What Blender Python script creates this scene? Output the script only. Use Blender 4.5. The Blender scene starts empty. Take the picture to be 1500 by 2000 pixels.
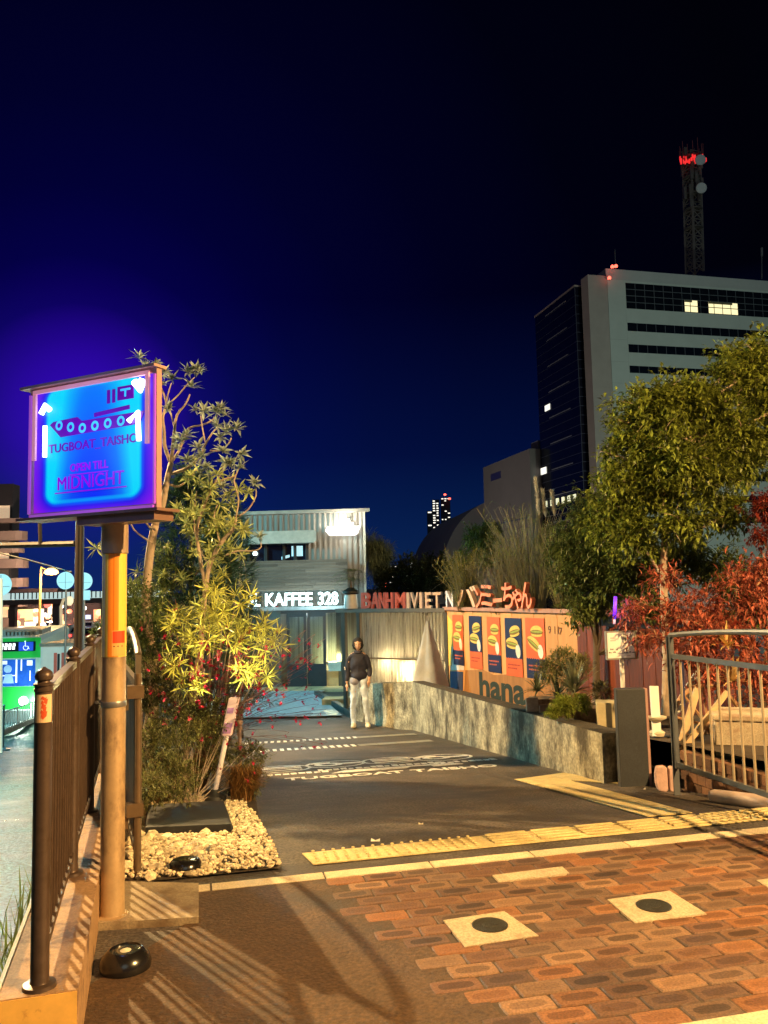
import bpy, bmesh, math, random
from mathutils import Vector, Matrix, noise
R = math.radians
PI = math.pi
sc = bpy.context.scene
col = sc.collection
rnd = random.Random(7)

# ------------------------------------------------------------------ camera
CAMZ = 1.55
F = 1600.0                      # focal length in pixels of the 1500 x 2000 photograph
PITCH, ROLL = math.atan(147 / F), R(1.3)
cam = bpy.data.cameras.new('camera')
cam.sensor_fit = 'AUTO'; cam.sensor_width = 36.0; cam.lens = F / 2000 * 36
cam.clip_start = 0.05; cam.clip_end = 3000
camo = bpy.data.objects.new('camera', cam); col.objects.link(camo)
CM = Matrix.Rotation(PI / 2 + PITCH, 3, 'X') @ Matrix.Rotation(-ROLL, 3, 'Z')
camo.matrix_world = Matrix.Translation((0, 0, CAMZ)) @ CM.to_4x4()
sc.camera = camo
CAMP = Vector((0, 0, CAMZ))

# ------------------------------------------------------------------ world: deep blue night sky, violet camera glow of the sign painted in
w = bpy.data.worlds.new('World'); sc.world = w; w.use_nodes = True
nt = w.node_tree; nt.nodes.clear()
def wn(t, **k):
    n = nt.nodes.new(t)
    for a, b in k.items(): setattr(n, a, b)
    return n
wo = wn('ShaderNodeOutputWorld'); bg = wn('ShaderNodeBackground'); tc = wn('ShaderNodeTexCoord')
nt.links.new(bg.outputs[0], wo.inputs[0])
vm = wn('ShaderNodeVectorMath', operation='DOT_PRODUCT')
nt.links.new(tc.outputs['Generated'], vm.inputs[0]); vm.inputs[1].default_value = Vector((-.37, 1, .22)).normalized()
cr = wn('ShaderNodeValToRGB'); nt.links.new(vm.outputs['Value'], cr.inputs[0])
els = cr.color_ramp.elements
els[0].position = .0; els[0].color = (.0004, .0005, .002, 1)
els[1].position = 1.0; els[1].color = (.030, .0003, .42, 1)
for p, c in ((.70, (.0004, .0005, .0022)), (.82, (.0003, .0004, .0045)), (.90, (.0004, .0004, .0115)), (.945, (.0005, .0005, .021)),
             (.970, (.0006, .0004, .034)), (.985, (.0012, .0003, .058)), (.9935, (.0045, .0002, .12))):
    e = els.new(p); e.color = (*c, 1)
sx = wn('ShaderNodeSeparateXYZ'); nt.links.new(tc.outputs['Generated'], sx.inputs[0])
cr2 = wn('ShaderNodeValToRGB'); nt.links.new(sx.outputs['Z'], cr2.inputs[0])
e2 = cr2.color_ramp.elements
e2[0].position = 0.0; e2[0].color = (.0035, .019, .065, 1)
e2[1].position = .34; e2[1].color = (0, 0, 0, 1)
e = e2.new(.07); e.color = (.0015, .012, .055, 1)
e = e2.new(.16); e.color = (.0003, .004, .027, 1)
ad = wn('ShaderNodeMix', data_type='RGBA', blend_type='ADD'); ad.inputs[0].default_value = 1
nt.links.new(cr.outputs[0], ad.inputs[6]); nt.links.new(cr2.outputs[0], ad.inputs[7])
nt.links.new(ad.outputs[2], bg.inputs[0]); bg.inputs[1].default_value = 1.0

# ------------------------------------------------------------------ sky-glow / moon fill
sun = bpy.data.lights.new('sky_glow', 'SUN'); sun.energy = .16; sun.angle = R(25); sun.color = (.80, .95, .88)
so = bpy.data.objects.new('sky_glow', sun); col.objects.link(so)
so.rotation_euler = (R(58), 0, R(14))

sc.view_settings.view_transform = 'Standard'; sc.view_settings.look = 'None'
sc.view_settings.exposure = 0; sc.view_settings.gamma = 1
sc.cycles.use_denoising = True
sc.cycles.max_bounces = 6; sc.cycles.transparent_max_bounces = 12
sc.cycles.sample_clamp_indirect = 4

# ------------------------------------------------------------------ pixel helpers (photograph pixels -> points in the place)
def ray(px, py):
    d = CM @ Vector((px - 750, -(py - 1000), -F))
    return d / d.y
def at(px, py, Y): return CAMP + ray(px, py) * Y
def onz(px, py, z=0.0):
    d = ray(px, py); return CAMP + d * ((z - CAMZ) / d.z)
SL = .234                                   # the way in runs a little to the left of straight ahead
def ramp_z(x, y):
    t = y - SL * x
    if t < 4.75: return 0.0
    s = t - 4.75
    if s < .5: return -.103 * s * s
    z = -.103 * (s - .25)
    return max(z, -1.07)
def street_z(x, y):
    if y < 3: return -.12
    return max(-.12 - .117 * (y - 3.2) if y > 3.2 else -.12, -2.9)
def cast(px, py, fn):
    d = ray(px, py); Y = .5
    for _ in range(4000):
        p = CAMP + d * Y
        if p.z <= fn(p.x, p.y): return p
        Y += .02 if Y < 40 else .2
    return p
def gr(px, py): return cast(px, py, ramp_z)
def st(px, py): return cast(px, py, street_z)
def project(p):
    d = CM.transposed() @ (Vector(p) - CAMP)
    return 750 - d.x / d.z * F, 1000 + d.y / d.z * F

# ------------------------------------------------------------------ lamps of the place (their fixtures are built further down)
def lamp(name, loc, watts, color, size=.25, kind='POINT', aim=None, spot=None, parent=None, blend=.5):
    l = bpy.data.lights.new(name, kind); l.energy = watts; l.color = color
    if kind in ('POINT', 'SPOT'): l.shadow_soft_size = size
    if kind == 'SPOT': l.spot_size = R(spot or 90); l.spot_blend = blend
    o = bpy.data.objects.new(name, l); col.objects.link(o); o.location = loc
    if aim is not None: o.rotation_euler = (Vector(aim) - Vector(loc)).to_track_quat('-Z', 'Y').to_euler()
    if parent is not None: attach(o, parent)
    return o
WARM = (1.0, .50, .17)
LAMPS = {  # name: (pos, watts, colour, radius)
    'key':    ((6.2, .4, 5.6), 8200, (1.0, .60, .22), .08),
    'back':   ((-7.6, 11.6, 6.4), 11000, (1.0, .66, .28), .06),
    'street': ((-10.2, 17.0, 4.6), 3600, (.22, .88, 1.0), .25),
}

# ------------------------------------------------------------------ object helpers
def tag(o, label=None, cat=None, group=None, kind=None):
    if label: o['label'] = label
    if cat: o['category'] = cat
    if group: o['group'] = group
    if kind: o['kind'] = kind
    return o
def world_of(o):
    m = Matrix.LocRotScale(o.location, o.rotation_euler, o.scale)
    return world_of(o.parent) @ o.matrix_parent_inverse @ m if o.parent else m
def attach(o, parent):
    o.parent = parent
    o.matrix_parent_inverse = world_of(parent).inverted()
def thing(name, label, cat, loc=(0, 0, 0), group=None):
    o = bpy.data.objects.new(name, None); col.objects.link(o); o.location = loc
    o.empty_display_size = .1
    return tag(o, label, cat, group)
def children(o): return [c for c in bpy.data.objects if c.parent == o]
def copy_tree(o, parent=None):
    c = o.copy(); col.objects.link(c)
    if parent is not None: c.parent = parent
    for ch in children(o): copy_tree(ch, c)
    return c
def build(name, V, Fc, mat, parent=None, smooth=False, mi=None, recalc=True, uv=None, cols=None, merge=0):
    me = bpy.data.meshes.new(name)
    off = Vector((0, 0, 0))
    if parent is None and V:
        xs = [v[0] for v in V]; ys = [v[1] for v in V]; zs = [v[2] for v in V]
        off = Vector(((min(xs) + max(xs)) / 2, (min(ys) + max(ys)) / 2, min(zs)))
        V = [(v[0] - off.x, v[1] - off.y, v[2] - off.z) for v in V]
    me.from_pydata([tuple(v) for v in V], [], Fc)
    mats = mat if isinstance(mat, (list, tuple)) else [mat]
    for m in mats: me.materials.append(m)
    if mi:
        for p, i in zip(me.polygons, mi): p.material_index = i
    if uv:
        l = me.uv_layers.new(name='UVMap'); k = 0
        for p, us in zip(me.polygons, uv):
            for li, q in zip(p.loop_indices, us): l.data[li].uv = q
    if cols:
        a = me.color_attributes.new('tint', 'FLOAT_COLOR', 'CORNER')
        for p, c in zip(me.polygons, cols):
            for li in p.loop_indices: a.data[li].color = (*c, 1)
    if recalc or merge:
        bm = bmesh.new(); bm.from_mesh(me)
        if merge: bmesh.ops.remove_doubles(bm, verts=bm.verts, dist=merge)
        if recalc: bmesh.ops.recalc_face_normals(bm, faces=bm.faces)
        bm.to_mesh(me); bm.free()
    if smooth:
        for p in me.polygons: p.use_smooth = True
        if smooth == 'auto':
            try: me.set_sharp_from_angle(angle=R(38))
            except Exception: pass
    o = bpy.data.objects.new(name, me); col.objects.link(o)
    if parent is not None: attach(o, parent)
    else: o.location = off
    return o
class MB:
    def __init__(s): s.V = []; s.F = []; s.mi = []
    def add(s, vs, fs, m=0):
        b = len(s.V); s.V += [Vector(v) for v in vs]
        s.F += [tuple(b + i for i in f) for f in fs]; s.mi += [m] * len(fs); return s
    def hexa(s, p, m=0):  # 8 corners: bottom 4 then top 4
        return s.add(p, [(0, 3, 2, 1), (4, 5, 6, 7), (0, 1, 5, 4), (1, 2, 6, 5), (2, 3, 7, 6), (3, 0, 4, 7)], m)
    def box(s, a, b, f=None, m=0):
        x0, y0, z0 = a; x1, y1, z1 = b
        p = [(x0, y0, z0), (x1, y0, z0), (x1, y1, z0), (x0, y1, z0), (x0, y0, z1), (x1, y0, z1), (x1, y1, z1), (x0, y1, z1)]
        return s.hexa([f(*q) if f else Vector(q) for q in p], m)
    def tube(s, pts, r, n=8, m=0, cap=True):
        pts = [Vector(p) for p in pts]; rs = r if isinstance(r, (list, tuple)) else [r] * len(pts)
        b = len(s.V); prev = None
        for i, p in enumerate(pts):
            d = (pts[min(i + 1, len(pts) - 1)] - pts[max(i - 1, 0)]).normalized()
            if prev is None:
                u = d.orthogonal().normalized()
            else:
                u = (prev - d * prev.dot(d)); u = u.normalized() if u.length > 1e-6 else d.orthogonal().normalized()
            prev = u; v = d.cross(u)
            for k in range(n):
                a = 2 * PI * k / n; s.V.append(p + (u * math.cos(a) + v * math.sin(a)) * rs[i])
        for i in range(len(pts) - 1):
            for k in range(n):
                a, c = b + i * n + k, b + i * n + (k + 1) % n
                s.F.append((a, c, c + n, a + n)); s.mi.append(m)
        if cap:
            s.F.append(tuple(b + k for k in range(n))[::-1]); s.mi.append(m)
            e = b + (len(pts) - 1) * n; s.F.append(tuple(e + k for k in range(n))); s.mi.append(m)
        return s
    def lathe(s, prof, c, n=20, m=0, axis=None):
        c = Vector(c); ax = Vector(axis).normalized() if axis is not None else Vector((0, 0, 1))
        u = ax.orthogonal().normalized() if axis is not None else Vector((1, 0, 0)); v = ax.cross(u)
        b = len(s.V)
        for (r, z) in prof:
            for k in range(n):
                a = 2 * PI * k / n; s.V.append(c + ax * z + (u * math.cos(a) + v * math.sin(a)) * max(r, .0004))
        for i in range(len(prof) - 1):
            for k in range(n):
                a, d = b + i * n + k, b + i * n + (k + 1) % n
                s.F.append((a, d, d + n, a + n)); s.mi.append(m)
        s.F.append(tuple(b + k for k in range(n))[::-1]); s.mi.append(m)
        e = b + (len(prof) - 1) * n; s.F.append(tuple(e + k for k in range(n))); s.mi.append(m)
        return s
    def prism(s, poly, f, n0, n1, m=0):  # poly of (u, z), extruded in n, mapped by f(u, n, z)
        k = len(poly); vs = [f(u, n0, z) for u, z in poly] + [f(u, n1, z) for u, z in poly]
        fs = [tuple(range(k)), tuple(range(2 * k - 1, k - 1, -1))] + [(i, (i + 1) % k, k + (i + 1) % k, k + i) for i in range(k)]
        return s.add(vs, fs, m)
    def text(s, body, f, height=1.0, depth=.02, u=0, z=0, align='CENTER', width=None, m=0, n0=0.0, bold=.0, sx=1):
        V, Fc, W, H = text_data(body, bold)
        k = height / H; ku = k * sx if width is None else width / W
        du = {'CENTER': -W / 2, 'LEFT': 0, 'RIGHT': -W}[align]
        return s.add([f(u + (v[0] + du) * ku, n0 + (v[2]) * depth, z + v[1] * k) for v in V], Fc, m)
    def build(s, name, mat, parent=None, smooth=False, **k):
        return build(name, s.V, s.F, mat, parent, smooth, mi=s.mi if len(set(s.mi)) > 1 else None, **k)
_tx = {}
def text_data(body, bold):
    key = (body, bold)
    if key not in _tx:
        c = bpy.data.curves.new('lettering', 'FONT'); c.body = body; c.extrude = .5; c.size = 1; c.offset = bold; c.resolution_u = 3
        o = bpy.data.objects.new('lettering', c); col.objects.link(o)
        dg = bpy.context.evaluated_depsgraph_get(); dg.update()
        m = bpy.data.meshes.new_from_object(o.evaluated_get(dg))
        V = [v.co.copy() for v in m.vertices]; Fc = [tuple(p.vertices) for p in m.polygons]
        bpy.data.objects.remove(o); bpy.data.curves.remove(c); bpy.data.meshes.remove(m)
        x0 = min(v.x for v in V); x1 = max(v.x for v in V); z0 = min(v.y for v in V); z1 = max(v.y for v in V)
        V = [(v.x - x0, v.y - z0, v.z + .5) for v in V]
        _tx[key] = (V, Fc, x1 - x0, z1 - z0)
    return _tx[key]
def frame(o, xd, nd=None):
    """f(u, n, z): u along xd, n along the outward normal nd, z up"""
    o = Vector(o); xd = Vector(xd).normalized()
    nd = Vector(nd).normalized() if nd is not None else Vector((xd.y, -xd.x, 0)).normalized()
    return lambda u, n, z: o + xd * u + nd * n + Vector((0, 0, z))

# ------------------------------------------------------------------ materials
_m = {}
def M(name, c=(.5, .5, .5), rough=.6, metal=0.0, var=.18, scale=6.0, bump=.0, island=0.0, emit=None, es=1.0, stain=None, stretch=None, spec=.5, transl=0.0, fine=0.0, attr=None, bscale=None, rvar=0.0, coat=0.0, fs=110):
    if name in _m: return _m[name]
    m = bpy.data.materials.new(name); _m[name] = m; m.use_nodes = True
    t = m.node_tree; N = t.nodes; L = t.links
    b = N['Principled BSDF']; out = N['Material Output']
    b.inputs['Roughness'].default_value = rough; b.inputs['Metallic'].default_value = metal
    b.inputs['Specular IOR Level'].default_value = spec
    if coat: b.inputs['Coat Weight'].default_value = coat; b.inputs['Coat Roughness'].default_value = .15
    g = N.new('ShaderNodeNewGeometry')
    vec = g.outputs['Position']
    if stretch:
        mp = N.new('ShaderNodeMapping'); mp.inputs['Scale'].default_value = stretch; L.new(vec, mp.inputs[0]); vec = mp.outputs[0]
    nz = N.new('ShaderNodeTexNoise'); nz.inputs['Scale'].default_value = scale; nz.inputs['Detail'].default_value = 6; nz.inputs['Roughness'].default_value = .65
    L.new(vec, nz.inputs['Vector'])
    mr = N.new('ShaderNodeMapRange'); mr.inputs['From Min'].default_value = .3; mr.inputs['From Max'].default_value = .7
    mr.inputs['To Min'].default_value = 1 - var; mr.inputs['To Max'].default_value = 1 + var; L.new(nz.outputs[0], mr.inputs[0])
    last = None
    base = N.new('ShaderNodeMix'); base.data_type = 'RGBA'; base.blend_type = 'MULTIPLY'; base.inputs[0].default_value = 1
    base.inputs[6].default_value = (*c, 1); L.new(mr.outputs[0], base.inputs[7])
    if attr:
        at_ = N.new('ShaderNodeVertexColor'); at_.layer_name = attr; L.new(at_.outputs[0], base.inputs[6])
    last = base.outputs[2]
    if fine:
        n2 = N.new('ShaderNodeTexNoise'); n2.inputs['Scale'].default_value = fs; n2.inputs['Detail'].default_value = 4; L.new(g.outputs['Position'], n2.inputs['Vector'])
        r2 = N.new('ShaderNodeMapRange'); r2.inputs['From Min'].default_value = .35; r2.inputs['From Max'].default_value = .68
        r2.inputs['To Min'].default_value = 1 - fine; r2.inputs['To Max'].default_value = 1 + fine; L.new(n2.outputs[0], r2.inputs[0])
        x = N.new('ShaderNodeMix'); x.data_type = 'RGBA'; x.blend_type = 'MULTIPLY'; x.inputs[0].default_value = 1
        L.new(last, x.inputs[6]); L.new(r2.outputs[0], x.inputs[7]); last = x.outputs[2]
    if island:
        r3 = N.new('ShaderNodeMapRange'); r3.inputs['To Min'].default_value = 1 - island; r3.inputs['To Max'].default_value = 1 + island
        L.new(g.outputs['Random Per Island'], r3.inputs[0])
        x = N.new('ShaderNodeMix'); x.data_type = 'RGBA'; x.blend_type = 'MULTIPLY'; x.inputs[0].default_value = 1
        L.new(last, x.inputs[6]); L.new(r3.outputs[0], x.inputs[7]); last = x.outputs[2]
    if stain:
        sc_, cc, lo, hi, sstr = (list(stain) + [(1, 1, 1)])[:5]
        mp = N.new('ShaderNodeMapping'); mp.inputs['Scale'].default_value = sstr; L.new(g.outputs['Position'], mp.inputs[0])
        n3 = N.new('ShaderNodeTexNoise'); n3.inputs['Scale'].default_value = sc_; n3.inputs['Detail'].default_value = 7; n3.inputs['Roughness'].default_value = .7
        L.new(mp.outputs[0], n3.inputs['Vector'])
        r4 = N.new('ShaderNodeMapRange'); r4.inputs['From Min'].default_value = lo; r4.inputs['From Max'].default_value = hi; L.new(n3.outputs[0], r4.inputs[0])
        x = N.new('ShaderNodeMix'); x.data_type = 'RGBA'; L.new(r4.outputs[0], x.inputs[0]); L.new(last, x.inputs[6]); x.inputs[7].default_value = (*cc, 1); last = x.outputs[2]
    L.new(last, b.inputs['Base Color'])
    if rvar:
        r5 = N.new('ShaderNodeMapRange'); r5.inputs['From Min'].default_value = .3; r5.inputs['From Max'].default_value = .7
        r5.inputs['To Min'].default_value = max(.05, rough - rvar); r5.inputs['To Max'].default_value = min(1, rough + rvar)
        L.new(nz.outputs[0], r5.inputs[0]); L.new(r5.outputs[0], b.inputs['Roughness'])
    if bump:
        nb = N.new('ShaderNodeTexNoise'); nb.inputs['Scale'].default_value = bscale or scale * 6; nb.inputs['Detail'].default_value = 5; L.new(vec, nb.inputs['Vector'])
        bp = N.new('ShaderNodeBump'); bp.inputs['Strength'].default_value = bump; bp.inputs['Distance'].default_value = .01
        L.new(nb.outputs[0], bp.inputs['Height']); L.new(bp.outputs[0], b.inputs['Normal'])
    if emit:
        b.inputs['Emission Color'].default_value = (*emit, 1); b.inputs['Emission Strength'].default_value = es
    if transl:
        tr = N.new('ShaderNodeBsdfTranslucent'); L.new(last, tr.inputs[0])
        mx = N.new('ShaderNodeMixShader'); mx.inputs[0].default_value = transl
        L.new(b.outputs[0], mx.inputs[1]); L.new(tr.outputs[0], mx.inputs[2]); L.new(mx.outputs[0], out.inputs[0])
    return m
asphalt = M('asphalt', (.098, .080, .066), .68, var=.35, scale=1.6, fine=.5, fs=60, bump=.6, bscale=70, stain=(.9, (.06, .052, .05), .48, .62, (1, 2.2, 1)), spec=.4)
patch_m = M('patch_asphalt', (.095, .052, .024), .75, var=.25, scale=3, fine=.35, fs=60, bump=.8, bscale=70, stain=(1.6, (.06, .042, .03), .52, .66))
wet_m = M('wet_street', (.038, .085, .10), .42, var=.8, scale=1.4, fine=.9, fs=26, bump=.8, bscale=34, rvar=.16, spec=.7)
tile_m = M('wet_deck_tiles', (.26, .36, .42), .33, var=.45, scale=9, bump=1.0, bscale=14, stretch=(1, 2, 1), spec=.8)
kerb_m = M('kerb_stone', (.42, .34, .22), .7, var=.12, scale=9, fine=.22, bump=.3, bscale=80, stain=(3, (.25, .18, .11), .56, .72))
slab_m = M('slab_concrete', (.34, .26, .16), .75, var=.2, scale=6, fine=.2, bump=.4, stain=(3.2, (.17, .11, .06), .47, .62))
conc_m = M('wall_concrete', (.37, .34, .25), .8, var=.4, scale=5, fine=.3, fs=30, bump=.8, stain=(2.8, (.06, .05, .034), .43, .60, (1.6, 1.0, .6)))
yel_m = M('tactile_yellow', (.72, .57, .27), .62, var=.16, scale=7, fine=.18, bump=.2, stain=(2.2, (.24, .18, .08), .55, .72))
white_paint = M('road_paint', (.82, .80, .74), .6, var=.15, scale=12, fine=.3, stain=(14, (.2, .18, .16), .56, .66))
soil_m = M('soil', (.055, .038, .025), .9, var=.4, scale=8, bump=.7, fine=.3)
steel = M('grey_steel_paint', (.16, .13, .095), .42, metal=.35, var=.12, scale=9, bump=.05)
steel_br = M('bronze_steel_paint', (.085, .055, .040), .38, metal=.4, var=.2, scale=12, bump=.06, stain=(9, (.06, .035, .02), .55, .7))
gate_blue = M('gate_paint', (.115, .125, .14), .4, metal=.2, var=.12, scale=14)
galv = M('galvanised', (.30, .29, .28), .35, metal=.7, var=.15, scale=8)
black_r = M('black_rubber', (.016, .016, .017), .55, var=.3, scale=14, bump=.2)
wood_red = M('red_wood', (.13, .024, .008), .55, var=.45, scale=5, island=.45, bump=.3, stretch=(6, 6, .5))
wood_or = M('orange_board', (.62, .30, .11), .6, var=.10, scale=3, island=.12, stretch=(5, 5, .4), bump=.1)
wood_dk = M('dark_deck_wood', (.10, .075, .055), .6, var=.3, scale=4, island=.35, stretch=(.4, .4, 7))
wood_br = M('brown_wood', (.36, .20, .10), .55, var=.35, scale=7, island=.2, stretch=(4, 4, .8), bump=.2)
white_m = M('white_paint', (.72, .70, .68), .5, var=.06, scale=7)
bark_m = M('pale_bark', (.46, .35, .26), .8, var=.35, scale=14, bump=.6, stretch=(1, 1, .4))
bark_dk = M('dark_bark', (.10, .07, .045), .85, var=.35, scale=14, bump=.6, stretch=(1, 1, .4))
def leafm(name, c, rough=.45, isl=.45, transl=.25): return M(name, c, rough, var=.25, scale=2.5, island=isl, transl=transl, spec=.35)
# ================================================================== THE GROUND
U = Vector((.974, .228, 0)); U.normalize(); Vd = Vector((-U.y, U.x, 0))    # along the kerb strip / away from us
O = onz(630, 1713)
def uv2w(u, v, z=0): return O + U * u + Vd * v + Vector((0, 0, z))
def struct(o): return tag(o, kind='structure')
def sheet(name, fn, xs, ys, mat, dz=0, keep=None):
    V, Fc = [], []
    for y in ys:
        for x in xs: V.append((x, y, fn(x, y) + dz))
    n = len(xs)
    for j in range(len(ys) - 1):
        for i in range(n - 1):
            cx, cy = (xs[i] + xs[i + 1]) / 2, (ys[j] + ys[j + 1]) / 2
            if keep is None or keep(cx, cy): Fc.append((j * n + i, j * n + i + 1, (j + 1) * n + i + 1, (j + 1) * n + i))
    return struct(build(name, V, Fc, mat, smooth=True, recalc=False))
def rng(a, b, n): return [a + (b - a) * i / (n - 1) for i in range(n)]
far_m = M('far_ground', (.05, .05, .05), .85, var=.3, scale=.4)
build_far = build('ground', [(-1500, -60, -3.0), (1500, -60, -3.0), (1500, 2500, -3.0), (-1500, 2500, -3.0)], [(0, 1, 2, 3)], far_m, recalc=False); struct(build_far)
def fence_x(y): return -1.125 - .286 * (y - 2.74)
# the paved way in (asphalt ramp), bounded on the street side by the fence line
def strip_mesh(name, left, right, ys, fn, mat, nx=14, dz=0):
    V, Fc = [], []
    for y in ys:
        l, r = left(y), right(y)
        for i in range(nx + 1):
            x = l + (r - l) * i / nx; V.append((x, y, fn(x, y) + dz))
    n = nx + 1
    for j in range(len(ys) - 1):
        for i in range(nx): Fc.append((j * n + i, j * n + i + 1, (j + 1) * n + i + 1, (j + 1) * n + i))
    return struct(build(name, V, Fc, mat, smooth=True, recalc=False))
ys = rng(-8, 2, 5) + rng(2.2, 26, 120)
strip_mesh('asphalt_ramp', lambda y: fence_x(y) + .1, lambda y: 9.0, ys, ramp_z, asphalt, 40)
strip_mesh('street', lambda y: -14 - y * .35, lambda y: fence_x(y) - .11, rng(-6, 3, 4) + rng(3.2, 60, 90), street_z, wet_m, 10)
strip_mesh('street_asphalt_beyond', lambda y: -70, lambda y: -18, rng(28, 300, 6), lambda x, y: -2.94, M('far_road', (.14, .06, .045), .6, var=.3, scale=.5), 6)  # reddish because the red light on the road is put into its colour

def drape(name, poly, mat, dz=.004, fn=ramp_z, cell=.12, uvdir=None, parent=None, th=0.0):
    """polygon (world x, y) cut to a fine grid and laid on fn"""
    bm = bmesh.new()
    vs = [bm.verts.new((p[0], p[1], 0)) for p in poly]; bm.faces.new(vs)
    xs = [p[0] for p in poly]; ys_ = [p[1] for p in poly]
    for lo, hi, ax in ((min(xs), max(xs), 0), (min(ys_), max(ys_), 1)):
        n = max(1, int((hi - lo) / cell))
        for i in range(1, n):
            co = [0, 0, 0]; co[ax] = lo + (hi - lo) * i / n; no = [0, 0, 0]; no[ax] = 1
            bmesh.ops.bisect_plane(bm, geom=bm.verts[:] + bm.edges[:] + bm.faces[:], plane_co=co, plane_no=no)
    if th:
        r = bmesh.ops.extrude_face_region(bm, geom=bm.faces[:])
        for v in r['geom']:
            if isinstance(v, bmesh.types.BMVert): v.co.z += th
    bm.verts.index_update()
    V = [(v.co.x, v.co.y, v.co.z + fn(v.co.x, v.co.y) + dz) for v in bm.verts]
    Fc = [tuple(v.index for v in f.verts) for f in bm.faces]
    bm.free()
    return build(name, V, Fc, mat, parent)
def pl(pts, fn=onz): return [fn(*p) for p in pts]

# --- brick paving: every brick modelled, one mesh
brick_m = M('clay_brick', (.3, .15, .08), .7, var=.10, scale=30, attr='tint', fine=.28, bump=.25, bscale=120, rvar=.12)
def bricks():
    V, Fc, C = [], [], []
    r = random.Random(3)
    rows = 17; pitch = .1045; L = .208
    pal = [(.125, .060, .034), (.15, .070, .038), (.24, .098, .038), (.26, .11, .045), (.20, .11, .06), (.16, .09, .055), (.095, .05, .034), (.26, .14, .075), (.13, .075, .048), (.15, .07, .036)]
    lim = [0.0, .02, .04, .05, .07, .14, .22, .22, .26, .27, .31, .33, .33, .34, .35, .36, .40]
    covers = [(holes[0]), (holes[1]), (holes[2])]
    for j in range(rows):
        v1 = -.055 - j * pitch; v0 = v1 - pitch
        u = -.06 + (lim[j] if j < len(lim) else .4) - (.0 if j % 2 else .0)
        base = math.floor(u / L) * L + (L / 2 if j % 2 else 0)
        while base < u - L * .3: base += L
        x = base
        while x < 6.2:
            a, b_ = x, x + L
            cx, cv = (a + b_) / 2, (v0 + v1) / 2
            dark = noise.noise(Vector((cx * 1.1, cv * 1.6, 3.1)))
            skip = False
            for (hu0, hu1, hv0, hv1) in covers:
                if hu0 < cx < hu1 and hv0 < cv < hv1: skip = True
            if not skip:
                c0 = .88 * Vector(r.choice(pal)) * (1.0 + .25 * dark) * r.uniform(.85, 1.15)
                rim = c0 * 1.1 + Vector((.045, .026, .013)) * r.uniform(.1, 1.0)
                worn = r.random() < .62
                inner = c0 * (r.uniform(.5, .9)) if worn else c0
                g = .0022; bz = r.uniform(-.0015, .0015)
                tlt = r.uniform(-.0015, .0015)
                def ring(inset, z, rd):
                    pts = []
                    for k in range(16):
                        t = k / 16 * 2 * PI + .001
                        cu, sv = math.cos(t), math.sin(t)
                        p = 16 if rd == 0 else (7 if rd == 1 else 3.6)
                        q = (abs(cu) ** p + abs(sv) ** p) ** (-1 / p)
                        pts.append(uv2w(cx + cu * q * (L / 2 - g - inset), cv + sv * q * (pitch / 2 - g - inset * .8), z + tlt * cu + bz))
                    return pts
                b0 = len(V)
                V += ring(0, -.02, 0) + ring(0, .004, 0) + ring(.005, .0085, 0) + ring(.018, .009, 1) + ring(.030, .0086, 2)
                for q in range(4):
                    for k in range(16):
                        Fc.append((b0 + q * 16 + k, b0 + q * 16 + (k + 1) % 16, b0 + (q + 1) * 16 + (k + 1) % 16, b0 + (q + 1) * 16 + k))
                        C.append(tuple(rim if q == 2 or q == 3 else c0))
                Fc.append(tuple(b0 + 64 + k for k in range(16))); C.append(tuple(inner))
            x += L
    return struct(build('brick_paving', V, Fc, brick_m, cols=C, recalc=True))
def to_uv(p): d = p - O; return d.dot(U), d.dot(Vd)
def uvbox(pts):
    q = [to_uv(onz(*p)) for p in pts]; return min(a for a, b in q) + .03, max(a for a, b in q) - .03, min(b for a, b in q) + .02, max(b for a, b in q) - .02
holes = [uvbox([(866, 1803), (985, 1785), (1052, 1833), (908, 1855)]), uvbox([(1187, 1762), (1308, 1745), (1380, 1790), (1240, 1808)]),
         uvbox([(962, 1714), (1098, 1697), (1112, 1710), (975, 1727)])]
bricks()
joint_m = M('sand_joint', (.075, .05, .032), .9, var=.3, scale=30)
struct(drape('paving_bed', [uv2w(.0, -.05), uv2w(6.3, -.05), uv2w(6.3, -1.84), uv2w(.34, -1.84), uv2w(.30, -1.3), uv2w(.2, -.8)], joint_m, .003, cell=1))
# asphalt repair between the kerb wall and the bricks
pp = [uv2w(-.03 - .0, -.062)]
lim2 = [0.0, .02, .04, .05, .07, .14, .22, .22, .26, .27, .31, .33, .33, .34, .35, .36, .40]
struct(drape('asphalt_patch', [onz(388, 1734), onz(630, 1715), uv2w(.25, -.8), uv2w(.38, -1.3), uv2w(.42, -1.9), uv2w(.4, -3.4), (-1.0 + .05, 1.2), (-1.02, 2.6), (-1.21, 3.4), onz(388, 1790)], patch_m, .007, cell=.4))
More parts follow.
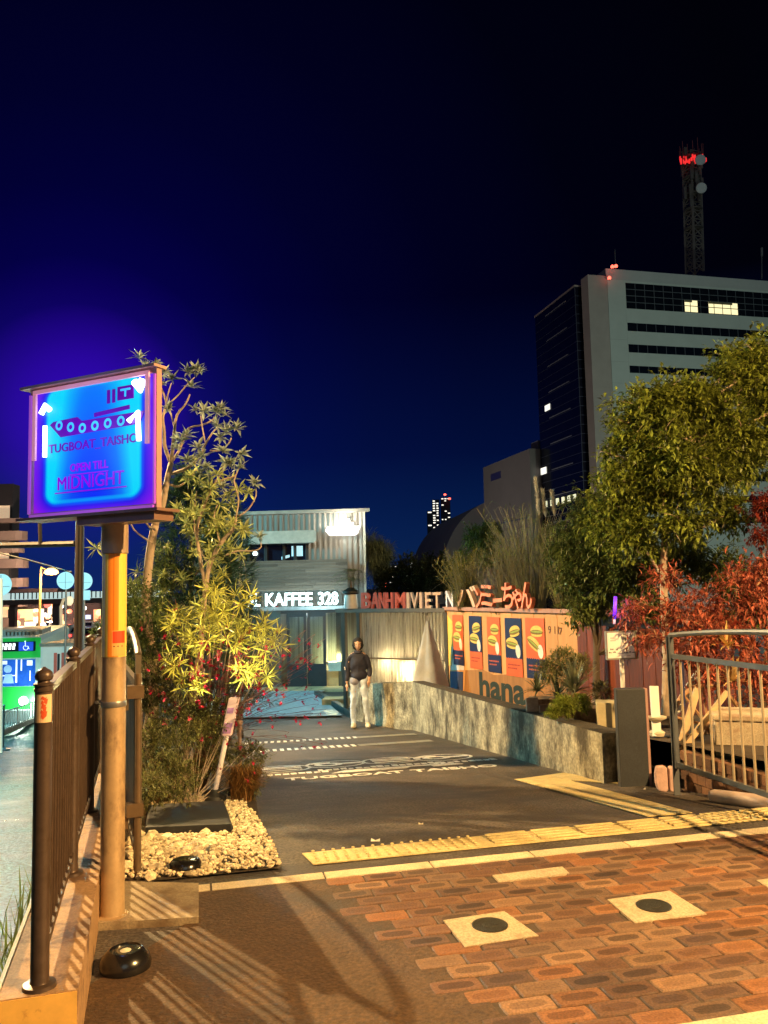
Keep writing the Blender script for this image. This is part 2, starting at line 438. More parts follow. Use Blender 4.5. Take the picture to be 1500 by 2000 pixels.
# kerb strip along the ramp, slabs with joints
def slabs(name, u0, u1, v0, v1, L, mat, z0, z1, start=0, gap=.006, seed=1):
    b = MB(); r = random.Random(seed); x = start
    while x < u1:
        a, c = max(x, u0), min(x + L, u1)
        if c - a > .05:
            b.hexa([uv2w(a + gap, v0, z0), uv2w(c - gap, v0, z0), uv2w(c - gap, v1, z0), uv2w(a + gap, v1, z0),
                    uv2w(a + gap, v0, z1), uv2w(c - gap, v0, z1), uv2w(c - gap, v1, z1), uv2w(a + gap, v1, z1)])
        x += L
    return struct(b.build(name, mat))
kerb_i = M('kerb_slabs', (.64, .52, .34), .7, var=.12, scale=9, fine=.2, bump=.3, bscale=80, island=.14, stain=(3, (.30, .21, .12), .56, .74))
slabs('kerb_strip', -1.42, 7.5, -.052, .045, .60, kerb_i, -.02, .010, start=-1.19)
slabs('pavement_kerb', .45, 7.5, -2.12, -1.845, .80, kerb_i, -.02, .012, start=.1)
slabs('pavement_slabs_edge', .45, 7.5, -2.42, -2.13, .80, kerb_i, -.02, .009, start=.4)
# stained slab under the sign pole
struct(drape('pole_slab', [onz(240, 1734), onz(388, 1738), onz(388, 1806), onz(192, 1818), onz(205, 1740)], slab_m, .0, cell=.4, th=.035))
# --- tactile paving
def tactile(name, pts, bars=None, th=.006):
    return struct(drape(name, pts, yel_m, .0035, cell=.3, th=th))
q0, q1 = to_uv(onz(590, 1664)), to_uv(onz(612, 1690))
va, vb = (q1[1], q0[1])
ua = q0[0]
tactile('tactile_strip', [uv2w(q1[0], va), uv2w(7.5, va), uv2w(7.5, vb), uv2w(q0[0], vb)])
# raised dots and bars
b = MB()
nrow = 5
k = 0
x = ua + .06
while x < 6.0:
    for j in range(nrow):
        v = va + .035 + (vb - va - .07) * j / (nrow - 1)
        c = uv2w(x, v, .009)
        if x < ua + 1.05:
            b.lathe([(.011, 0), (.010, .004), (.006, .006)], c, 7)
        elif j < 4 and k % 5 == 0:
            v2 = va + .05 + (vb - va - .1) * j / 3
            b.box((x - .13, v2 - .014, .009), (x + .13, v2 + .014, .014), lambda a, d, z: uv2w(a, d, z))
    x += .06; k += 1
struct(b.build('tactile_bumps', yel_m))
# second strip running back up the ramp and its return
jn = [gr(1265, 1597), gr(1352, 1590), gr(1085, 1519), gr(1005, 1524)]
struct(drape('tactile_branch', [jn[0], jn[1], jn[2], jn[3]], yel_m, .004, cell=.25, th=.006))
struct(drape('tactile_return', [gr(1006, 1524), gr(1100, 1511), gr(1213, 1527), gr(1210, 1532), gr(1120, 1526), gr(1060, 1529.5)], yel_m, .0028, cell=.25, th=.006))
# --- square concrete covers set in the bricks
cover_m = M('cover_concrete', (.50, .40, .26), .72, var=.12, scale=9, fine=.25, bump=.3, stain=(4, (.30, .21, .13), .55, .7))
lid_m = M('cast_lid', (.045, .042, .03), .5, metal=.4, var=.3, scale=30, bump=.5)
def cover(px, lidpx, rad, label):
    P = [onz(*p) for p in px]; c = sum(P, Vector()) / 4
    t = thing('inspection_cover', label, 'manhole cover', c, 'covers set in the brick paving')
    b = MB(); top = [p + Vector((0, 0, .0135)) for p in P]; bot = [p + Vector((0, 0, -.01)) for p in P]
    b.hexa(bot + top); b.build('cover_slab', cover_m, t)
    d = MB(); lc = onz(*lidpx)
    d.lathe([(rad, 0), (rad, .0045), (rad - .004, .006), (rad - .010, .006), (rad - .012, .004), (rad - .05, .004), (rad - .052, .0055), (.01, .0055)], lc + Vector((0, 0, .0125)), 36)
    d.build('lid', lid_m, t)
cover([(908, 1855), (1052, 1833), (985, 1785), (866, 1803)], (957, 1813), .082, 'square concrete cover with dark round lid, nearer the asphalt patch')
cover([(1240, 1808), (1380, 1790), (1308, 1745), (1187, 1762)], (1277, 1775), .082, 'square concrete cover with dark round lid, in the dim patch of bricks')
t = MB(); P = [onz(*p) for p in [(975, 1727), (1112, 1710), (1098, 1697), (962, 1714)]]
t.hexa([p + Vector((0, 0, -.01)) for p in P] + [p + Vector((0, 0, .0132)) for p in P])
tag(t.build('stone_marker', cover_m), 'small cream oblong stone slab between the bricks near the kerb strip', 'paving slab')
t = MB(); P = [onz(*p) for p in [(1500, 1738), (1640, 1722), (1600, 1708), (1478, 1724)]]
t.hexa([p + Vector((0, 0, -.01)) for p in P] + [p + Vector((0, 0, .0132)) for p in P])
tag(t.build('stone_marker', cover_m), 'cream stone slab cut off by the picture edge beside the bricks', 'paving slab')

# --- markings on the ramp
mk = lambda u, v, z: (lambda p: Vector((p.x, p.y, ramp_z(p.x, p.y) + z)))(mo + mu * u + mv * v)
mo = gr(765, 1508); mu = (gr(975, 1498) - gr(548, 1527)); mw = Vector((mu.x, mu.y, 0)).length; mu = Vector((mu.x, mu.y, 0)).normalized(); mv = Vector((-mu.y, mu.x, 0))
def lie(b, body, u, v, h, width=None, th=.004):
    b.text(body, lambda uu, n, z: mk(uu, z, .004 + n), height=h, depth=th, u=u, z=v, width=width, bold=.02)
def ringm(b, cu, cv, ru, rv, wd, n=36):
    vs, fs = [], []
    for k in range(n):
        a = 2 * PI * k / n
        for s_, z in ((1, .005), (1 - wd, .005)): vs.append(mk(cu + ru * s_ * math.cos(a), cv + rv * s_ * math.sin(a), z))
    for k in range(n): fs.append((2 * k, 2 * ((k + 1) % n), 2 * ((k + 1) % n) + 1, 2 * k + 1))
    b.add(vs, fs)
b = MB(); lie(b, 'TUGBOAT TAISHO', 0, -.18, .21, width=mw * .98)
b.prism([(-.62, .18), (.2, .22), (.28, .34), (.5, .34), (.5, .2), (.85, .26), (.75, .42), (-.45, .4)], lambda u, n, z: mk(u, z, .005 + n), 0, .003)
b.build('road_lettering', white_paint); struct(bpy.data.objects['road_lettering'])
b = MB()
for i, (px, py, hw) in enumerate(((548, 1503, .42), (655, 1493, .42), (763, 1486, .42), (865, 1480, .42))):
    c = gr(px, py); d = c - mo; cu, cv = d.dot(mu), d.dot(mv)
    ringm(b, cu, cv, .36, .36, .12)
    rr = random.Random(i)
    if i % 2 == 0:
        for s_ in (-.16, .02, .16): b.box((cu - .22, cv + s_ - .035, .004), (cu + .24, cv + s_ + .03, .008), mk)
    else:
        ringm(b, cu - .08, cv, .17, .17, .5); b.box((cu + .02, cv - .04, .004), (cu + .30, cv + .06, .008), mk); b.box((cu - .3, cv + .1, .004), (cu - .05, cv + .2, .008), mk)
    for q in range(9): b.box((cu - .25 + q * .085, cv - .62, .004), (cu - .19 + q * .085 + rr.uniform(-.01, .012), cv - .50 + rr.uniform(-.04, .05), .007), mk)
struct(b.build('road_emblems', white_paint))
b = MB()
for (pa, pb, solid) in (((470, 1437), (690, 1428), 0), ((510, 1466), (716, 1451), 1), ((480, 1455), (800, 1432), 2)):
    pass
def dotted(pa, pb, pc):
    A, B, C_ = gr(*pa), gr(*pb), gr(*pc); d = (B - A); d.z = 0; L = d.length; d.normalize(); n = Vector((-d.y, d.x, 0))
    g = lambda u, v, z: (lambda p: Vector((p.x, p.y, ramp_z(p.x, p.y) + z)))(A + d * u + n * v)
    s = 0
    while s < L: b.box((s, -.17, .003), (s + .055, .17, .008), g); s += .105
    L2 = (C_ - A).length
    s = L
    while s < L2: b.box((s, -.17, .003), (min(s + .28, L2), .17, .006), g, m=1); s += .29
dotted((478, 1453), (690, 1441), (800, 1431)); dotted((490, 1469), (700, 1456), (830, 1444))
b.box((0, 0, 0), (.001, .001, .001)); struct(b.build('road_lines', [white_paint, M('grey_paint', (.26, .25, .21), .6, fine=.3)]))
A, B = gr(470, 1437), gr(640, 1429)

# ------------------------------------------------------------------ wet tiled deck beyond the ramp
deckz = -1.035
dk = [cast(*p, lambda x, y: deckz) for p in ((400, 1404), (668, 1398), (690, 1398), (622, 1357), (640, 1345), (360, 1345))]
struct(drape('tiled_deck', [dk[0], dk[1], dk[3], dk[4], dk[5]], tile_m, .0, fn=lambda x, y: deckz, cell=3, th=.01))
# ================================================================== KERB WALL, FENCE, SIGN
zk = .25
kd = Vector((-.275, .961, 0)); kd.normalize(); kn = Vector((kd.y, -kd.x, 0))      # along the fence / towards the way in
K0 = onz(152, 1932, zk)                                                          # near right top corner
kf = frame((K0.x, K0.y, 0), kd, kn)                                              # u along, n towards the ramp
wall_k = M('kerb_wall_concrete', (.40, .24, .12), .75, var=.2, scale=5, fine=.2, bump=.4, stain=(5, (.13, .07, .04), .48, .6, (1, 1, 1)))
b = MB()
for a, c in ((0, 1.42), (1.425, 3.2), (3.205, 5.2)): b.box((a, -.245, -1.6), (c, 0, zk), kf)
for j in range(8): b.box((5.2 + j * 3, -.245, -3.2), (8.19 + j * 3, 0, ramp_z(*kf(6.7 + j * 3, 0, 0).xy) + .22), kf)
ec = MB(); ec.box((-.006, -.243, -1.5), (-.0005, -.002, zk - .004), kf)
o = b.build('kerb_wall', wall_k); attach(ec.build('end_face', M('kerb_end_lit', (.78, .44, .10), .6, var=.15, scale=8, stain=(9, (.35, .12, .03), .6, .72))), o); tag(o, 'low stained concrete kerb wall carrying the railing', 'kerb wall')  # end face brighter orange than the wall: lamp light put into its colour
b = MB(); b.box((-.001, -.245, zk + .0), (.0, 0, zk), kf)
# bright edging on the street side
b = MB(); b.box((-.0, -.262, -.5), (3.2, -.248, zk + .004), kf)
tag(b.build('edging_board', M('cream_edging', (.55, .50, .34), .6, var=.15, scale=9)), 'thin pale edging along the street side of the kerb wall', 'edging')

def fence_post(u, parent, ball=True, r=.030, h=1.045, nm='post'):
    base = kf(u, -.125, zk); b = MB()
    b.lathe([(.055, 0), (.052, .012), (r + .002, .016), (r, .02), (r, h * .928), (r + .003, h * .930), (r + .003, h * .938), (r, h * .940), (r, h * .947), (r + .005, h * .949), (r + .005, h * .955), (r - .008, h * .958), (r - .010, h * .962), (r - .002, h * .967), (r + .001, h * .977), (r - .003, h * .990), (r - .012, h * .998), (.010, h * 1.002), (.004, h * 1.008)], base, 24)
    return b.build(nm, steel_br, parent, smooth='auto')
rail = thing('railing', 'bronze metal railing with ball topped posts and thin vertical bars on the kerb wall', 'railing', kf(.0, -.125, zk))
pus = [.06, 1.20, 2.34, 3.48]
for i, u in enumerate(pus):
    p = fence_post(u, rail)
    if i == 0:
        bs = kf(u, -.125, zk); z0, z1 = .962, .868
        s_ = MB()
        vs = []; n = 9
        for zz in (z1 + .0, z0):
            for k in range(n):
                a = R(-121 + 106 * k / (n - 1)); vs.append(bs + Vector((math.cos(a) * .0318, math.sin(a) * .0318, zz)))
        s_.add(vs, [(k, k + 1, n + k + 1, n + k) for k in range(n - 1)])
        st_ = s_.build('sticker', M('sticker_cream', (.75, .50, .28), .5, var=.05), p)
        s2 = MB(); rr = random.Random(5)
        for (au, az, w_, h_) in ((-105, .135, 16, .016), (-92, .120, 10, .03), (-112, .112, 8, .02), (-105, .09, 13, .028), (-98, .075, 9, .03), (-115, .06, 7, .018), (-104, .045, 14, .03), (-92, .05, 7, .03), (-108, .028, 10, .012)):
            vv = [];
            for zz in (z1 + az * .6 - h_ * .3, z1 + az * .6 + h_ * .3):
                for k in range(5): a = R(au + 37 + w_ * (k / 2 - 1) + (3 if zz > z1 + az * .6 else -3)); vv.append(bs + Vector((math.cos(a) * .0324, math.sin(a) * .0324, zz + .003 * math.sin(k * 1.7))))
            s2.add(vv, [(k, k + 1, 6 + k, 5 + k) for k in range(4)])
        s2.build('sticker_marks', M('sticker_red', (.62, .08, .02), .5, var=.05), st_)
for i in range(3):
    a, c = pus[i] + .03, pus[i + 1] - .03
    b = MB(); b.box((a, -.142, zk + .955), (c, -.108, zk + .985), kf); b.build('top_rail', steel_br, rail)
    b = MB(); b.box((a, -.140, zk + .08), (c, -.110, zk + .105), kf); b.build('bottom_rail', steel_br, rail)
    n = 11
    for k in range(n):
        u = a + (c - a) * (k + .5) / n
        b = MB(); b.tube([kf(u, -.125, zk + .106), kf(u, -.125, zk + .954)], .0085, 8); b.build('bar', steel_br, rail, smooth='auto')

# --- gate leaves with arched tops
def gate(name, p0, p1, z0, z1, rise, nb, mat, label, barmat=None, second=.16, g='gate leaves at the way in'):
    p0, p1 = Vector(p0), Vector(p1); L = (p1 - p0).length; f = frame((p0.x, p0.y, 0), p1 - p0)
    t = thing(name, label, 'gate', p0, g)
    for u in (0, L):
        b = MB(); b.box((u - .016, -.016, z0 - (.0 if u else .0)), (u + .016, .016, z1), f); b.build('stile', mat, t)
    arc = [f(L * k / 16, 0, z1 + rise * math.sin(PI * k / 16) ** .8 if 0 < k < 16 else z1) for k in range(17)]
    b = MB(); b.tube(arc, .02, 8); b.build('arched_top_rail', mat, t, smooth='auto')
    for zz in (z1 - second, z0 + .03):
        b = MB(); b.box((.018, -.014, zz - .018), (L - .018, .014, zz + .018), f); b.build('rail', mat, t)
    for k in range(nb):
        u = L * (k + 1) / (nb + 1)
        b = MB(); b.tube([f(u, 0, z0 + .04), f(u, 0, z1 - second - .01)], .0095, 8); b.build('bar', barmat or mat, t, smooth='auto')
    return t, f, L
gl0 = onz(268, 1712); gl1 = Vector((-1.86, 5.85, 0))
gt, gf, gL = gate('entrance_gate', gl0, gl1, .10, 1.20, .12, 9, steel, 'open metal gate leaf with arched top beside the sign pole, seen nearly edge on', barmat=galv)
b = MB(); b.tube([gf(0, 0, -.02), gf(0, 0, 1.10)], .021, 12); b.build('hinge_post', M('gate_post_bronze', (.17, .11, .06), .4, metal=.35, var=.2, scale=12), gt, smooth='auto')
for zz in (.36, 1.0):
    b = MB(); b.box((-.03, -.06, zz - .035), (.04, .03, zz + .035), gf); b.box((.0, -.075, zz - .10), (.03, -.05, zz - .035), gf); b.build('hinge', M('gate_post_bronze'), gt)
b = MB(); b.box((.05, -.004, .16), (gL - .05, .004, 1.0), gf); b.build('mesh_panel', M('gate_panel', (.13, .13, .13), .5, metal=.3, var=.15, scale=9, stretch=(1, 1, .3)), gt)
gr0 = Vector((2.225, 6.50, 0)); gr1 = Vector((3.0, 3.62, 0))
zb = 1.55 - (1490 - 1134) / 1600 * 6.5
gtr, gfr, gLr = gate('entrance_gate', gr0, gr1, zb, zb + 1.02, .08, 26, gate_blue, 'open blue grey metal gate leaf with arched top in front of the red shrub', barmat=M('gate_bar_lit', (.46, .38, .27), .42, metal=.2, var=.15, scale=14))  # bars coloured paler than the frame for the warm light on them
b = MB(); b.box((-.026, -.026, ramp_z(2.2, 6.5)), (-.0165, .026, zb + 1.01), gfr); b.build('latch_post', gate_blue, gtr)
b = MB(); 
b.prism([(.06, .60), (.115, .58), (.125, .92), (.075, .93)], lambda u, n, z: gfr(u, n, z + zb - .1), -.022, -.018); b.build('tag', M('tag_navy', (.03, .035, .12), .5), gtr)
b = MB()
for k in range(7): b.box((.082, -.0245, zb + .56 + k * .036), (.108, -.0222, zb + .586 + k * .036), gfr)
b.build('tag_lettering', M('tag_white', (.75, .75, .8), .5), gtr)

# --- pole
pole_c = onz(219, 1786, .035)
PX, PY = pole_c.x, pole_c.y
zt = at(219, 1012, PY).z
sign = thing('lightbox_sign', 'glowing blue lightbox sign of a tugboat on a round steel pole', 'sign', (PX, PY, 0))
pole_m = M('pole_paint', (.46, .31, .16), .45, metal=.25, var=.18, scale=11, bump=.08, bscale=60, stain=(7, (.18, .11, .06), .5, .68, (1, 1, .5)))
b = MB(); b.lathe([(.075, -.02), (.075, 0), (.058, .006), (.0565, .01), (.0565, zt - .25)], (PX, PY, .035), 32); b.build('pole', pole_m, sign, smooth='auto')
zsl = at(219, 1081, PY).z
b = MB(); b.lathe([(.064, zsl), (.064, zt - .02), (.085, zt - .02), (.085, zt)], (PX, PY, 0), 32); b.build('sleeve', M('sleeve_steel', (.48, .35, .24), .4, metal=.3, var=.12, scale=9), sign, smooth='auto')
# reflective wrap with coloured stripes
zw0 = at(219, 1282, PY).z; zw1 = zsl - .002
def wrap(name, a0, a1, z0, z1, c, r=.0575, parent=None, n=6, **k):
    b = MB(); vs = []
    for zz in (z0, z1):
        for i in range(n + 1):
            a = R(a0 + (a1 - a0) * i / n); vs.append(Vector((PX + math.cos(a) * r, PY + math.sin(a) * r, zz)))
    b.add(vs, [(i, i + 1, n + 2 + i, n + 1 + i) for i in range(n)])
    return b.build(name, M(c[0], *c[1:2], **c[2]), parent or sign)
wr = wrap('reflective_wrap', 90, 450, zw0, zw1, ('wrap_yellow', (.85, .62, .10), dict(rough=.35, var=.05, coat=.5)), n=36)
wrap('wrap_stripe', 258, 308, zw0 + .001, zw1 - .001, ('wrap_orange', (.85, .26, .02), dict(rough=.35, var=.05, coat=.5)), r=.0581, parent=wr)
wrap('wrap_stripe', 283, 286, zw0 + .001, zw1 - .001, ('wrap_dark', (.60, .14, .01), dict(rough=.35, var=.05)), r=.0585, parent=wr)
wrap('wrap_stripe', 205, 240, zw0 + .001, zw1 - .001, ('wrap_cream', (.80, .74, .42), dict(rough=.35, var=.05)), r=.0581, parent=wr)
sk0 = at(219, 1280, PY).z; sk1 = at(219, 1231, PY).z; skm = at(219, 1256, PY).z
sk = wrap('sticker', 278, 345, sk0, sk1, ('sticker_orange', (.85, .40, .10), dict(rough=.5, var=.05)), r=.0590, parent=wr)
wrap('sticker_panel', 281, 343, skm + .002, sk1 - .003, ('sticker_redblock', (.75, .06, .01), dict(rough=.5, var=.05)), r=.0594, parent=wr)
for a in (288, 306, 326): wrap('sticker_mark', a - 3, a + 3, skm - .016, skm - .010, ('ink', (.05, .02, .01), dict(rough=.5)), r=.0594, parent=wr, n=2)
b = MB(); b.tube([(PX - .062, PY - .01, 1.03), (PX - .070, PY - .04, 1.03)], .008, 8); b.lathe([(.0585, 1.005), (.0600, 1.008), (.0600, 1.03), (.0585, 1.033)], (PX, PY, 0), 28); b.build('band_clamp', galv, sign, smooth='auto')

# --- lightbox: right edge nearer to us
YL, YR = 4.14, 3.755
A = at(58, 880, YL); B = at(306, 860, YR); A.z = B.z = 0
sx_ = (B - A); SW = sx_.length
sf = frame(A, sx_)                       # n is towards us
z0 = (at(60, 1006, YL).z + at(306, 999, YR).z) / 2; z1 = (at(57, 753, YL).z + at(306, 728, YR).z) / 2
D = .034
box_m = M('box_metal', (.55, .35, .30), .35, metal=.3, var=.1, scale=9)
b = MB()
b.box((0, -D, z0), (.022, 0, z1), sf); b.box((SW - .022, -D, z0), (SW, 0, z1), sf)
b.box((.0221, -D, z1 - .022), (SW - .0221, 0, z1), sf); b.box((.0221, -D, z0), (SW - .0221, 0, z0 + .022), sf)
b.box((.0221, -D, z0 + .0221), (SW - .0221, -D + .01, z1 - .0221), sf)
b.build('case', box_m, sign)
b = MB(); b.box((-.045, -D - .02, z1 + .0005), (SW + .01, .03, z1 + .014), sf); b.build('roof_plate', box_m, sign)
b = MB(); b.box((-.06, -D - .09, z0 - .014), (SW + .03, .03, z0 - .0005), sf); b.box((SW * .42, -D - .08, z0 - .055), (SW + .0, .015, z0 - .0145), sf); b.build('tray', M('tray_metal', (.26, .15, .11), .4, metal=.35), sign)
# acrylic face, lit from inside by two tubes
def face_material():
    m = bpy.data.materials.new('lit_acrylic'); m.use_nodes = True; t = m.node_tree; N = t.nodes; L = t.links
    b = N['Principled BSDF']; b.inputs['Base Color'].default_value = (.02, .05, .3, 1); b.inputs['Roughness'].default_value = .5; b.inputs['Specular IOR Level'].default_value = .1
    uvn = N.new('ShaderNodeUVMap'); s = N.new('ShaderNodeSeparateXYZ'); L.new(uvn.outputs[0], s.inputs[0])
    def math_(op, a, b_=None, c=None):
        n = N.new('ShaderNodeMath'); n.operation = op
        for i, x in enumerate((a, b_, c)):
            if x is None: continue
            if isinstance(x, (int, float)): n.inputs[i].default_value = x
            else: L.new(x, n.inputs[i])
        return n.outputs[0]
    x, y = s.outputs[0], s.outputs[1]
    # distance inside a rounded rectangle
    ax = math_('SUBTRACT', math_('ABSOLUTE', math_('SUBTRACT', x, .5)), .30)
    nzt = N.new('ShaderNodeTexNoise'); nzt.inputs['Scale'].default_value = 2.4; L.new(uvn.outputs[0], nzt.inputs[0])
    ay = math_('SUBTRACT', math_('ABSOLUTE', math_('SUBTRACT', y, .54)), .38)
    px_ = math_('MAXIMUM', ax, 0); py_ = math_('MAXIMUM', ay, 0)
    d = math_('SQRT', math_('ADD', math_('MULTIPLY', px_, px_), math_('MULTIPLY', py_, py_)))
    cr = N.new('ShaderNodeValToRGB'); L.new(math_('MULTIPLY', d, 4.0), cr.inputs[0])
    e = cr.color_ramp.elements; e[0].position = 0; e[0].color = (0, 1, 1, 1); e[1].position = 1; e[1].color = (.38, .01, .62, 1)
    for p_, c_ in ((.28, (0, 1.0, 1.0)), (.40, (0, .10, .95)), (.50, (.03, 0, .8)), (.78, (.22, 0, .85))):
        q = e.new(p_); q.color = (*c_, 1)
    # cooler, deeper blue between the tubes and below them
    cx = math_('POWER', math_('MULTIPLY', math_('ABSOLUTE', math_('SUBTRACT', x, .5)), 3.1), 2.2)
    top = math_('MULTIPLY', math_('SUBTRACT', y, .10), 1.35)
    g = math_('ADD', math_('MULTIPLY', cx, .9), math_('MULTIPLY', top, .42))
    cr2 = N.new('ShaderNodeValToRGB'); L.new(g, cr2.inputs[0])
    e = cr2.color_ramp.elements; e[0].position = .0; e[0].color = (.0, .015, .85, 1); e[1].position = 1; e[1].color = (0, .80, 1, 1)
    q = e.new(.22); q.color = (0, .07, .85, 1); q = e.new(.5); q.color = (0, .22, .92, 1)
    mx = N.new('ShaderNodeMix'); mx.data_type = 'RGBA'
    st_ = N.new('ShaderNodeMapRange'); st_.inputs['From Min'].default_value = .24; st_.inputs['From Max'].default_value = .42; L.new(math_('MULTIPLY', d, 4.0), st_.inputs[0])
    L.new(st_.outputs[0], mx.inputs[0]); L.new(cr2.outputs[0], mx.inputs[6]); L.new(cr.outputs[0], mx.inputs[7])
    L.new(mx.outputs[2], b.inputs['Emission Color']); b.inputs['Emission Strength'].default_value = .82
    return m
n = .012
V = [sf(.0222, -.012, z0 + .0222), sf(SW - .0222, -.012, z0 + .0222), sf(SW - .0222, -.012, z1 - .0222), sf(.0222, -.012, z1 - .0222)]
build('face_panel', V, [(0, 1, 2, 3)], face_material(), sign, uv=[[(0, 0), (1, 0), (1, 1), (0, 1)]], recalc=False)
ink = M('sign_purple', (.10, .0, .25), .5, emit=(.14, .0, .36), es=.6)
ink2 = M('sign_violet', (.2, .0, .4), .5, emit=(.26, .0, .55), es=.8)
H = z1 - z0
b = MB()
bf = lambda u, n, z: sf(u * SW, n, z0 + z * H)
b.prism([(.16, .705), (.19, .725), (.385, .735), (.42, .70), (.90, .705), (.87, .62), (.80, .615), (.25, .60)], bf, -.0115, -.006)
b.prism([(.52, .745), (.79, .765), (.79, .735), (.52, .715)], bf, -.0115, -.006)
for a in (.62, .66): b.box((a, -.0115, .80), (a + .02, -.006, .90), bf)
b.box((.70, -.0115, .81), (.82, -.006, .91), bf)
b.build('tugboat_emblem', ink, sign)
b = MB()
for k, (a, c_) in enumerate(((.24, .690), (.335, .665), (.43, .645), (.53, .648), (.63, .652), (.73, .655))):
    vs, fs = [], []; n_ = 20
    for i in range(n_):
        t_ = 2 * PI * i / n_
        for rr_ in (.040, .020): vs.append(sf(a * SW + rr_ * .62 * math.cos(t_), -.0045, z0 + c_ * H + rr_ * .62 * math.sin(t_)))
    fs = [(2 * i, 2 * ((i + 1) % n_), 2 * ((i + 1) % n_) + 1, 2 * i + 1) for i in range(n_)]
    b = MB(); b.add(vs, fs); b.build('porthole', M('sign_cyan', (.1, .4, .8), .5, emit=(.02, .50, .85), es=1), sign, recalc=False)
b = MB(); b.box((.725, -.0055, .875), (.80, -.0045, .89), bf); b.box((.755, -.0055, .83), (.768, -.0045, .8749), bf); b.build('emblem_letter', M('sign_cyan'), sign)
b = MB()
b.text('TUGBOAT_TAISHO', sf, height=.052, depth=.004, u=SW * .50, z=z0 + .475 * H, width=SW * .70, n0=-.0115, bold=.015)
b.build('sign_lettering', ink, sign)
b = MB()
b.text('OPEN TILL', sf, height=.040, depth=.004, u=SW * .48, z=z0 + .325 * H, width=SW * .30, n0=-.0115, bold=.015)
b.text('MIDNIGHT', sf, height=.066, depth=.004, u=SW * .49, z=z0 + .195 * H, width=SW * .52, n0=-.0115, bold=0.0)
b.box((.33, -.0115, .298), (.63, -.006, .305), bf); b.box((.21, -.0115, .170), (.77, -.006, .178), bf)
b.build('sign_lettering', ink2, sign)
tube_m = M('neon_white', (1, 1, 1), .3, emit=(.75, .97, 1.0), es=5)
for pts_, r_ in (([(.10, .80), (.135, .86), (.17, .82)], .014), ([(.135, .46), (.135, .70)], .011), ([(.845, .92), (.88, .86), (.905, .93)], .019), ([(.80, .64), (.865, .70), (.875, .49)], .012)):
    b = MB(); b.tube([sf(x_ * SW, .004, z0 + y_ * H) for x_, y_ in pts_], r_, 10); b.build('lamp_tube', tube_m, sign, smooth=True)
frm = M('frame_pink', (.80, .35, .45), .4, emit=(1.0, .38, .42), es=.35)
frm2 = M('frame_violet', (.3, .05, .5), .4, emit=(.60, .15, .75), es=.4)
b = MB()
b.box((.03, .0005, z0 + .44 * H), (.052, .012, z1 - .03), sf); b.box((SW - .062, .0005, z0 + .46 * H), (SW - .04, .012, z1 - .03), sf)
b.box((.03, .0005, z1 - .029), (SW - .04, .012, z1 - .010), sf); b.build('glowing_trim', frm, sign)
b = MB()
b.box((.002, .0005, z0 + .02), (.016, .010, z1 - .03), sf); b.box((SW - .014, .0005, z0 + .02), (SW - .004, .010, z1 - .03), sf)
b.box((.015, .0005, z0 + .003), (SW - .015, .010, z0 + .016), sf); b.build('lower_trim', frm2, sign)
lamp('sign_glow', sf(SW / 2, .25, (z0 + z1) / 2), 6, (.25, .35, 1.0), .15, parent=sign)

# ================================================================== THE GRAVEL BED
bed = [onz(243, 1726), onz(430, 1712), onz(549, 1697), gr(535, 1660), gr(500, 1600), gr(470, 1565), gr(285, 1560), gr(255, 1640)]
struct(drape('planting_bed', [onz(243, 1730), onz(549, 1699), gr(520, 1630), gr(505, 1600), gr(497, 1540), gr(478, 1480), gr(468, 1425), (fence_x(12) + .1, 12), (fence_x(8) + .1, 8), (fence_x(5) + .1, 5)], soil_m, .012, cell=.3))
stone_m = M('pale_gravel', (.74, .60, .38), .75, var=.2, scale=20, island=.45, fine=.2)
def inside(p, poly):
    c = False; n = len(poly); j = n - 1
    for i in range(n):
        if (poly[i].y > p[1]) != (poly[j].y > p[1]) and p[0] < (poly[j].x - poly[i].x) * (p[1] - poly[i].y) / (poly[j].y - poly[i].y) + poly[i].x: c = not c
        j = i
    return c
ico_v = None
def pebble(b, c, s, r):
    global ico_v
    if ico_v is None:
        bm = bmesh.new(); bmesh.ops.create_icosphere(bm, subdivisions=1, radius=1); ico_v = ([v.co.copy() for v in bm.verts], [tuple(v.index for v in f.verts) for f in bm.faces]); bm.free()
    m = Matrix.Rotation(r.uniform(0, 6.3), 3, 'Z') @ Matrix.Rotation(r.uniform(-.6, .6), 3, 'X')
    sx, sy, sz = s * r.uniform(.7, 1.3), s * r.uniform(.6, 1.0), s * r.uniform(.45, .75)
    b.add([c + m @ Vector((v.x * sx * r.uniform(.85, 1.15), v.y * sy, v.z * sz)) for v in ico_v[0]], ico_v[1])
r = random.Random(11); b = MB()
xs = [p.x for p in bed]; ys2 = [p.y for p in bed]
k = 0
while k < 5200:
    p = (r.uniform(min(xs), max(xs)), r.uniform(min(ys2), max(ys2)))
    if inside(p, bed):
        q = project((p[0], p[1], 0)); big = q[0] < 420 and r.random() < .10
        pebble(b, Vector((p[0], p[1], ramp_z(*p) + .018 + r.uniform(0, .02))), r.uniform(.028, .045) if big else r.uniform(.009, .019), r); k += 1
tag(b.build('gravel', stone_m), 'pale ornamental gravel and pebbles filling the planting bed', 'gravel', kind='stuff')
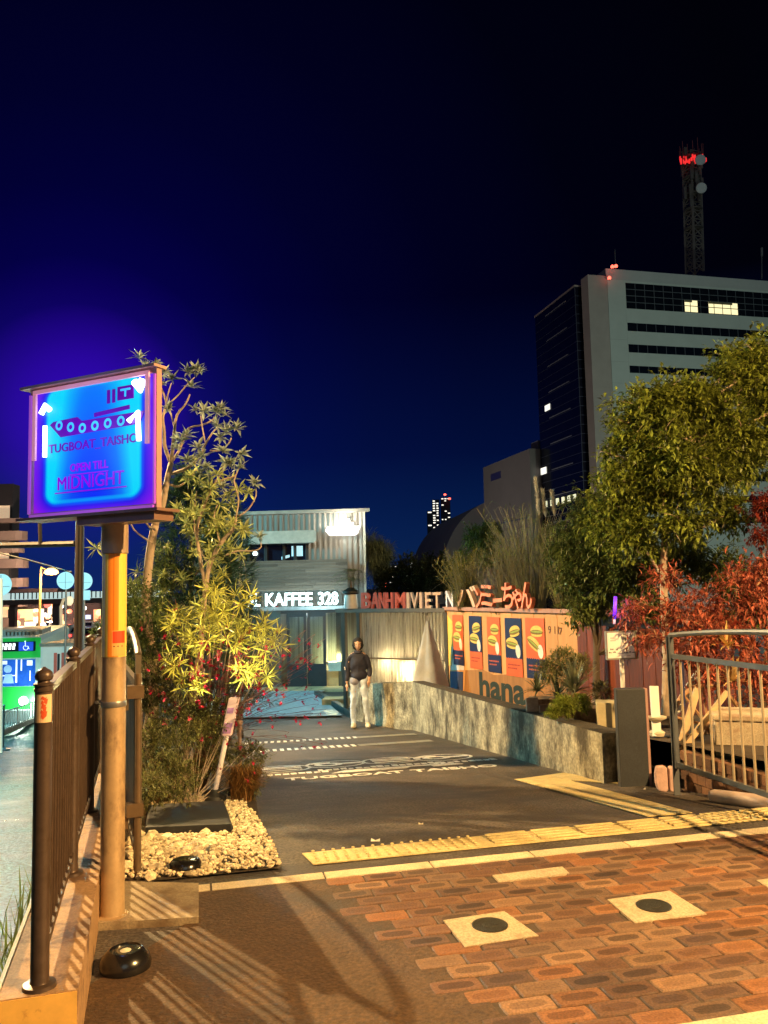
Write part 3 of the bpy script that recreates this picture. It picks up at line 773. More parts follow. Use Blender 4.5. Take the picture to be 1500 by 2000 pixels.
# weeds at the street side of the kerb
r = random.Random(4); b = MB()
for i in range(420):
    u = r.uniform(-.3, 2.6) ; c = kf(u, -.262 - abs(r.gauss(0, .10)) - .01, street_z(0, kf(u, 0, 0).y) - .0)
    a = r.uniform(0, 6.3); h = r.uniform(.10, .34); L_ = Vector((math.cos(a), math.sin(a), 0)) * r.uniform(.03, .12); wv = Vector((-math.sin(a), math.cos(a), 0)) * r.uniform(.003, .006)
    b.add([c - wv, c + wv, c + L_ * .4 + wv + Vector((0, 0, h * .6)), c + L_ * .4 - wv + Vector((0, 0, h * .6)), c + L_ + Vector((0, 0, h))], [(0, 1, 2, 3), (3, 2, 4)])
tag(b.build('grass', leafm('weed_leaf', (.22, .26, .05), .4), recalc=False), 'yellow green weeds growing along the street side of the kerb wall', 'grass', kind='stuff')

# --- black ground light by the slab, and one in the gravel
def ground_light(c, r0, label, dome=True):
    t = thing('ground_light', label, 'ground light', c, 'black round lamps on the ground')
    b = MB(); b.lathe([(r0, 0), (r0 * 1.02, r0 * .18), (r0 * .93, r0 * .45), (r0 * .70, r0 * .68), (r0 * .62, r0 * .72), (r0 * .60, r0 * .66), (r0 * .3, r0 * .60)] if dome else [(r0 * .9, 0), (r0, r0 * .12), (r0 * .95, r0 * .35), (r0 * .8, r0 * .5), (r0 * .5, r0 * .58), (r0 * .1, r0 * .6)], c, 36)
    b.build('housing', M('black_plastic', (.010, .009, .009), .22, var=.2, scale=9, coat=.3), t, smooth='auto')
    if dome:
        b = MB(); b.lathe([(r0 * .24, r0 * .605), (r0 * .24, r0 * .64), (r0 * .20, r0 * .67), (.002, r0 * .68)], c, 24); b.build('lens', M('lens', (.6, .5, .28), .15, var=.1, emit=(1, .75, .35), es=.25), t, smooth='auto')
        b = MB(); b.lathe([(r0 * .55, r0 * .655), (r0 * .52, r0 * .672), (r0 * .30, r0 * .672), (r0 * .28, r0 * .65)], c, 28); b.build('bezel', M('bezel_grey', (.09, .11, .12), .15, metal=.7), t, smooth='auto')
ground_light(onz(245, 1893, 0) + Vector((0, 0, .008)), .103, 'black dome shaped ground light with a cream lens beside the sign slab')
c = onz(362, 1703, .0); c.z = .02
ground_light(c, .092, 'black lidded ground light sunk in the pale gravel', dome=False)

# --- black rubber base with leaning white post
bp = gr(422, 1600); bp.z += 0
rub = thing('leaning_marker_post', 'white marker post leaning out of a heavy black rubber base on the gravel', 'marker post', bp)
P = [gr(280, 1641), gr(458, 1634), gr(440, 1582), gr(285, 1592)]
b = MB(); lift = Vector((0, 0, .03)); hh = Vector((0, 0, .085)); cc = sum(P, Vector()) / 4
b.hexa([p + lift for p in P] + [cc + (p - cc) * .95 + hh for p in P])
bb = b.build('rubber_base', black_r, rub)
md = bb.modifiers.new('soft_edges', 'BEVEL'); md.width = .012; md.segments = 3
pb = gr(420, 1572); pb.z = ramp_z(pb.x, pb.y) + .10; tp = at(458, 1362, pb.y - .08); 
b = MB(); b.lathe([(.10, -.06), (.09, -.02), (.05, .0), (.035, .03)], pb, 18); b.build('socket', black_r, rub, smooth='auto')
b = MB(); b.tube([pb, pb.lerp(tp, .30), pb.lerp(tp, .99)], [.020, .022, .022], 16); b.build('post', M('post_white', (.85, .74, .70), .45, var=.06, emit=(1, .85, .8), es=.06), rub, smooth='auto')  # faint glow added to the white so the post looks brighter
ax = (tp - pb).normalized()
b = MB(); sd = Vector((1, -.05, 0)).normalized(); up2 = ax; nr = sd.cross(up2).normalized()
g = lambda u, n, z: pb + ax * z + sd * u + nr * n
L_ = (tp - pb).length
b.box((-.045, -.028, L_ * .60), (.045, .028, L_), g); o = b.build('reflector_sleeve', M('sleeve_pink', (.85, .62, .72), .4, var=.06), rub)
md = o.modifiers.new('soft_edges', 'BEVEL'); md.width = .012; md.segments = 3
b = MB(); b.box((-.034, .0285, L_ * .63), (.034, .031, L_ * .74), g); b.box((-.034, .0285, L_ * .84), (.02, .031, L_ * .9), g); b.build('sleeve_marks', M('mark_purple', (.5, .25, .6), .5), o)
# --- slim bollard behind it
bo = gr(469, 1556); bt = at(469, 1406, bo.y)
b = MB(); hb = bt.z - bo.z
b.lathe([(.024, 0), (.02, .01), (.016, .02), (.016, hb - .09), (.024, hb - .085), (.024, hb - .06), (.012, hb - .055), (.024, hb - .045), (.031, hb - .028), (.027, hb - .008), (.012, hb)], bo, 18)
tag(b.build('bollard', M('bollard_paint', (.36, .25, .22), .4, metal=.3), smooth='auto'), 'slim ball topped metal bollard beside the leaning white post', 'bollard')
# ================================================================== PLANTS
def leaf(V, Fc, c, d, up, L, W, droop=.15, fold=.25):
    """one folded leaf blade: base c, direction d"""
    s = d.cross(up)
    s = s.normalized() if s.length > 1e-4 else d.orthogonal().normalized()
    n = s.cross(d).normalized(); i = len(V)
    mid = c + d * (L * .5) - n * (L * droop * .25); tip = c + d * L - n * (L * droop)
    V += [c, mid + s * W * .5 + n * W * fold, tip, mid - s * W * .5 + n * W * fold, mid]
    Fc += [(i, i + 1, i + 4), (i + 1, i + 2, i + 4), (i + 4, i + 2, i + 3), (i, i + 4, i + 3)]
def rdir(r):
    while 1:
        v = Vector((r.uniform(-1, 1), r.uniform(-1, 1), r.uniform(-1, 1)))
        if .05 < v.length < 1: return v.normalized()
def rosette(V, Fc, c, d, r, n=15, L=.085, W=.024, lo=20, hi=95):
    d = Vector(d).normalized(); u = d.orthogonal().normalized(); v = d.cross(u)
    for k in range(n):
        a = 2 * PI * k * .382 + r.uniform(-.2, .2); e = R(lo + (hi - lo) * (k / n) + r.uniform(-10, 10))
        q = (d * math.cos(e) + (u * math.cos(a) + v * math.sin(a)) * math.sin(e)).normalized()
        leaf(V, Fc, c, q, d, L * r.uniform(.5, 1.25), W * r.uniform(.6, 1.3), r.uniform(.0, .45))
def path(pts, n=3):
    out = []
    for i in range(len(pts) - 1):
        for k in range(n):
            t = k / n; p0 = pts[max(i - 1, 0)]; p1, p2 = pts[i], pts[i + 1]; p3 = pts[min(i + 2, len(pts) - 1)]
            out.append(.5 * ((2 * p1) + (p2 - p0) * t + (2 * p0 - 5 * p1 + 4 * p2 - p3) * t * t + (3 * p1 - p0 - 3 * p2 + p3) * t ** 3))
    out.append(pts[-1]); return out
def limb(b, pts, r0, r1, n=7):
    p = path([Vector(q) for q in pts]); k = len(p)
    b.tube(p, [r0 + (r1 - r0) * i / (k - 1) for i in range(k)], n)

# --- the tall rosette-leaved tree beside the sign
r = random.Random(21)
def A_(px, py, Y): return at(px, py, Y)
tb = MB(); V, Fc = [], []
base = gr(292, 1560); base.y
YB = base.y
main = [base, A_(300, 1420, YB), A_(297, 1290, YB - .05), A_(285, 1180, YB - .1), A_(293, 1080, YB - .1), A_(303, 1025, YB - .15)]
limb(tb, main, .052, .036, 10)
segs = [ # pixel paths with depth offsets and radii
 ([(303, 1025, -.15), (318, 985, -.1), (326, 940, -.1), (334, 905, 0)], .034, .026),
 ([(334, 905, 0), (322, 872, .1), (321, 845, .1), (318, 815, .1), (325, 790, .15), (318, 765, .2), (308, 745, .2)], .020, .007),
 ([(325, 790, .15), (328, 770, .1), (335, 748, .1)], .008, .005),
 ([(334, 905, 0), (338, 870, -.1), (341, 838, -.15), (346, 810, -.15), (362, 790, -.2), (371, 770, -.2)], .019, .006),
 ([(341, 838, -.15), (335, 812, -.1), (330, 795, -.1)], .008, .005),
 ([(330, 788, -.1), (348, 772, -.1), (362, 755, -.15), (380, 737, -.1)], .008, .005),
 ([(318, 765, .2), (300, 735, .25), (280, 712, .3)], .009, .006),
 ([(336, 900, 0), (350, 880, .2), (362, 850, .3), (372, 835, .3), (395, 830, .3), (412, 822, .3), (425, 812, .3)], .015, .006),
 ([(332, 925, 0), (352, 920, -.2), (372, 910, -.3), (390, 890, -.3), (400, 870, -.3), (415, 845, -.3), (425, 835, -.3)], .018, .006),
 ([(402, 868, -.3), (396, 840, -.2), (392, 812, -.2)], .008, .005),
 ([(410, 880, -.3), (430, 880, -.3), (445, 868, -.3), (452, 855, -.3)], .008, .005),
 ([(328, 945, 0), (350, 950, .1), (375, 930, .1), (385, 915, .1)], .012, .006),
 ([(320, 968, -.1), (312, 940, -.1), (306, 915, -.1)], .012, .005),
]
for pts, r0, r1 in segs:
    limb(tb, [A_(x, y, YB + o) for x, y, o in pts], r0, r1, 7)
# second stem: rises to the right and carries the outer heads
b2 = gr(390, 1560); Y2 = b2.y - .1
limb(tb, [gr(350, 1575), A_(372, 1400, Y2), A_(392, 1260, Y2), A_(405, 1120, Y2), A_(432, 1060, Y2), A_(455, 1035, Y2), A_(461, 1010, Y2)], .034, .012, 8)
for pts, r0, r1 in [
 ([(400, 1140, 0), (388, 1075, 0), (385, 1030, 0), (400, 985, 0), (418, 945, 0), (432, 925, 0), (440, 905, 0)], .020, .006),
 ([(420, 945, 0), (440, 935, 0), (458, 930, 0), (465, 918, 0)], .010, .005),
 ([(461, 1010, 0), (466, 975, 0), (458, 945, 0), (460, 930, 0), (470, 905, 0), (475, 895, 0)], .009, .005),
 ([(466, 1008, 0), (485, 995, 0), (500, 968, 0), (498, 950, 0)], .008, .005),
 ([(440, 1085, 0), (465, 1076, 0), (495, 1076, 0), (510, 1068, 0), (506, 1052, 0)], .008, .005),
 ([(408, 1105, 0), (382, 1050, .2), (380, 1000, .2), (384, 960, .2)], .009, .005),
 ([(300, 1040, 0), (278, 1010, 0), (270, 985, 0)], .012, .006), ([(296, 1060, 0), (262, 1035, .2), (248, 1000, .2)], .010, .005),
 ([(430, 1062, 0), (418, 1010, .1), (425, 985, .1)], .009, .005)]:
    limb(tb, [A_(x, y, Y2 + o) for x, y, o in pts], r0, r1, 6)
heads = [(272, 700, .3, 22), (288, 716, .3, 20), (306, 712, .2, 18), (320, 728, .2, 22), (335, 742, .1, 22), (318, 752, .2, 16), (366, 728, -.1, 20), (383, 722, -.1, 24), (373, 757, -.2, 22),
 (390, 728, -.1, 18), (328, 800, -.1, 20), (382, 802, -.2, 18), (398, 804, -.2, 18), (422, 806, .3, 22), (432, 800, .3, 20), (440, 812, .3, 16), (425, 832, -.3, 18), (443, 845, -.3, 24), (430, 855, -.3, 18),
 (462, 838, -.3, 20), (352, 862, 0, 24), (345, 878, 0, 20), (362, 852, 0, 22), (385, 875, -.3, 22), (366, 900, -.3, 20), (395, 892, -.3, 20), (400, 915, .1, 22), (392, 925, .1, 16), (436, 882, -.3, 18),
 (442, 905, 0, 22), (470, 888, 0, 18), (470, 915, 0, 22), (498, 945, 0, 20), (507, 1050, 0, 18), (434, 952, 0, 18), (408, 950, 0, 20), (452, 904, 0, 16)]
heads_b = []
for i in range(70):
    # the full yellowish heads of the lower crown
    heads_b.append((r.gauss(412, 40), r.gauss(1005, 45), r.uniform(-.5, .4), r.uniform(17, 25)))
for i in range(34): heads_b.append((r.gauss(300, 55), r.uniform(960, 1260), r.uniform(-.1, .8), r.uniform(16, 24)))
for i in range(36): heads_b.append((r.uniform(350, 480), r.uniform(1070, 1260), r.uniform(-.6, .8), r.uniform(16, 25)))
for (x, y, o, s) in heads:
    rosette(V, Fc, A_(x, y, Y2 + o), (r.uniform(-.4, .5), r.uniform(-.9, .1), .75), r, 17, s * 1.05 / 1600 * Y2 * 1.05, .028)
fol = leafm('rosette_leaf', (.27, .33, .28), .4, transl=.2)
tr = thing('tree', 'tall thin tree with pale forked branches and rosettes of narrow leaves beside the sign', 'tree', base)
tb.build('trunk', bark_m, tr, smooth=True)
build('crown', V, Fc, fol, tr, recalc=False)
V, Fc = [], []
for (x, y, o, s) in heads_b:
    rosette(V, Fc, A_(x, y, Y2 + .25 + o), (r.uniform(-.6, .6), r.uniform(-1, .1), r.uniform(.1, .9)), r, 15, s * 1.1 / 1600 * Y2, .022, 25, 125)
build('lower_crown', V, Fc, leafm('yellow_rosette_leaf', (.33, .38, .13), .4, transl=.25), tr, recalc=False)

# --- dark feathery conifer behind it
def feathery(name, label, cat, base, h, rx, n, c, seed, L=.10, W=.012, group=None, taper=True, mat=None, tilt=.3, parts=None):
    r = random.Random(seed); V, Fc = [], []
    t = thing(name, label, cat, base, group); b = MB()
    limb(b, [base, base + Vector((0, 0, h * .5)), base + Vector((r.uniform(-.1, .1), 0, h * .93))], .03, .006, 6)
    for k in range(14):
        z = h * r.uniform(.12, .85); a = r.uniform(0, 6.3); w_ = rx * (1 - .75 * z / h if taper else .8)
        limb(b, [base + Vector((0, 0, z)), base + Vector((math.cos(a) * w_ * .5, math.sin(a) * w_ * .5, z + .12 * h)), base + Vector((math.cos(a) * w_, math.sin(a) * w_, z + .2 * h))], .010, .003, 4)
    b.build('trunk', bark_dk, t, smooth=True)
    for k in range(n):
        z = h * r.uniform(.05, 1) ; a = r.uniform(0, 6.3); rr = rx * ((1 - z / h) ** .6 if taper else math.sin(PI * min(max(z / h, .08), .98)) ** .5) * (r.random() ** .4)
        c0 = base + Vector((math.cos(a) * rr, math.sin(a) * rr, z)); c0 += rdir(r) * .05
        d0 = (Vector((math.cos(a), math.sin(a), tilt)) + rdir(r) * .5).normalized()
        for q in range(5):
            d = (d0 + rdir(r) * .55).normalized(); leaf(V, Fc, c0 + d0 * (q * L * .22), d, Vector((0, 0, 1)), L * r.uniform(.6, 1.2), W, .1)
    build('crown', V, Fc, mat or leafm(name + '_leaf', c, .4), t, recalc=False)
    return t
cb = Vector((fence_x(9) + .9, 8.6, 0)); cb.z = ramp_z(cb.x, cb.y)
feathery('conifer', 'dark green feathery conifer behind the pale forked tree', 'tree', at(372, 1400, 8.4), at(372, 925, 8.4).z - at(372, 1400, 8.4).z, .62, 2600, (.03, .075, .04), 5, L=.12, W=.014)
feathery('conifer', 'dark green conifer with its tip over the shop wall', 'tree', at(445, 1400, 10.2), at(445, 990, 10.2).z - at(445, 1400, 10.2).z, .48, 1500, (.022, .05, .035), 6, L=.13, W=.016)

# --- shrubs: stems plus leaf clumps
def shrub(name, label, cat, base, blobs, nleaf, leafc, seed, L=.07, W=.02, droop=.2, group=None, stems=10, stemmat=None, mat=None, rose=0, stem_r=.008, up=.25, crown='foliage'):
    r = random.Random(seed); V, Fc = [], []; t = thing(name, label, cat, base, group); b = MB()
    for (c, rad) in blobs[:]:
        for k in range(max(1, stems // len(blobs))):
            e = c + rdir(r) * rad * .6; m_ = base.lerp(e, .55) + rdir(r) * rad * .25
            limb(b, [base + Vector((r.uniform(-.05, .05), r.uniform(-.05, .05), 0)), m_, e], stem_r, stem_r * .35, 5)
        cnt = int(nleaf * rad ** 2 / sum(q[1] ** 2 for q in blobs))
        k = 0
        while k < cnt:
            d = rdir(r); rr = rad * (r.random() ** .35) * (.75 + .5 * noise.noise(d * 2.2 + c))
            p = c + Vector((d.x, d.y, d.z * .9)) * rr
            if rose:
                rosette(V, Fc, p, (d + Vector((0, -.3, .5))), r, rose, L, W, 20, 100); k += rose
            else:
                q = (d + rdir(r) * .8 + Vector((0, 0, up))).normalized()
                for j in range(3):
                    leaf(V, Fc, p + rdir(r) * L * .5, (q + rdir(r) * .5).normalized(), Vector((0, 0, 1)), L * r.uniform(.6, 1.3), W * r.uniform(.7, 1.2), droop)
                k += 3
    b.build('stems', stemmat or bark_m, t, smooth=True)
    build(crown, V, Fc, mat or leafm(name + str(seed) + '_leaf', leafc), t, recalc=False)
    return t
Pz = lambda x, y, Y: at(x, y, Y)
# yellow-green palm-like shrub lit from below
gb = gr(410, 1520)
bl = [(Pz(x, y, Y), s) for x, y, Y, s in ((420, 1190, 6.6, .17), (470, 1170, 6.7, .12), (395, 1250, 6.5, .18), (450, 1240, 6.4, .18), (500, 1215, 6.6, .13), (520, 1262, 6.4, .15), (470, 1300, 6.3, .12), (520, 1315, 6.4, .12), (545, 1250, 6.5, .10), (350, 1290, 6.6, .16), (375, 1335, 6.5, .14), (340, 1210, 6.8, .14), (420, 1140, 6.8, .12))]
shrub('shrub', 'bright yellow green shrub with fans of long narrow leaves reaching over the way in', 'shrub', gb, bl, 1250, (.42, .44, .05), 31, L=.118, W=.0135, rose=12, stems=24, mat=leafm('yellow_fan_leaf', (.52, .54, .12), .38, .8, transl=.3))
# dense small leaved undergrowth
bl = [(Pz(x, y, Y), s) for x, y, Y, s in ((300, 1340, 7.0, .34), (350, 1420, 6.7, .30), (410, 1400, 7.2, .28), (300, 1460, 6.5, .28), (430, 1470, 7.5, .22), (490, 1480, 7.6, .20), (480, 1530, 7.3, .20), (350, 1520, 6.5, .22), (290, 1540, 6.1, .18))]
shrub('shrub', 'dense dark shrub with tiny leaves filling the bed behind the black base', 'shrub', gr(370, 1580), bl, 26000, (.06, .055, .02), 32, L=.035, W=.010, stems=60, stem_r=.004, mat=leafm('small_dark_leaf', (.15, .15, .05), .5, isl=.75))
bl = [(Pz(x, y, Y), s) for x, y, Y, s in ((270, 1180, 7.6, .34), (250, 1260, 7.4, .3), (330, 1120, 8.0, .3), (215, 1240, 7.9, .25), (300, 1250, 7.8, .3), (230, 1330, 7.0, .3))]
shrub('shrub', 'green leafy shrub between the sign pole and the pale trunk', 'shrub', gr(270, 1480), bl, 9000, (.07, .10, .03), 33, L=.05, W=.017, stems=30, mat=leafm('green_leaf', (.11, .15, .045), .45))
bl = [(Pz(x, y, Y), s) for x, y, Y, s in ((462, 1115, 11.5, .35), (430, 1200, 11, .5))]
shrub('shrub', 'grey green wispy shrub in front of the lit shop name', 'shrub', gr(470, 1440), bl, 1500, (.07, .10, .07), 34, L=.09, W=.008, stems=22, mat=leafm('wispy_leaf', (.11, .15, .09), .5))
# grassy clump by the leaning post
r = random.Random(9); V, Fc = [], []
def grass_clump(name, label, cat, base, n, h, spread, mat, seed, w_=.004, group=None):
    r = random.Random(seed); b = MB()
    for i in range(n):
        a = r.uniform(0, 6.3); hh = h * r.uniform(.5, 1.1); L_ = Vector((math.cos(a), math.sin(a), 0)) * spread * r.uniform(.2, 1); wv = Vector((-math.sin(a), math.cos(a), 0)) * w_ * r.uniform(.6, 1.3)
        c = base + Vector((r.gauss(0, spread * .12), r.gauss(0, spread * .12), 0))
        p1 = c + L_ * .3 + Vector((0, 0, hh * .6)); p2 = c + L_ * .7 + Vector((0, 0, hh * .95)); p3 = c + L_ * 1.1 + Vector((0, 0, hh * .85))
        b.add([c - wv, c + wv, p1 + wv, p1 - wv, p2 + wv * .7, p2 - wv * .7, p3], [(0, 1, 2, 3), (3, 2, 4, 5), (5, 4, 6)])
    o = b.build(name, mat, recalc=False); return tag(o, label, cat, group)
brn = leafm('rusty_grass_blade', (.20, .10, .03), .5, isl=.5)
for i, (px, py, n, h, s, lb) in enumerate(((310, 1575, 900, .42, .40, 'rusty brown grass tuft behind the black base, nearest the gate leaf'), (385, 1548, 600, .34, .30, 'rusty brown grass tuft just behind the leaning white post'), (475, 1568, 700, .30, .26, 'low brown grass tuft at the foot of the slim bollard'))):
    grass_clump('grass_tuft', lb, 'grass tuft', gr(px, py), n, h, s, brn, 50 + i, group='brown grass tufts in the planting bed')
# pink flowers on thin stems
r = random.Random(77); t = thing('flowering_plant', 'airy plant with small crimson pink flowers on thin stems drooping over the ramp', 'flowering plant', gr(420, 1545))
b = MB(); fv = MB(); fl = []
for i in range(190):
    if r.random() < .62: x, y = r.gauss(420, 80), r.gauss(1335, 62)
    else: x, y = r.uniform(430, 630), r.uniform(1290, 1530) if r.random() < .6 else r.uniform(1260, 1400)
    if x < 270 or x > 650 or y < 1185 or y > 1560 or (x > 560 and 1480 < y): continue
    fl.append((x, y, r.uniform(6.85, 7.3)))
for i in range(120):
    x, y = r.gauss(420, 75), r.gauss(1325, 55)
    if 280 < x < 560 and 1220 < y < 1460 and not (410 < x < 480 and y > 1340): fl.append((x, y, r.uniform(6.2, 6.8)))
fl += [(478, 1283, 6.2), (520, 1265, 6.2), (553, 1278, 6.2), (585, 1248, 6.2), (603, 1255, 6.2), (608, 1297, 6.2), (345, 1190, 6.3), (588, 1284, 6.2)]
src = gr(395, 1500)
for (x, y, Y) in fl:
    p = Pz(x, y, Y)
    limb(b, [src + Vector((r.uniform(-.1, .1), r.uniform(-.1, .1), .05)), src.lerp(p, .5) + Vector((0, 0, .22)), p + Vector((0, 0, .03)), p], .0028, .0012, 3)
    for k in range(4):
        d = (rdir(r) + Vector((0, -.6, -.1))).normalized()
        VV, FF = [], []; leaf(VV, FF, p + rdir(r) * .004, d, Vector((0, 0, 1)), r.uniform(.022, .036), .022, .1, .1); fv.add(VV, FF)
b.build('stems', M('stem_red', (.22, .07, .05), .6), t)
fv.build('flowers', M('flower_pink', (.42, .008, .055), .5, island=.45, transl=.3), t, recalc=False)

# ================================================================== RAISED BED AND WALLS ON THE RIGHT
Wa = Vector((.66, 15.2, 0)); Wb = gr(1230, 1527); Wc = Vector((2.42, 6.75, 0)); Wd = Vector((3.35, 3.6, 0)); We = gr(723, 1406)
def top_z(y): return .18 - .0575 * (y - Wb.y)
def wall_run(b, P, Q, za, zb_, th, n=12, zbot=-1.6, cap=0):
    d = (Q - P).normalized(); nrm = Vector((d.y, -d.x, 0))
    for i in range(n):
        p, q = P.lerp(Q, i / n), P.lerp(Q, (i + 1) / n); z_0 = za + (zb_ - za) * i / n; z_1 = za + (zb_ - za) * (i + 1) / n
        p2, q2 = p - nrm * th, q - nrm * th
        b.hexa([Vector((v.x, v.y, zbot)) for v in (p, q, q2, p2)] + [Vector((p.x, p.y, z_0)), Vector((q.x, q.y, z_1)), Vector((q2.x, q2.y, z_1)), Vector((p2.x, p2.y, z_0))])
Wa0, Wb0 = Vector((Wa.x, Wa.y, 0)), Vector((Wb.x, Wb.y, 0))
za = at(818, 1330, 15.2).z; zbb = at(1213, 1430, Wb.y).z
def topz(x, y): return za + (zbb - za) * max(-.4, min(1.6, (15.2 - y) / (15.2 - Wb.y)))
b = MB(); wall_run(b, Wa0, Wb0, za, zbb, -.24, 14)
o = b.build('retaining_wall', [conc_m, M('dark_wall_top', (.045, .036, .025), .9, var=.5, scale=9, fine=.5, fs=40, bump=.8)], merge=.0005)
for p in o.data.polygons:
    if p.normal.z > .8: p.material_index = 1
tag(o, 'stained concrete retaining wall sloping along the ramp to the grey box', 'wall')
b = MB(); wall_run(b, Vector((We.x - .1, We.y + .1, 0)), Wa0 + Vector((-.01, .02, 0)), at(735, 1342, 16.0).z, za + .0, -.25, 6)
tag(b.build('retaining_wall', conc_m, merge=.0005), 'short sunlit yellow concrete wall beside the standing person'.replace('sunlit yellow', 'warm lit yellowish'), 'wall')
brk2 = M('dark_red_brick', (.16, .075, .04), .75, island=.5, var=.3, scale=12, fine=.25, bump=.3)
b = MB(); d = (Wd - Wc).normalized(); L_ = (Wd - Wc).length; f = frame(Wc, d)
for j in range(7):
    z = -.34 + j * .075; x = 0 if j % 2 else -.05
    while x < L_:
        b.box((x, -.0, z), (x + .097, .06, z + .07), f); x += .102
for i in range(1): b.box((-.1, -.055, -.45), (L_, -.002, .175), f)
tag(b.build('brick_edging', brk2), 'low dark brick edging below the open blue grey gate', 'brick wall')
# soil behind the walls
def bed_z(x, y):
    t_ = max(0, min(1, (y - 9.2) / 2.2)); return topz(x, y) - .05 - .75 * t_ * t_ * (3 - 2 * t_)
struct(drape('raised_bed', [Wa0 + Vector((.1, .1, 0)), Wb0 + Vector((.12, .0, 0)), Wc + Vector((.02, 0, 0)), Wd + Vector((.05, 0, 0)), (9, 3.6), (30, 12), (30, 24), (1.2, 24), (.2, 16.6)], soil_m, 0, fn=bed_z, cell=.6))

# --- grey slab box (sign stand) next to the gate
bx = gr(1241, 1537)
f = frame((bx.x, bx.y, 0), (1, -.02, 0))
wpx = 55 / 1600 * bx.y; hb = at(1241, 1345, bx.y).z - bx.z
b = MB(); b.box((-wpx / 2, -.09, bx.z - .03), (wpx / 2, .0, bx.z + hb), f)
o = b.build('box_post', M('charcoal_panel', (.032, .036, .042), .6, var=.25, scale=3, fine=.15, stain=(4, (.07, .08, .09), .6, .8)))
md = o.modifiers.new('soft_edges', 'BEVEL'); md.width = .006; md.segments = 2
tag(o, 'upright charcoal grey slab standing where the retaining wall meets the gate', 'gate pier')
b = MB(); b.box((wpx / 2 + .002, -.085, bx.z - .03), (wpx / 2 + .022, -.01, bx.z + hb - .004), f); attach(b.build('lit_edge', M('lit_edge_pink', (.42, .25, .22), .5)), o)  # right edge of the slab: light on it put into a pink strip

# --- notice board for the toilets
nY = 7.9
nb = thing('notice_sign', 'white toilet notice board in grey frame on a white post behind the charcoal slab', 'sign', at(1226, 1430, nY))
c = at(1213, 1260, nY); f = frame((c.x, c.y, c.z), (1, .12, 0)); s = nY / 1600
b = MB(); b.box((-.152, -.02, -.135), (.165, .01, .135), f); b.build('sign_frame', M('frame_grey', (.22, .21, .19), .5, metal=.2), nb)
b = MB(); b.box((-.14, .0102, -.120), (.125, .016, .120), f); b.build('sign_panel', M('notice_white', (.80, .78, .70), .5, var=.06, scale=6, emit=(1, .95, .8), es=.05), nb)  # board is no lamp; weak glow added to brighten its white
b = MB()
for x0 in (.035, .085):
    for q in (((x0 - .018, .015), (x0 - .014, .10)), ((x0 + .016, .015), (x0 + .020, .10)), ((x0 - .0138, .015), (x0 + .0158, .019)), ((x0 - .0138, .096), (x0 + .0158, .10))):
        b.box((q[0][0], .0162, q[0][1]), (q[1][0], .018, q[1][1]), f)
for x0 in (.036, .086):
    b.lathe([(.006, 0), (.006, .002)], f(x0, .0162, .085), 10, axis=f(0, 1, 0) - f(0, 0, 0))
b.box((.029, .0162, .035), (.043, .018, .076), f)
b.prism([(.076, .04), (.096, .04), (.086, .076)], f, .0162, .018)
r = random.Random(2)
for (x0, x1, z) in ((-.115, -.085, -.035), (-.06, -.045, -.04), (.03, .06, -.03), (-.13, -.10, -.065), (-.09, -.06, -.062), (.0, .06, -.072), (.07, .09, -.066), (.095, .12, -.07)):
    x = x0
    while x < x1:
        w_ = r.uniform(.005, .010); b.box((x, .0162, z - .006), (x + w_, .018, z + r.uniform(0, .007)), f); x += w_ + .003
b.build('sign_marks', M('ink_black', (.02, .02, .02), .6), nb)
b = MB()
for (x0, x1, z) in ((-.11, -.07, .07), (-.11, -.06, .045), (.05, .08, -.10)):
    x = x0
    while x < x1: b.box((x, .0162, z - .004), (x + .008, .0175, z + .004), f); x += .011
b.build('sign_marks', M('ink_grey', (.5, .36, .33), .6), nb)
b = MB(); z0_ = bed_z(0, nY) - c.z; b.box((-.012, -.03, z0_), (.030, -.0205, -.10), lambda u, n, z: f(u, n, z)); b.build('post', white_m, nb)
b = MB(); b.tube([f(-.03, -.005, .132), f(-.035, -.005, .30)], .004, 6); b.build('wire', black_r, nb)
vt = thing('light_stick', 'small violet glowing light tube hanging above the toilet notice board', 'light', at(1201, 1215, nY))
b = MB(); b.tube([at(1202, 1165, nY), at(1200, 1208, nY)], .016, 10); b.build('tube', M('violet_glow', (.2, .05, .8), .4, emit=(.10, .01, 1.0), es=1.1), vt, smooth=True)
b = MB(); b.tube([at(1200, 1209, nY), at(1200, 1219, nY)], .011, 8); b.build('tip', M('tip_white', (.8, .7, .8), .4, emit=(.8, .5, .9), es=.5), vt, smooth=True)
lamp('violet_light', at(1200, 1190, nY - .08), 1.2, (.3, .1, 1), .03, parent=vt)

# --- things behind the gate
pk = gr(1303, 1545)
b = MB(); f = frame((pk.x, pk.y - .05, pk.z), (1, -.1, 0))
b.prism([(-.085, .02), (-.075, .01), (-.02, .0), (-.005, .02), (-.005, .19), (-.03, .205), (-.085, .20), (-.10, .15), (-.10, .07)], f, -.06, .0)
b.prism([(.006, .02), (.02, .0), (.07, .005), (.08, .05), (.085, .14), (.07, .19), (.02, .205), (.006, .19)], f, -.05, -.0)
o = b.build('paving_block', M('pinkish_stone', (.55, .36, .32), .7, var=.2, scale=14, bump=.2)); tag(o, 'pair of pinkish rounded stone blocks on the ground at the foot of the gate', 'stone block')
md = o.modifiers.new('soft_edges', 'BEVEL'); md.width = .012; md.segments = 3
l0 = gr(1388, 1566); l1 = l0 + Vector((.95, -.62, 0)); l0.z += .045; l1 = gr(1560, 1592); l1.z += .05
b = MB(); pts = [l0.lerp(l1, t_) for t_ in (0, .015, .05, .3, .6, 1)]; pts = [l0 + (l0 - l1).normalized() * .0] + pts[1:]
b.tube(pts, [.028, .040, .047, .050, .052, .052], 18)
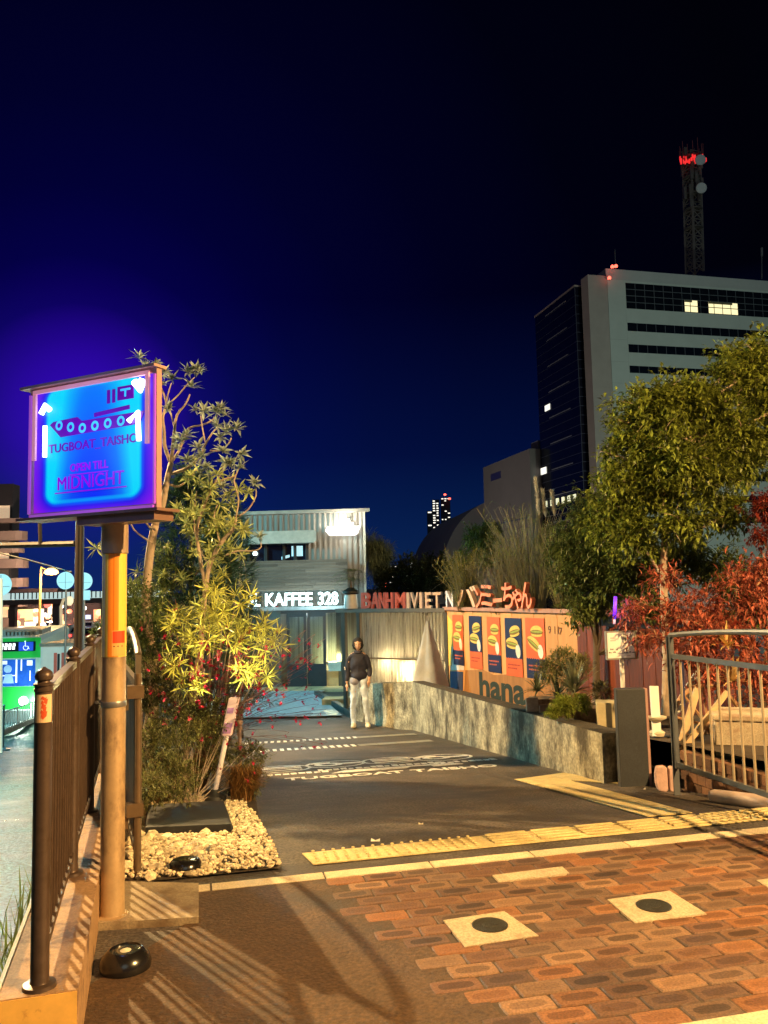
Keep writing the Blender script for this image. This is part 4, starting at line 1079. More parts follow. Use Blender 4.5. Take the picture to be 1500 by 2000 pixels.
tag(b.build('log', M('bleached_log', (.60, .47, .42), .6, var=.2, scale=6, bump=.2), smooth='auto'), 'smooth pale pinkish log lying on the ground in front of the gate', 'log')
# concrete planter block
cb0 = at(1472, 1515, 6.75); f = frame((cb0.x, cb0.y, 0), (1, -.35, 0)); z0 = .10; z1 = at(1440, 1398, 6.75).z
t = thing('planter', 'square weathered concrete planter behind the gate bars', 'planter', (cb0.x, cb0.y, z0))
b = MB(); b.box((-.27, -.45, z0), (.30, 0, z1 - .05), f); b.box((-.285, -.465, z1 - .049), (.315, .015, z1), f)
o = b.build('block', M('planter_concrete', (.50, .42, .30), .75, var=.2, scale=6, fine=.2, bump=.3, stain=(4, (.30, .18, .12), .5, .66)), t)
md = o.modifiers.new('soft_edges', 'BEVEL'); md.width = .012; md.segments = 2
# cart wheel leaning with timber bars
wy = 7.5; wc = at(1383, 1418, wy); wr_ = 76 / 1600 * wy
t = thing('cart_wheel', 'old wooden cart wheel standing behind the gate bars', 'wheel', at(1383, 1500, wy))
axw = Vector((.25, -1, .1)).normalized(); u_ = axw.orthogonal().normalized(); v_ = axw.cross(u_)
b = MB(); ring = [wc + (u_ * math.cos(2 * PI * k / 32) + v_ * math.sin(2 * PI * k / 32)) * wr_ for k in range(33)]; b.tube(ring, .022, 8, cap=False); b.build('rim', wood_br, t, smooth='auto')
for k in range(10):
    a = 2 * PI * k / 10 + .2; b = MB(); b.tube([wc + (u_ * math.cos(a) + v_ * math.sin(a)) * .04, wc + (u_ * math.cos(a) + v_ * math.sin(a)) * (wr_ - .018)], [.014, .011], 6); b.build('spoke', wood_br, t)
b = MB(); b.lathe([(.03, -.05), (.05, -.03), (.05, .03), (.03, .05)], wc, 14, axis=axw); b.build('hub', wood_br, t, smooth='auto')
def beam(label, p, q, w_, h_, mat):
    d = (q - p); L_ = d.length; d.normalize(); s = d.cross(Vector((0, 1, 0))).normalized(); n = s.cross(d)
    g = lambda a, bb_, cc_: p + d * a + s * bb_ + n * cc_
    b = MB(); b.box((0, -w_ / 2, -h_ / 2), (L_, w_ / 2, h_ / 2), g); return tag(b.build('timber', mat), label, 'timber', 'timbers leaning behind the gate')
beam('pale timber leaning steeply in front of the cart wheel', at(1325, 1470, 7.1), at(1362, 1345, 7.25), .055, .03, M('pale_timber', (.50, .34, .18), .6, var=.2, scale=8))
beam('pale timber leaning low across the cart wheel towards the planter', at(1332, 1465, 6.95), at(1420, 1352, 7.1), .042, .03, M('pale_timber'))
beam('white painted board leaning behind the gate bars', at(1318, 1390, 7.9), at(1375, 1300, 7.95), .085, .02, white_m)
beam('white painted board leaning behind the charcoal slab', at(1283, 1438, 7.3), at(1277, 1340, 7.4), .075, .02, white_m)
# bird-bath like white pot behind the slab
wp = at(1283, 1430, 7.35)
b = MB(); b.lathe([(.06, -.03), (.07, 0), (.05, .015), (.02, .03), (.02, .08), (.05, .10), (.085, .12), (.09, .135), (.08, .135)], wp, 20)
tag(b.build('stone_dish', M('cream_stone', (.6, .52, .38), .7, var=.2), smooth='auto'), 'small cream stone dish on a foot half hidden behind the charcoal slab', 'bird bath')
# ================================================================== FOOD STAND: poster wall, corrugated panel, letters
Pa = at(872, 1190, 16.0); Pb = at(1132, 1197, 12.6)
pd = Vector((Pb.x - Pa.x, Pb.y - Pa.y, 0)); PL = pd.length; zt_ = 1.08
pf = frame((Pa.x, Pa.y, 0), pd)         # n towards the viewer side
n_test = pf(0, 1, 0) - pf(0, 0, 0)
if n_test.y > 0: pf = frame((Pa.x, Pa.y, 0), pd, (-n_test.x, -n_test.y, 0))
stand = thing('food_stand', 'food stand with an orange poster wall under a row of sign letters', 'food stand', Pa.xy.to_3d() + Vector((0, 0, -1)))
b = MB(); k = 0; u = 0
rr = random.Random(3)
while u < PL:
    w_ = min(.30, PL - u); b.box((u + .002, -.05 - (.006 if k % 2 else 0), -1.3), (u + w_ - .002, 0 - (.004 if k % 2 else 0), zt_), pf); u += .30; k += 1
b.build('poster_wall', wood_or, stand)
b = MB(); b.box((-.06, -.10, zt_ + .001), (PL + .02, .05, zt_ + .065), pf); b.build('top_beam', M('beam_pink', (.42, .22, .17), .6, var=.2), stand)
b = MB(); b.box((-.05, -.03, -1.3), (-.002, .03, zt_), pf); b.box((PL + .002, -.03, -1.3), (PL + .07, .02, zt_ - .01), pf); b.build('corner_post', M('post_brown', (.30, .11, .05), .6), stand)
def pu(px):   # u along the wall for a pixel column near its top
    lo, hi = -1.0, PL + 1
    for _ in range(40):
        m_ = (lo + hi) / 2
        if project(pf(m_, 0, zt_))[0] < px: lo = m_
        else: hi = m_
    return lo
def pz(u, py):
    p = pf(u, 0, 0); return at(project(p)[0], py, p.y).z
# painted lower band of the wall
b = MB(); b.prism([(pu(897), -1.0), (PL - .01, -1.0), (PL - .01, pz(PL, 1330)), (pu(1040), pz(pu(1040), 1330)), (pu(1000), pz(pu(1000), 1317)), (pu(960), pz(pu(960), 1318)), (pu(940), pz(pu(940), 1308)), (pu(905), pz(pu(905), 1309))], pf, .0015, .004)
b.build('painted_band', M('band_brown', (.36, .16, .05), .6, var=.25, scale=3, stretch=(4, 4, .5)), stand)
b = MB(); b.prism([(pu(875), -1.0), (pu(897), -1.0), (pu(901), pz(pu(901), 1312)), (pu(876), pz(pu(876), 1311))], pf, .0015, .0045); b.build('painted_corner', M('band_blue', (.03, .05, .14), .6), stand)
b = MB(); b.prism([(pu(877), pz(pu(877), 1309)), (pu(903), pz(pu(903), 1309)), (pu(903), pz(pu(903), 1278)), (pu(880), pz(pu(880), 1262))], pf, .0015, .0045); b.build('painted_corner', M('band_white', (.62, .58, .60), .6), stand)
b = MB(); b.prism([(pu(873), pz(pu(873), 1300)), (pu(880), pz(pu(880), 1300)), (pu(886), pz(pu(886), 1262)), (pu(884), pz(pu(884), 1215)), (pu(873), pz(pu(873), 1200))], pf, .0015, .0045); b.build('painted_corner', M('band_yellow', (.80, .52, .10), .6), stand)
# posters
navy = M('poster_navy', (.012, .018, .075), .5, var=.1); orng = M('poster_orange', (.68, .12, .035), .5, var=.1)
bun = M('bun_yellow', (.72, .50, .12), .6, var=.2, scale=30); bun2 = M('bun_dark', (.20, .13, .02), .6, var=.3, scale=30); pwhite = M('paper_white', (.75, .70, .62), .6); lgreen = M('lettuce', (.30, .36, .06), .6)
def ell(cu, cz, ru, rz, rot=0, n=14, top=False):
    out = []
    for k in range(n):
        a = (PI * k / (n - 1)) if top else 2 * PI * k / n
        x, z = ru * math.cos(a), rz * math.sin(a); out.append((cu + x * math.cos(rot) - z * math.sin(rot), cz + x * math.sin(rot) + z * math.cos(rot)))
    return out
posters = [((884, 904), 1201, (1271, 1293), orng, navy, 'leftmost'), ((916, 940), 1203, (1274, 1300), navy, orng, ''), ((951, 976), 1205, (1280, 1307), orng, navy, ''), ((986, 1018), 1207, (1287, 1315), navy, orng, ''), ((1026, 1063), 1207, (1288, 1320), orng, navy, '')]
desc = ['orange over navy sandwich poster at the end of the row by the grey cone', 'navy over orange sandwich poster, second from the grey cone', 'orange over navy sandwich poster in the middle of the row of five', 'navy over orange sandwich poster, fourth from the grey cone', 'widest orange sandwich poster, half hidden by the potted plants']
for i, ((x0, x1), yt, (ym, yb), ca, cb_, _) in enumerate(posters):
    u0, u1 = pu(x0), pu(x1); uc = (u0 + u1) / 2; zt2 = pz(uc, yt); zm = pz(uc, ym); zb2 = pz(uc, yb + 6); W_ = u1 - u0
    t = thing('sandwich_poster', desc[i], 'poster', pf(uc, .01, zb2), 'sandwich posters on the orange wall')
    b = MB(); b.box((u0, .008, zm), (u1, .013, zt2), pf); b.build('poster_top', ca, t)
    b = MB(); b.box((u0, .008, zb2), (u1, .0128, zm - .0005), pf)
    nz_ = 9
    for k in range(nz_): b.prism([(u0 + W_ * k / nz_, zm), (u0 + W_ * (k + 1) / nz_, zm), (u0 + W_ * (k + .5) / nz_, zm + .02)], pf, .0131, .0135)
    b.build('poster_bottom', cb_, t)
    h = zt2 - zm
    b = MB(); g1 = MB(); g2 = MB(); g3 = MB()
    for (cx, cz, s_, ro) in ((uc + W_ * .10, zm + h * .66, .32, .2 * (i % 2)), (uc - W_ * .08, zm + h * .36, .36, -.1 - (.4 if i == 4 else 0))):
        b.prism(ell(cx, cz + h * .02, W_ * s_, h * .14, ro, top=True), pf, .0138, .018)
        g1.prism(ell(cx, cz, W_ * s_ * 1.03, h * .06, ro), pf, .0184, .0205)
        g3.prism(ell(cx + W_ * .02, cz + h * .012, W_ * s_ * .95, h * .022, ro), pf, .0208, .0225)
        b.prism(ell(cx, cz - h * .06, W_ * s_ * .9, h * .055, ro), pf, .0138, .0182)
    g2.prism(ell(uc + W_ * .28, zm + h * .20, W_ * .14, h * .17, .1), pf, .0186, .0212)
    b.build('bun', bun, t); g1.build('filling', bun2, t); g2.build('wrapper', pwhite, t); g3.build('lettuce', lgreen, t)
    b = MB(); rr = random.Random(i)
    for q in range(2):
        x = u0 + W_ * .12
        while x < u1 - W_ * (.15 + .2 * q): w_ = rr.uniform(.012, .03); b.box((x, .0131, zb2 + (zm - zb2) * (.62 - q * .2)), (x + w_, .0136, zb2 + (zm - zb2) * (.70 - q * .2)), pf); x += w_ + .01
    b.build('poster_text', ca if cb_ is orng and False else (orng if cb_ is navy else M('poster_darkred', (.30, .03, .02), .6)), t)
b = MB()
uu = pu(1068); b.text('9 11', pf, height=.12, depth=.003, u=uu + .02, z=pz(uu, 1237), align='LEFT', n0=.002, width=.26); b.text('7', pf, height=.11, depth=.003, u=pu(1091), z=pz(uu, 1238), align='LEFT', n0=.002)
b.build('wall_lettering', M('ink_brown', (.12, .05, .02), .6), stand)
b = MB(); hb_ = pu(930)
sx0 = pu(932); sx1 = pu(1030)
b.text('hana.', pf, height=.46, depth=.004, u=(sx0 + sx1) / 2, z=pz((sx0 + sx1) / 2, 1371), n0=.0045, width=sx1 - sx0, bold=.03)
b.build('wall_lettering', M('ink_green', (.02, .03, .02), .6), stand)

# Vietnamese letters on the beam: each one a thing standing on it
red_l = M('letter_red', (.55, .09, .05), .5, var=.2, scale=8); cream_l = M('letter_cream', (.66, .42, .30), .5, var=.15, scale=8); white_l = M('letter_white', (.68, .64, .72), .5, var=.1); salmon = M('letter_salmon', (.85, .26, .15), .5, var=.15, scale=8)
Pc = at(668, 1192, 17.4); qd = Vector((Pa.x - Pc.x, Pa.y - Pc.y, 0)); QL = qd.length
qf = frame((Pc.x, Pc.y, 0), qd); 
if (qf(0, 1, 0) - qf(0, 0, 0)).y > 0: qf = frame((Pc.x, Pc.y, 0), qd, -(qf(0, 1, 0) - qf(0, 0, 0)))
zc = 1.06
def qu(px):
    lo, hi = -1.0, QL + 1
    for _ in range(40):
        m_ = (lo + hi) / 2
        if project(qf(m_, 0, zc))[0] < px: lo = m_
        else: hi = m_
    return lo
lets = [('B', 706, 724, red_l), ('A', 725, 739, red_l), ('N', 740, 752, red_l), ('H', 753, 767, red_l), ('M', 772, 792, red_l), ('I', 795, 800, cream_l), ('V', 802, 818, cream_l), ('I', 820, 825, cream_l), ('E', 831, 843, cream_l), ('T', 846, 862, cream_l), ('N', 872, 886, white_l)]
lt = thing('sign_letters', 'row of painted upright Latin letters reading BANH MI VIET N on the stand roof edge', 'sign letters', qf(0, 0, zc + .07))
for i, (ch, x0, x1, m_) in enumerate(lets):
    onp = x0 > 868; ff, uf = (pf, pu) if onp else (qf, qu)
    u0, u1 = uf(x0), uf(x1); hh = at(x0, 1157, ff(u0, 0, 0).y).z - at(x0, 1188, ff(u0, 0, 0).y).z
    b = MB(); b.text(ch, ff, height=hh, depth=.07, u=(u0 + u1) / 2, z=(zt_ + .066 if onp else zc + .061), width=(u1 - u0), n0=-.06, bold=.018); b.build('letter', m_, lt)
jt = thing('sign_letters', 'larger salmon red Japanese letters leaning along the stand roof edge', 'sign letters', pf(1, 0, zt_ + .066))
js = [('バ', 897, 938), ('ン', 938, 952), ('ミ', 951, 974), ('ー', 975, 993), ('ち', 994, 1016), ('ゃ', 1016, 1036), ('ん', 1034, 1056)]
for i, (ch, x0, x1) in enumerate(js):
    u0, u1 = pu(x0), pu(x1); Y_ = pf(u0, 0, 0).y; yt = (1149, 1152, 1150, 1168, 1145, 1158, 1142)[i]; yb = (1190, 1190, 1196, 1176, 1194, 1196, 1193)[i]
    hh = (yb - yt) / 1600 * Y_; rot = (0, .1, .15, .05, 0, .1, 0)[i]
    z_b = zt_ + .066 + (0 if i != 3 else .10)
    g = (lambda rot, uc, zb__: (lambda u, n, z: pf(uc + (u - uc) * math.cos(rot) - (z - zb__) * math.sin(rot), n, zb__ + (u - uc) * math.sin(rot) + (z - zb__) * math.cos(rot))))(rot, (u0 + u1) / 2, z_b)
    b = MB(); b.text(ch, g, height=hh, depth=.08, u=(u0 + u1) / 2, z=z_b, width=(u1 - u0), n0=.0 + .015 * i, bold=.015); b.build('letter', salmon if i else cream_l, jt)

# corrugated translucent front
b = MB(); b.box((-.15, -.14, zc - .02), (QL - .02, .04, zc + .06), qf); b.build('roof_beam', M('beam_grey', (.12, .11, .10), .5, metal=.2), stand)
V, Fc = [], []; n = 220
u0, u1 = qu(703), QL - .03
for i in range(n + 1):
    u = u0 + (u1 - u0) * i / n; nn = .018 * math.sin(2 * PI * u / .075)
    for z in (-.62, zc - .02): V.append(qf(u, nn, z))
Fc = [(2 * i, 2 * i + 2, 2 * i + 3, 2 * i + 1) for i in range(n)]
cor = build('corrugated_panel', V, Fc, M('corrugated_sheet', (.42, .39, .34), .3, var=.35, scale=3, stretch=(9, 9, .4), transl=.45, stain=(4, (.10, .08, .06), .52, .66, (4, 4, .3)), spec=.7), stand, smooth=True, recalc=False)
b = MB(); 
for px in (672, 700, 868):
    u = qu(px) if px < 868 else QL - .02; b.box((u - .035, -.05, -1.3), (u + .035, .03, zc - .021), qf)
b.build('frame_post', M('frame_black', (.05, .045, .04), .5), stand)
b = MB(); b.box((u0, -.04, .10), (u1, .025, .125), qf); b.box((u0, -.04, -.66), (u1, .025, -.62), qf); b.build('cross_rail', M('rail_brown', (.14, .09, .05), .5), stand)
bm_ = M('lit_counter', (.9, .7, .3), .5, emit=(1.0, .78, .28), es=1.0)
b = MB(); b.box((u0 + .1, -.30, -.30), (u1 - .3, -.26, .02), qf); b.build('counter_light', bm_, stand)
lamp('counter_bulb', qf(u0 + .6, -.22, .05), 35, (1, .8, .4), .04, parent=stand); lamp('counter_bulb', qf(u0 + 1.1, -.2, -.15), 75, (1, .78, .35), .05, parent=stand)
lamp('counter_bulb', qf(u0 + 1.6, -.2, -.25), 75, (1, .8, .35), .05, parent=stand)
b = MB(); b.box((u0, -1.8, -1.3), (u1, -1.75, zc - .03), qf); b.build('back_wall', wood_br, stand)
b = MB(); b.box((-.1, -1.8, zc - .025), (QL + .5, -.141, zc - .0205), qf); b.build('roof', M('roof_dark', (.05, .05, .05), .6), stand)
# small boards under the panel
t = thing('menu_board', 'small navy board with white writing beside the standing person', 'board', qf(qu(732), .06, -.9))
b = MB(); ua_, ub_ = qu(718), qu(748); b.box((ua_, .05, -.92), (ub_, .07, -.58), qf); b.build('panel', navy, t)
b = MB(); um = (ua_ + ub_) / 2 + .06
for (z, xs_) in ((-.71, ((-.02, .03), (.04, .10))), (-.82, ((-.06, -.01), (.01, .06), (.065, .12)))):
    for a, c_ in xs_: b.box((um + a, .0705, z), (um + c_, .073, z + .045), qf)
b.build('panel_text', pwhite, t)
t = thing('menu_board', 'white board with a red flower picture under the corrugated panel', 'board', qf(qu(772), .06, -.9))
b = MB(); ua_, ub_ = qu(749), qu(794); b.box((ua_, .05, -.92), (ub_, .07, -.60), qf); b.build('panel', pwhite, t)
b = MB(); r = random.Random(3)
for k in range(16): 
    a, c_ = (r.gauss(.5, .16), r.gauss(.5, .2)); uu_, zz = ua_ + (ub_ - ua_) * min(max(a, .1), .9), -.92 + .32 * min(max(c_, .12), .86)
    b.prism(ell(uu_, zz, r.uniform(.015, .045), r.uniform(.015, .04)), qf, .0705 + k * .0002, .0706 + k * .0002 + .0001)
b.build('flower_picture', M('pic_red', (.45, .03, .02), .6, var=.4, scale=30), t)

# grey folded parasol cone on the wall
cy = 15.6; cbase = at(838, 1336, cy)
b = MB(); hh = at(838, 1212, cy).z - cbase.z; rb = 34 / 1600 * cy
prof = [(rb, 0), (rb * .8, hh * .22), (rb * .42, hh * .62), (rb * .16, hh * .9), (.02, hh)]
t = thing('folded_parasol', 'tall grey cone of a folded canvas parasol standing behind the concrete wall corner', 'parasol', cbase)
V, Fc = [], []; n = 40
cpr = [(rb * 1.06, -.35), (rb, 0)] + prof[1:]
for (r_, z) in cpr:
    for k in range(n): 
        a = 2 * PI * k / n; q = 1 + .13 * math.cos(5 * a + .4); V.append(cbase + Vector((math.cos(a) * r_ * q, math.sin(a) * r_ * q * .5, z)))
for i in range(len(cpr) - 1):
    for k in range(n): Fc.append((i * n + k, i * n + (k + 1) % n, (i + 1) * n + (k + 1) % n, (i + 1) * n + k))
build('canvas', V, Fc, M('canvas_grey', (.40, .43, .47), .8, var=.12, bump=.1), t, smooth=True)
b = MB(); b.tube([cbase + Vector((0, 0, hh - .02)), cbase + Vector((0, 0, hh + .08))], .012, 8); b.build('finial', galv, t)

# jar shaped planter with a small palm on the roof edge
jc = qf(qu(683), -.05, zc + .061); jr = 13 / 1600 * 17.3
t = thing('jar_planter', 'white jar with dark lid and small palm on the stand roof edge', 'plant pot', jc)
b = MB(); b.lathe([(jr, 0), (jr * 1.05, .03), (jr * .95, .22), (jr * .85, .30)], jc, 22); b.build('jar', M('jar_white', (.55, .55, .55), .4, var=.15), t, smooth='auto')
b = MB(); b.lathe([(jr * 1.1, .301), (jr * 1.28, .33), (jr * 1.25, .36), (jr * .6, .42), (jr * .4, .44)], jc, 22); b.build('lid', black_r, t, smooth='auto')
V, Fc = [], []; r = random.Random(5)
for k in range(26):
    a = r.uniform(0, 6.3); e = R(r.uniform(5, 75)); d = Vector((math.cos(a) * math.cos(e), math.sin(a) * math.cos(e), math.sin(e))); c = jc + Vector((0, 0, .60))
    for j in range(10):
        p = c + d * (.05 + j * .055) + Vector((0, 0, -.012 * j * j * .35)); s = d.cross(Vector((0, 0, 1))).normalized()
        for sg in (-1, 1): leaf(V, Fc, p, (d * .6 + s * sg + Vector((0, 0, -.2))).normalized(), Vector((0, 0, 1)), .12, .012)
build('fronds', V, Fc, leafm('palm_leaf', (.16, .20, .07), .5), t, recalc=False)
b = MB(); b.tube([jc + Vector((0, 0, .43)), jc + Vector((0, 0, .60))], [.03, .02], 8); b.build('stem', bark_dk, t)

# --- red plank fence behind the notice board
f0 = at(1126, 1210, 12.2); f1 = at(1420, 1215, 9.6); fd = Vector((f1.x - f0.x, f1.y - f0.y, 0)); FL = fd.length; ff = frame((f0.x, f0.y, 0), fd)
if (ff(0, 1, 0) - ff(0, 0, 0)).y > 0: ff = frame((f0.x, f0.y, 0), fd, -(ff(0, 1, 0) - ff(0, 0, 0)))
t = thing('plank_fence', 'tall reddish brown plank fence behind the notice board', 'fence', ff(0, 0, -.3)); b = MB(); u = 0; r = random.Random(8)
while u < FL: w_ = r.uniform(.11, .15); b.box((u, -.02 - r.uniform(0, .01), -.4), (u + w_ - .006, r.uniform(0, .01), .92 + r.uniform(-.02, .02)), ff); u += w_
b.build('planks', wood_red, t)
b = MB(); b.box((0, -.06, .2), (FL, -.031, .3), ff); b.box((0, -.06, .75), (FL, -.031, .85), ff); b.build('rail', bark_dk, t)

# --- plants on the retaining wall
def planter_box(px, py, Y, w_, d_, h_, label, mat):
    c = at(px, py, Y); f = frame((c.x, c.y, c.z), (1, -.25, 0)); b = MB()
    b.box((-w_ / 2, -d_, 0), (w_ / 2, 0, h_ - .03), f); b.box((-w_ / 2 - .012, -d_ - .012, h_ - .029), (w_ / 2 + .012, .012, h_), f)
    t = thing('planter', label, 'planter', c, 'planters on the retaining wall'); o = b.build('trough', mat, t); return t, c
wst = M('weathered_trough', (.34, .24, .16), .75, var=.25, scale=8, bump=.2, stain=(6, (.14, .08, .05), .5, .65))
planter_box(1133, 1412, 8.6, .62, .30, .15, 'long brown trough on the wall holding mossy green plants', wst)
planter_box(1070, 1395, 9.6, .42, .26, .17, 'small weathered trough on the wall nearer the posters', wst)
bl = [(Pz(x, y, Y), s) for x, y, Y, s in ((1100, 1378, 8.4, .14), (1135, 1372, 8.5, .12), (1080, 1390, 8.3, .08))]
shrub('moss_plant', 'mossy bright green cushion plant spilling over the long trough', 'plant', at(1105, 1395, 8.6), bl, 5200, (.16, .22, .03), 61, L=.03, W=.012, stems=6, stem_r=.004, mat=leafm('moss_leaf', (.20, .24, .035), .5))
r = random.Random(15)
def agave(px, py, Y, n, L_, label, seed, c=(.26, .26, .15)):
    r = random.Random(seed); base = at(px, py, Y); V, Fc = [], []
    t = thing('spiky_plant', label, 'plant', base, 'spiky plants on the wall')
    for k in range(n):
        a = r.uniform(0, 6.3); e = R(r.uniform(8, 88)); d = Vector((math.cos(a) * math.cos(e), math.sin(a) * math.cos(e), math.sin(e))); s = d.cross(Vector((0, 0, 1))).normalized() if e < 1.5 else Vector((1, 0, 0)); q = base.copy(); prev = None; LL = L_ * r.uniform(.6, 1.1)
        for j in range(6):
            t_ = j / 5; w_ = .016 * (1 - t_) ** .7 + .0012; p = base + d * LL * t_ - Vector((0, 0, LL * .35 * t_ * t_ * math.cos(e)))
            i = len(V); V += [p - s * w_, p + s * w_]
            if j: Fc.append((i - 2, i - 1, i + 1, i))
    build('leaves', V, Fc, leafm('agave%d_leaf' % seed, c, .4, isl=.4), t, recalc=False)
agave(1122, 1352, 8.9, 90, .46, 'large grey green spiky agave fanning up behind the long trough', 3)
agave(1090, 1360, 9.1, 40, .30, 'smaller dark spiky plant low beside the agave', 4, (.10, .11, .06))
agave(1050, 1350, 9.8, 44, .26, 'dark spiky rosette at the end of the posters', 6, (.09, .10, .05))
bl = [(Pz(x, y, Y), s) for x, y, Y, s in ((1100, 1290, 10.2, .24), (1070, 1310, 10, .2), (1130, 1300, 10, .2), (1175, 1350, 8.9, .13))]
shrub('shrub', 'olive green shrub in front of the blank end of the orange wall', 'shrub', at(1100, 1390, 10), bl, 3600, (.15, .16, .06), 62, L=.06, W=.014, stems=20, mat=leafm('olive_leaf', (.19, .19, .07), .45))
agave(1205, 1425, 8.2, 26, .16, 'tiny reddish spiky plant on the wall end by the charcoal slab', 8, (.22, .08, .04))
for i, (px, py, Y, s_, lb) in enumerate(((1040, 1395, 9.3, .07, 'upright pale broken tile leaning on the wall top by the small trough'), (1062, 1400, 9.2, .05, 'dark edged tile propped next to the small trough'))):
    c = at(px, py, Y); b = MB(); b.box((-s_, -.02, -.01), (s_, .01, s_ * 2.6), frame(c, (1, .3, 0))); tag(b.build('tile', M('tile_pale%d' % i, ((.42, .34, .27), (.22, .14, .11))[i], .6, var=.3, scale=20)), lb, 'tile')
bigc = at(1200, 1400, 8.1)
b = MB(); b.box((-.16, -.25, -.12), (.14, .0, .13), frame(bigc, (1, -.2, 0))); o = b.build('stone_trough', M('trough_cream', (.52, .44, .27), .7, var=.15, bump=.2)); tag(o, 'cream stone block trough at the end of the long brown trough', 'trough')

# --- trees on the right
def tree(name, label, base, trunk, blobs, n, mat, seed, L=.09, W=.035, r0=.05, bark=None, group=None, gap=.0, clump=14):
    r = random.Random(seed); V, Fc = [], []; t = thing(name, label, 'tree', base, group); b = MB()
    limb(b, [base] + trunk, r0, r0 * .35, 9)
    tips = trunk
    for c, rad in blobs:
        s = min(tips, key=lambda q: (q - c).length + (0 if q.z < c.z else .6)); m_ = s.lerp(c, .5) + rdir(r) * rad * .25
        limb(b, [s, m_, c], r0 * .38, r0 * .12, 6)
        for k in range(5):
            e = c + rdir(r) * rad * .8; limb(b, [c.lerp(m_, r.random() * .6), c.lerp(e, .5) + rdir(r) * rad * .15, e], r0 * .13, r0 * .04, 4)
    b.build('trunk', bark or bark_dk, t, smooth=True)
    tot = sum(q[1] ** 2.2 for q in blobs)
    for c, rad in blobs:
        for k in range(max(1, int(n * rad ** 2.2 / tot / clump))):
            d = rdir(r); rr = rad * (r.random() ** .42) * (.72 + .75 * noise.noise(d * 1.9 + c * .8)); p = c + Vector((d.x, d.y, d.z * .85)) * rr
            q0 = (d + rdir(r) * .7 + Vector((0, 0, -.15))).normalized(); sp = L * 1.5
            for j in range(clump):
                q = (q0 + rdir(r) * .9).normalized(); leaf(V, Fc, p + rdir(r) * sp * r.random(), q, Vector((0, 0, 1)), L * r.uniform(.6, 1.25), W * r.uniform(.7, 1.2), .25)
    build('crown', V, Fc, mat, t, recalc=False); return t
gl = leafm('big_tree_leaf', (.165, .20, .032), .38, isl=.85, transl=.25); gl2 = leafm('ivy_tree_leaf', (.11, .14, .035), .4, isl=.55)
tb0 = at(1300, 1400, 9.8); tb0.z = bed_z(tb0.x, tb0.y)
BL = [(1290, 800, 10, .42), (1360, 790, 10.3, .45), (1300, 870, 9.8, .5), (1240, 860, 10, .35), (1400, 850, 10.2, .5), (1380, 930, 9.8, .5), (1290, 950, 9.9, .5), (1210, 985, 10.3, .5), (1450, 900, 10.6, .5), (1250, 910, 10.4, .35), (1215, 850, 10.1, .2), (1390, 770, 10, .22),
      (1330, 1020, 9.7, .45), (1235, 1045, 10, .45), (1180, 1030, 10.6, .42), (1480, 780, 10.4, .35), (1470, 720, 10.2, .42), (1520, 800, 10.2, .5), (1500, 690, 10.4, .42), (1250, 805, 10, .42), (1305, 790, 10, .45), (1345, 770, 10.2, .36), (1430, 720, 10.2, .42), (1385, 800, 10, .5), (1190, 880, 10.1, .16), (1215, 940, 10, .4), (1330, 900, 9.6, .5), (1440, 850, 10, .5), (1420, 1000, 10.2, .4), (1450, 740, 10, .25), (1205, 820, 10, .12), (1200, 905, 10.1, .18)]
tree('broadleaf_tree', 'large broadleaf tree with sunny green ragged crown in front of the office block'.replace('sunny green', 'yellow green'), tb0, [at(1302, 1280, 9.8), at(1296, 1130, 9.8), at(1300, 1040, 9.9), at(1312, 940, 10), at(1340, 860, 10.1), at(1355, 800, 10.1)], [(at(x, y, Y), s) for x, y, Y, s in BL], 44000, gl, 41, L=.085, W=.038, r0=.055, clump=10, bark=bark_m)
tb1 = at(1160, 1400, 11.6); tb1.z = bed_z(tb1.x, tb1.y)
BL = [(1150, 1010, 11.6, .5), (1110, 1070, 11.8, .45), (1170, 1090, 11.4, .55), (1120, 1130, 11.5, .4), (1190, 1150, 11.2, .45), (1230, 1120, 11, .5), (1290, 1100, 11.2, .5), (1350, 1090, 11.4, .5), (1420, 1120, 11.2, .5), (1480, 1180, 11, .5), (1140, 1190, 11.3, .32), (1270, 1180, 11, .4), (1170, 1180, 11.3, .3)]
tree('broadleaf_tree', 'dark rounded evergreen tree between the bamboo and the big broadleaf tree', tb1, [at(1165, 1280, 11.6), at(1160, 1150, 11.5), at(1150, 1060, 11.6)], [(at(x, y, Y), s) for x, y, Y, s in BL], 22000, gl2, 42, L=.08, W=.034, r0=.06, clump=10)
tb2 = at(1490, 1400, 9.2); tb2.z = bed_z(tb2.x, tb2.y)
rl = leafm('maple_leaf', (.17, .022, .012), .5, isl=.5, transl=.3)
tree('maple_tree', 'dark red maple cut off by the picture edge beside the broadleaf tree', tb2, [at(1500, 1250, 9.2), at(1510, 1100, 9.2), at(1505, 1020, 9.2)], [(at(x, y, Y), s) for x, y, Y, s in ((1490, 990, 9.2, .24), (1520, 1030, 9.2, .3), (1480, 1050, 9.1, .16), (1540, 970, 9.3, .3), (1500, 1130, 9, .3))], 5200, rl, 43, L=.05, W=.022, r0=.04, clump=9)
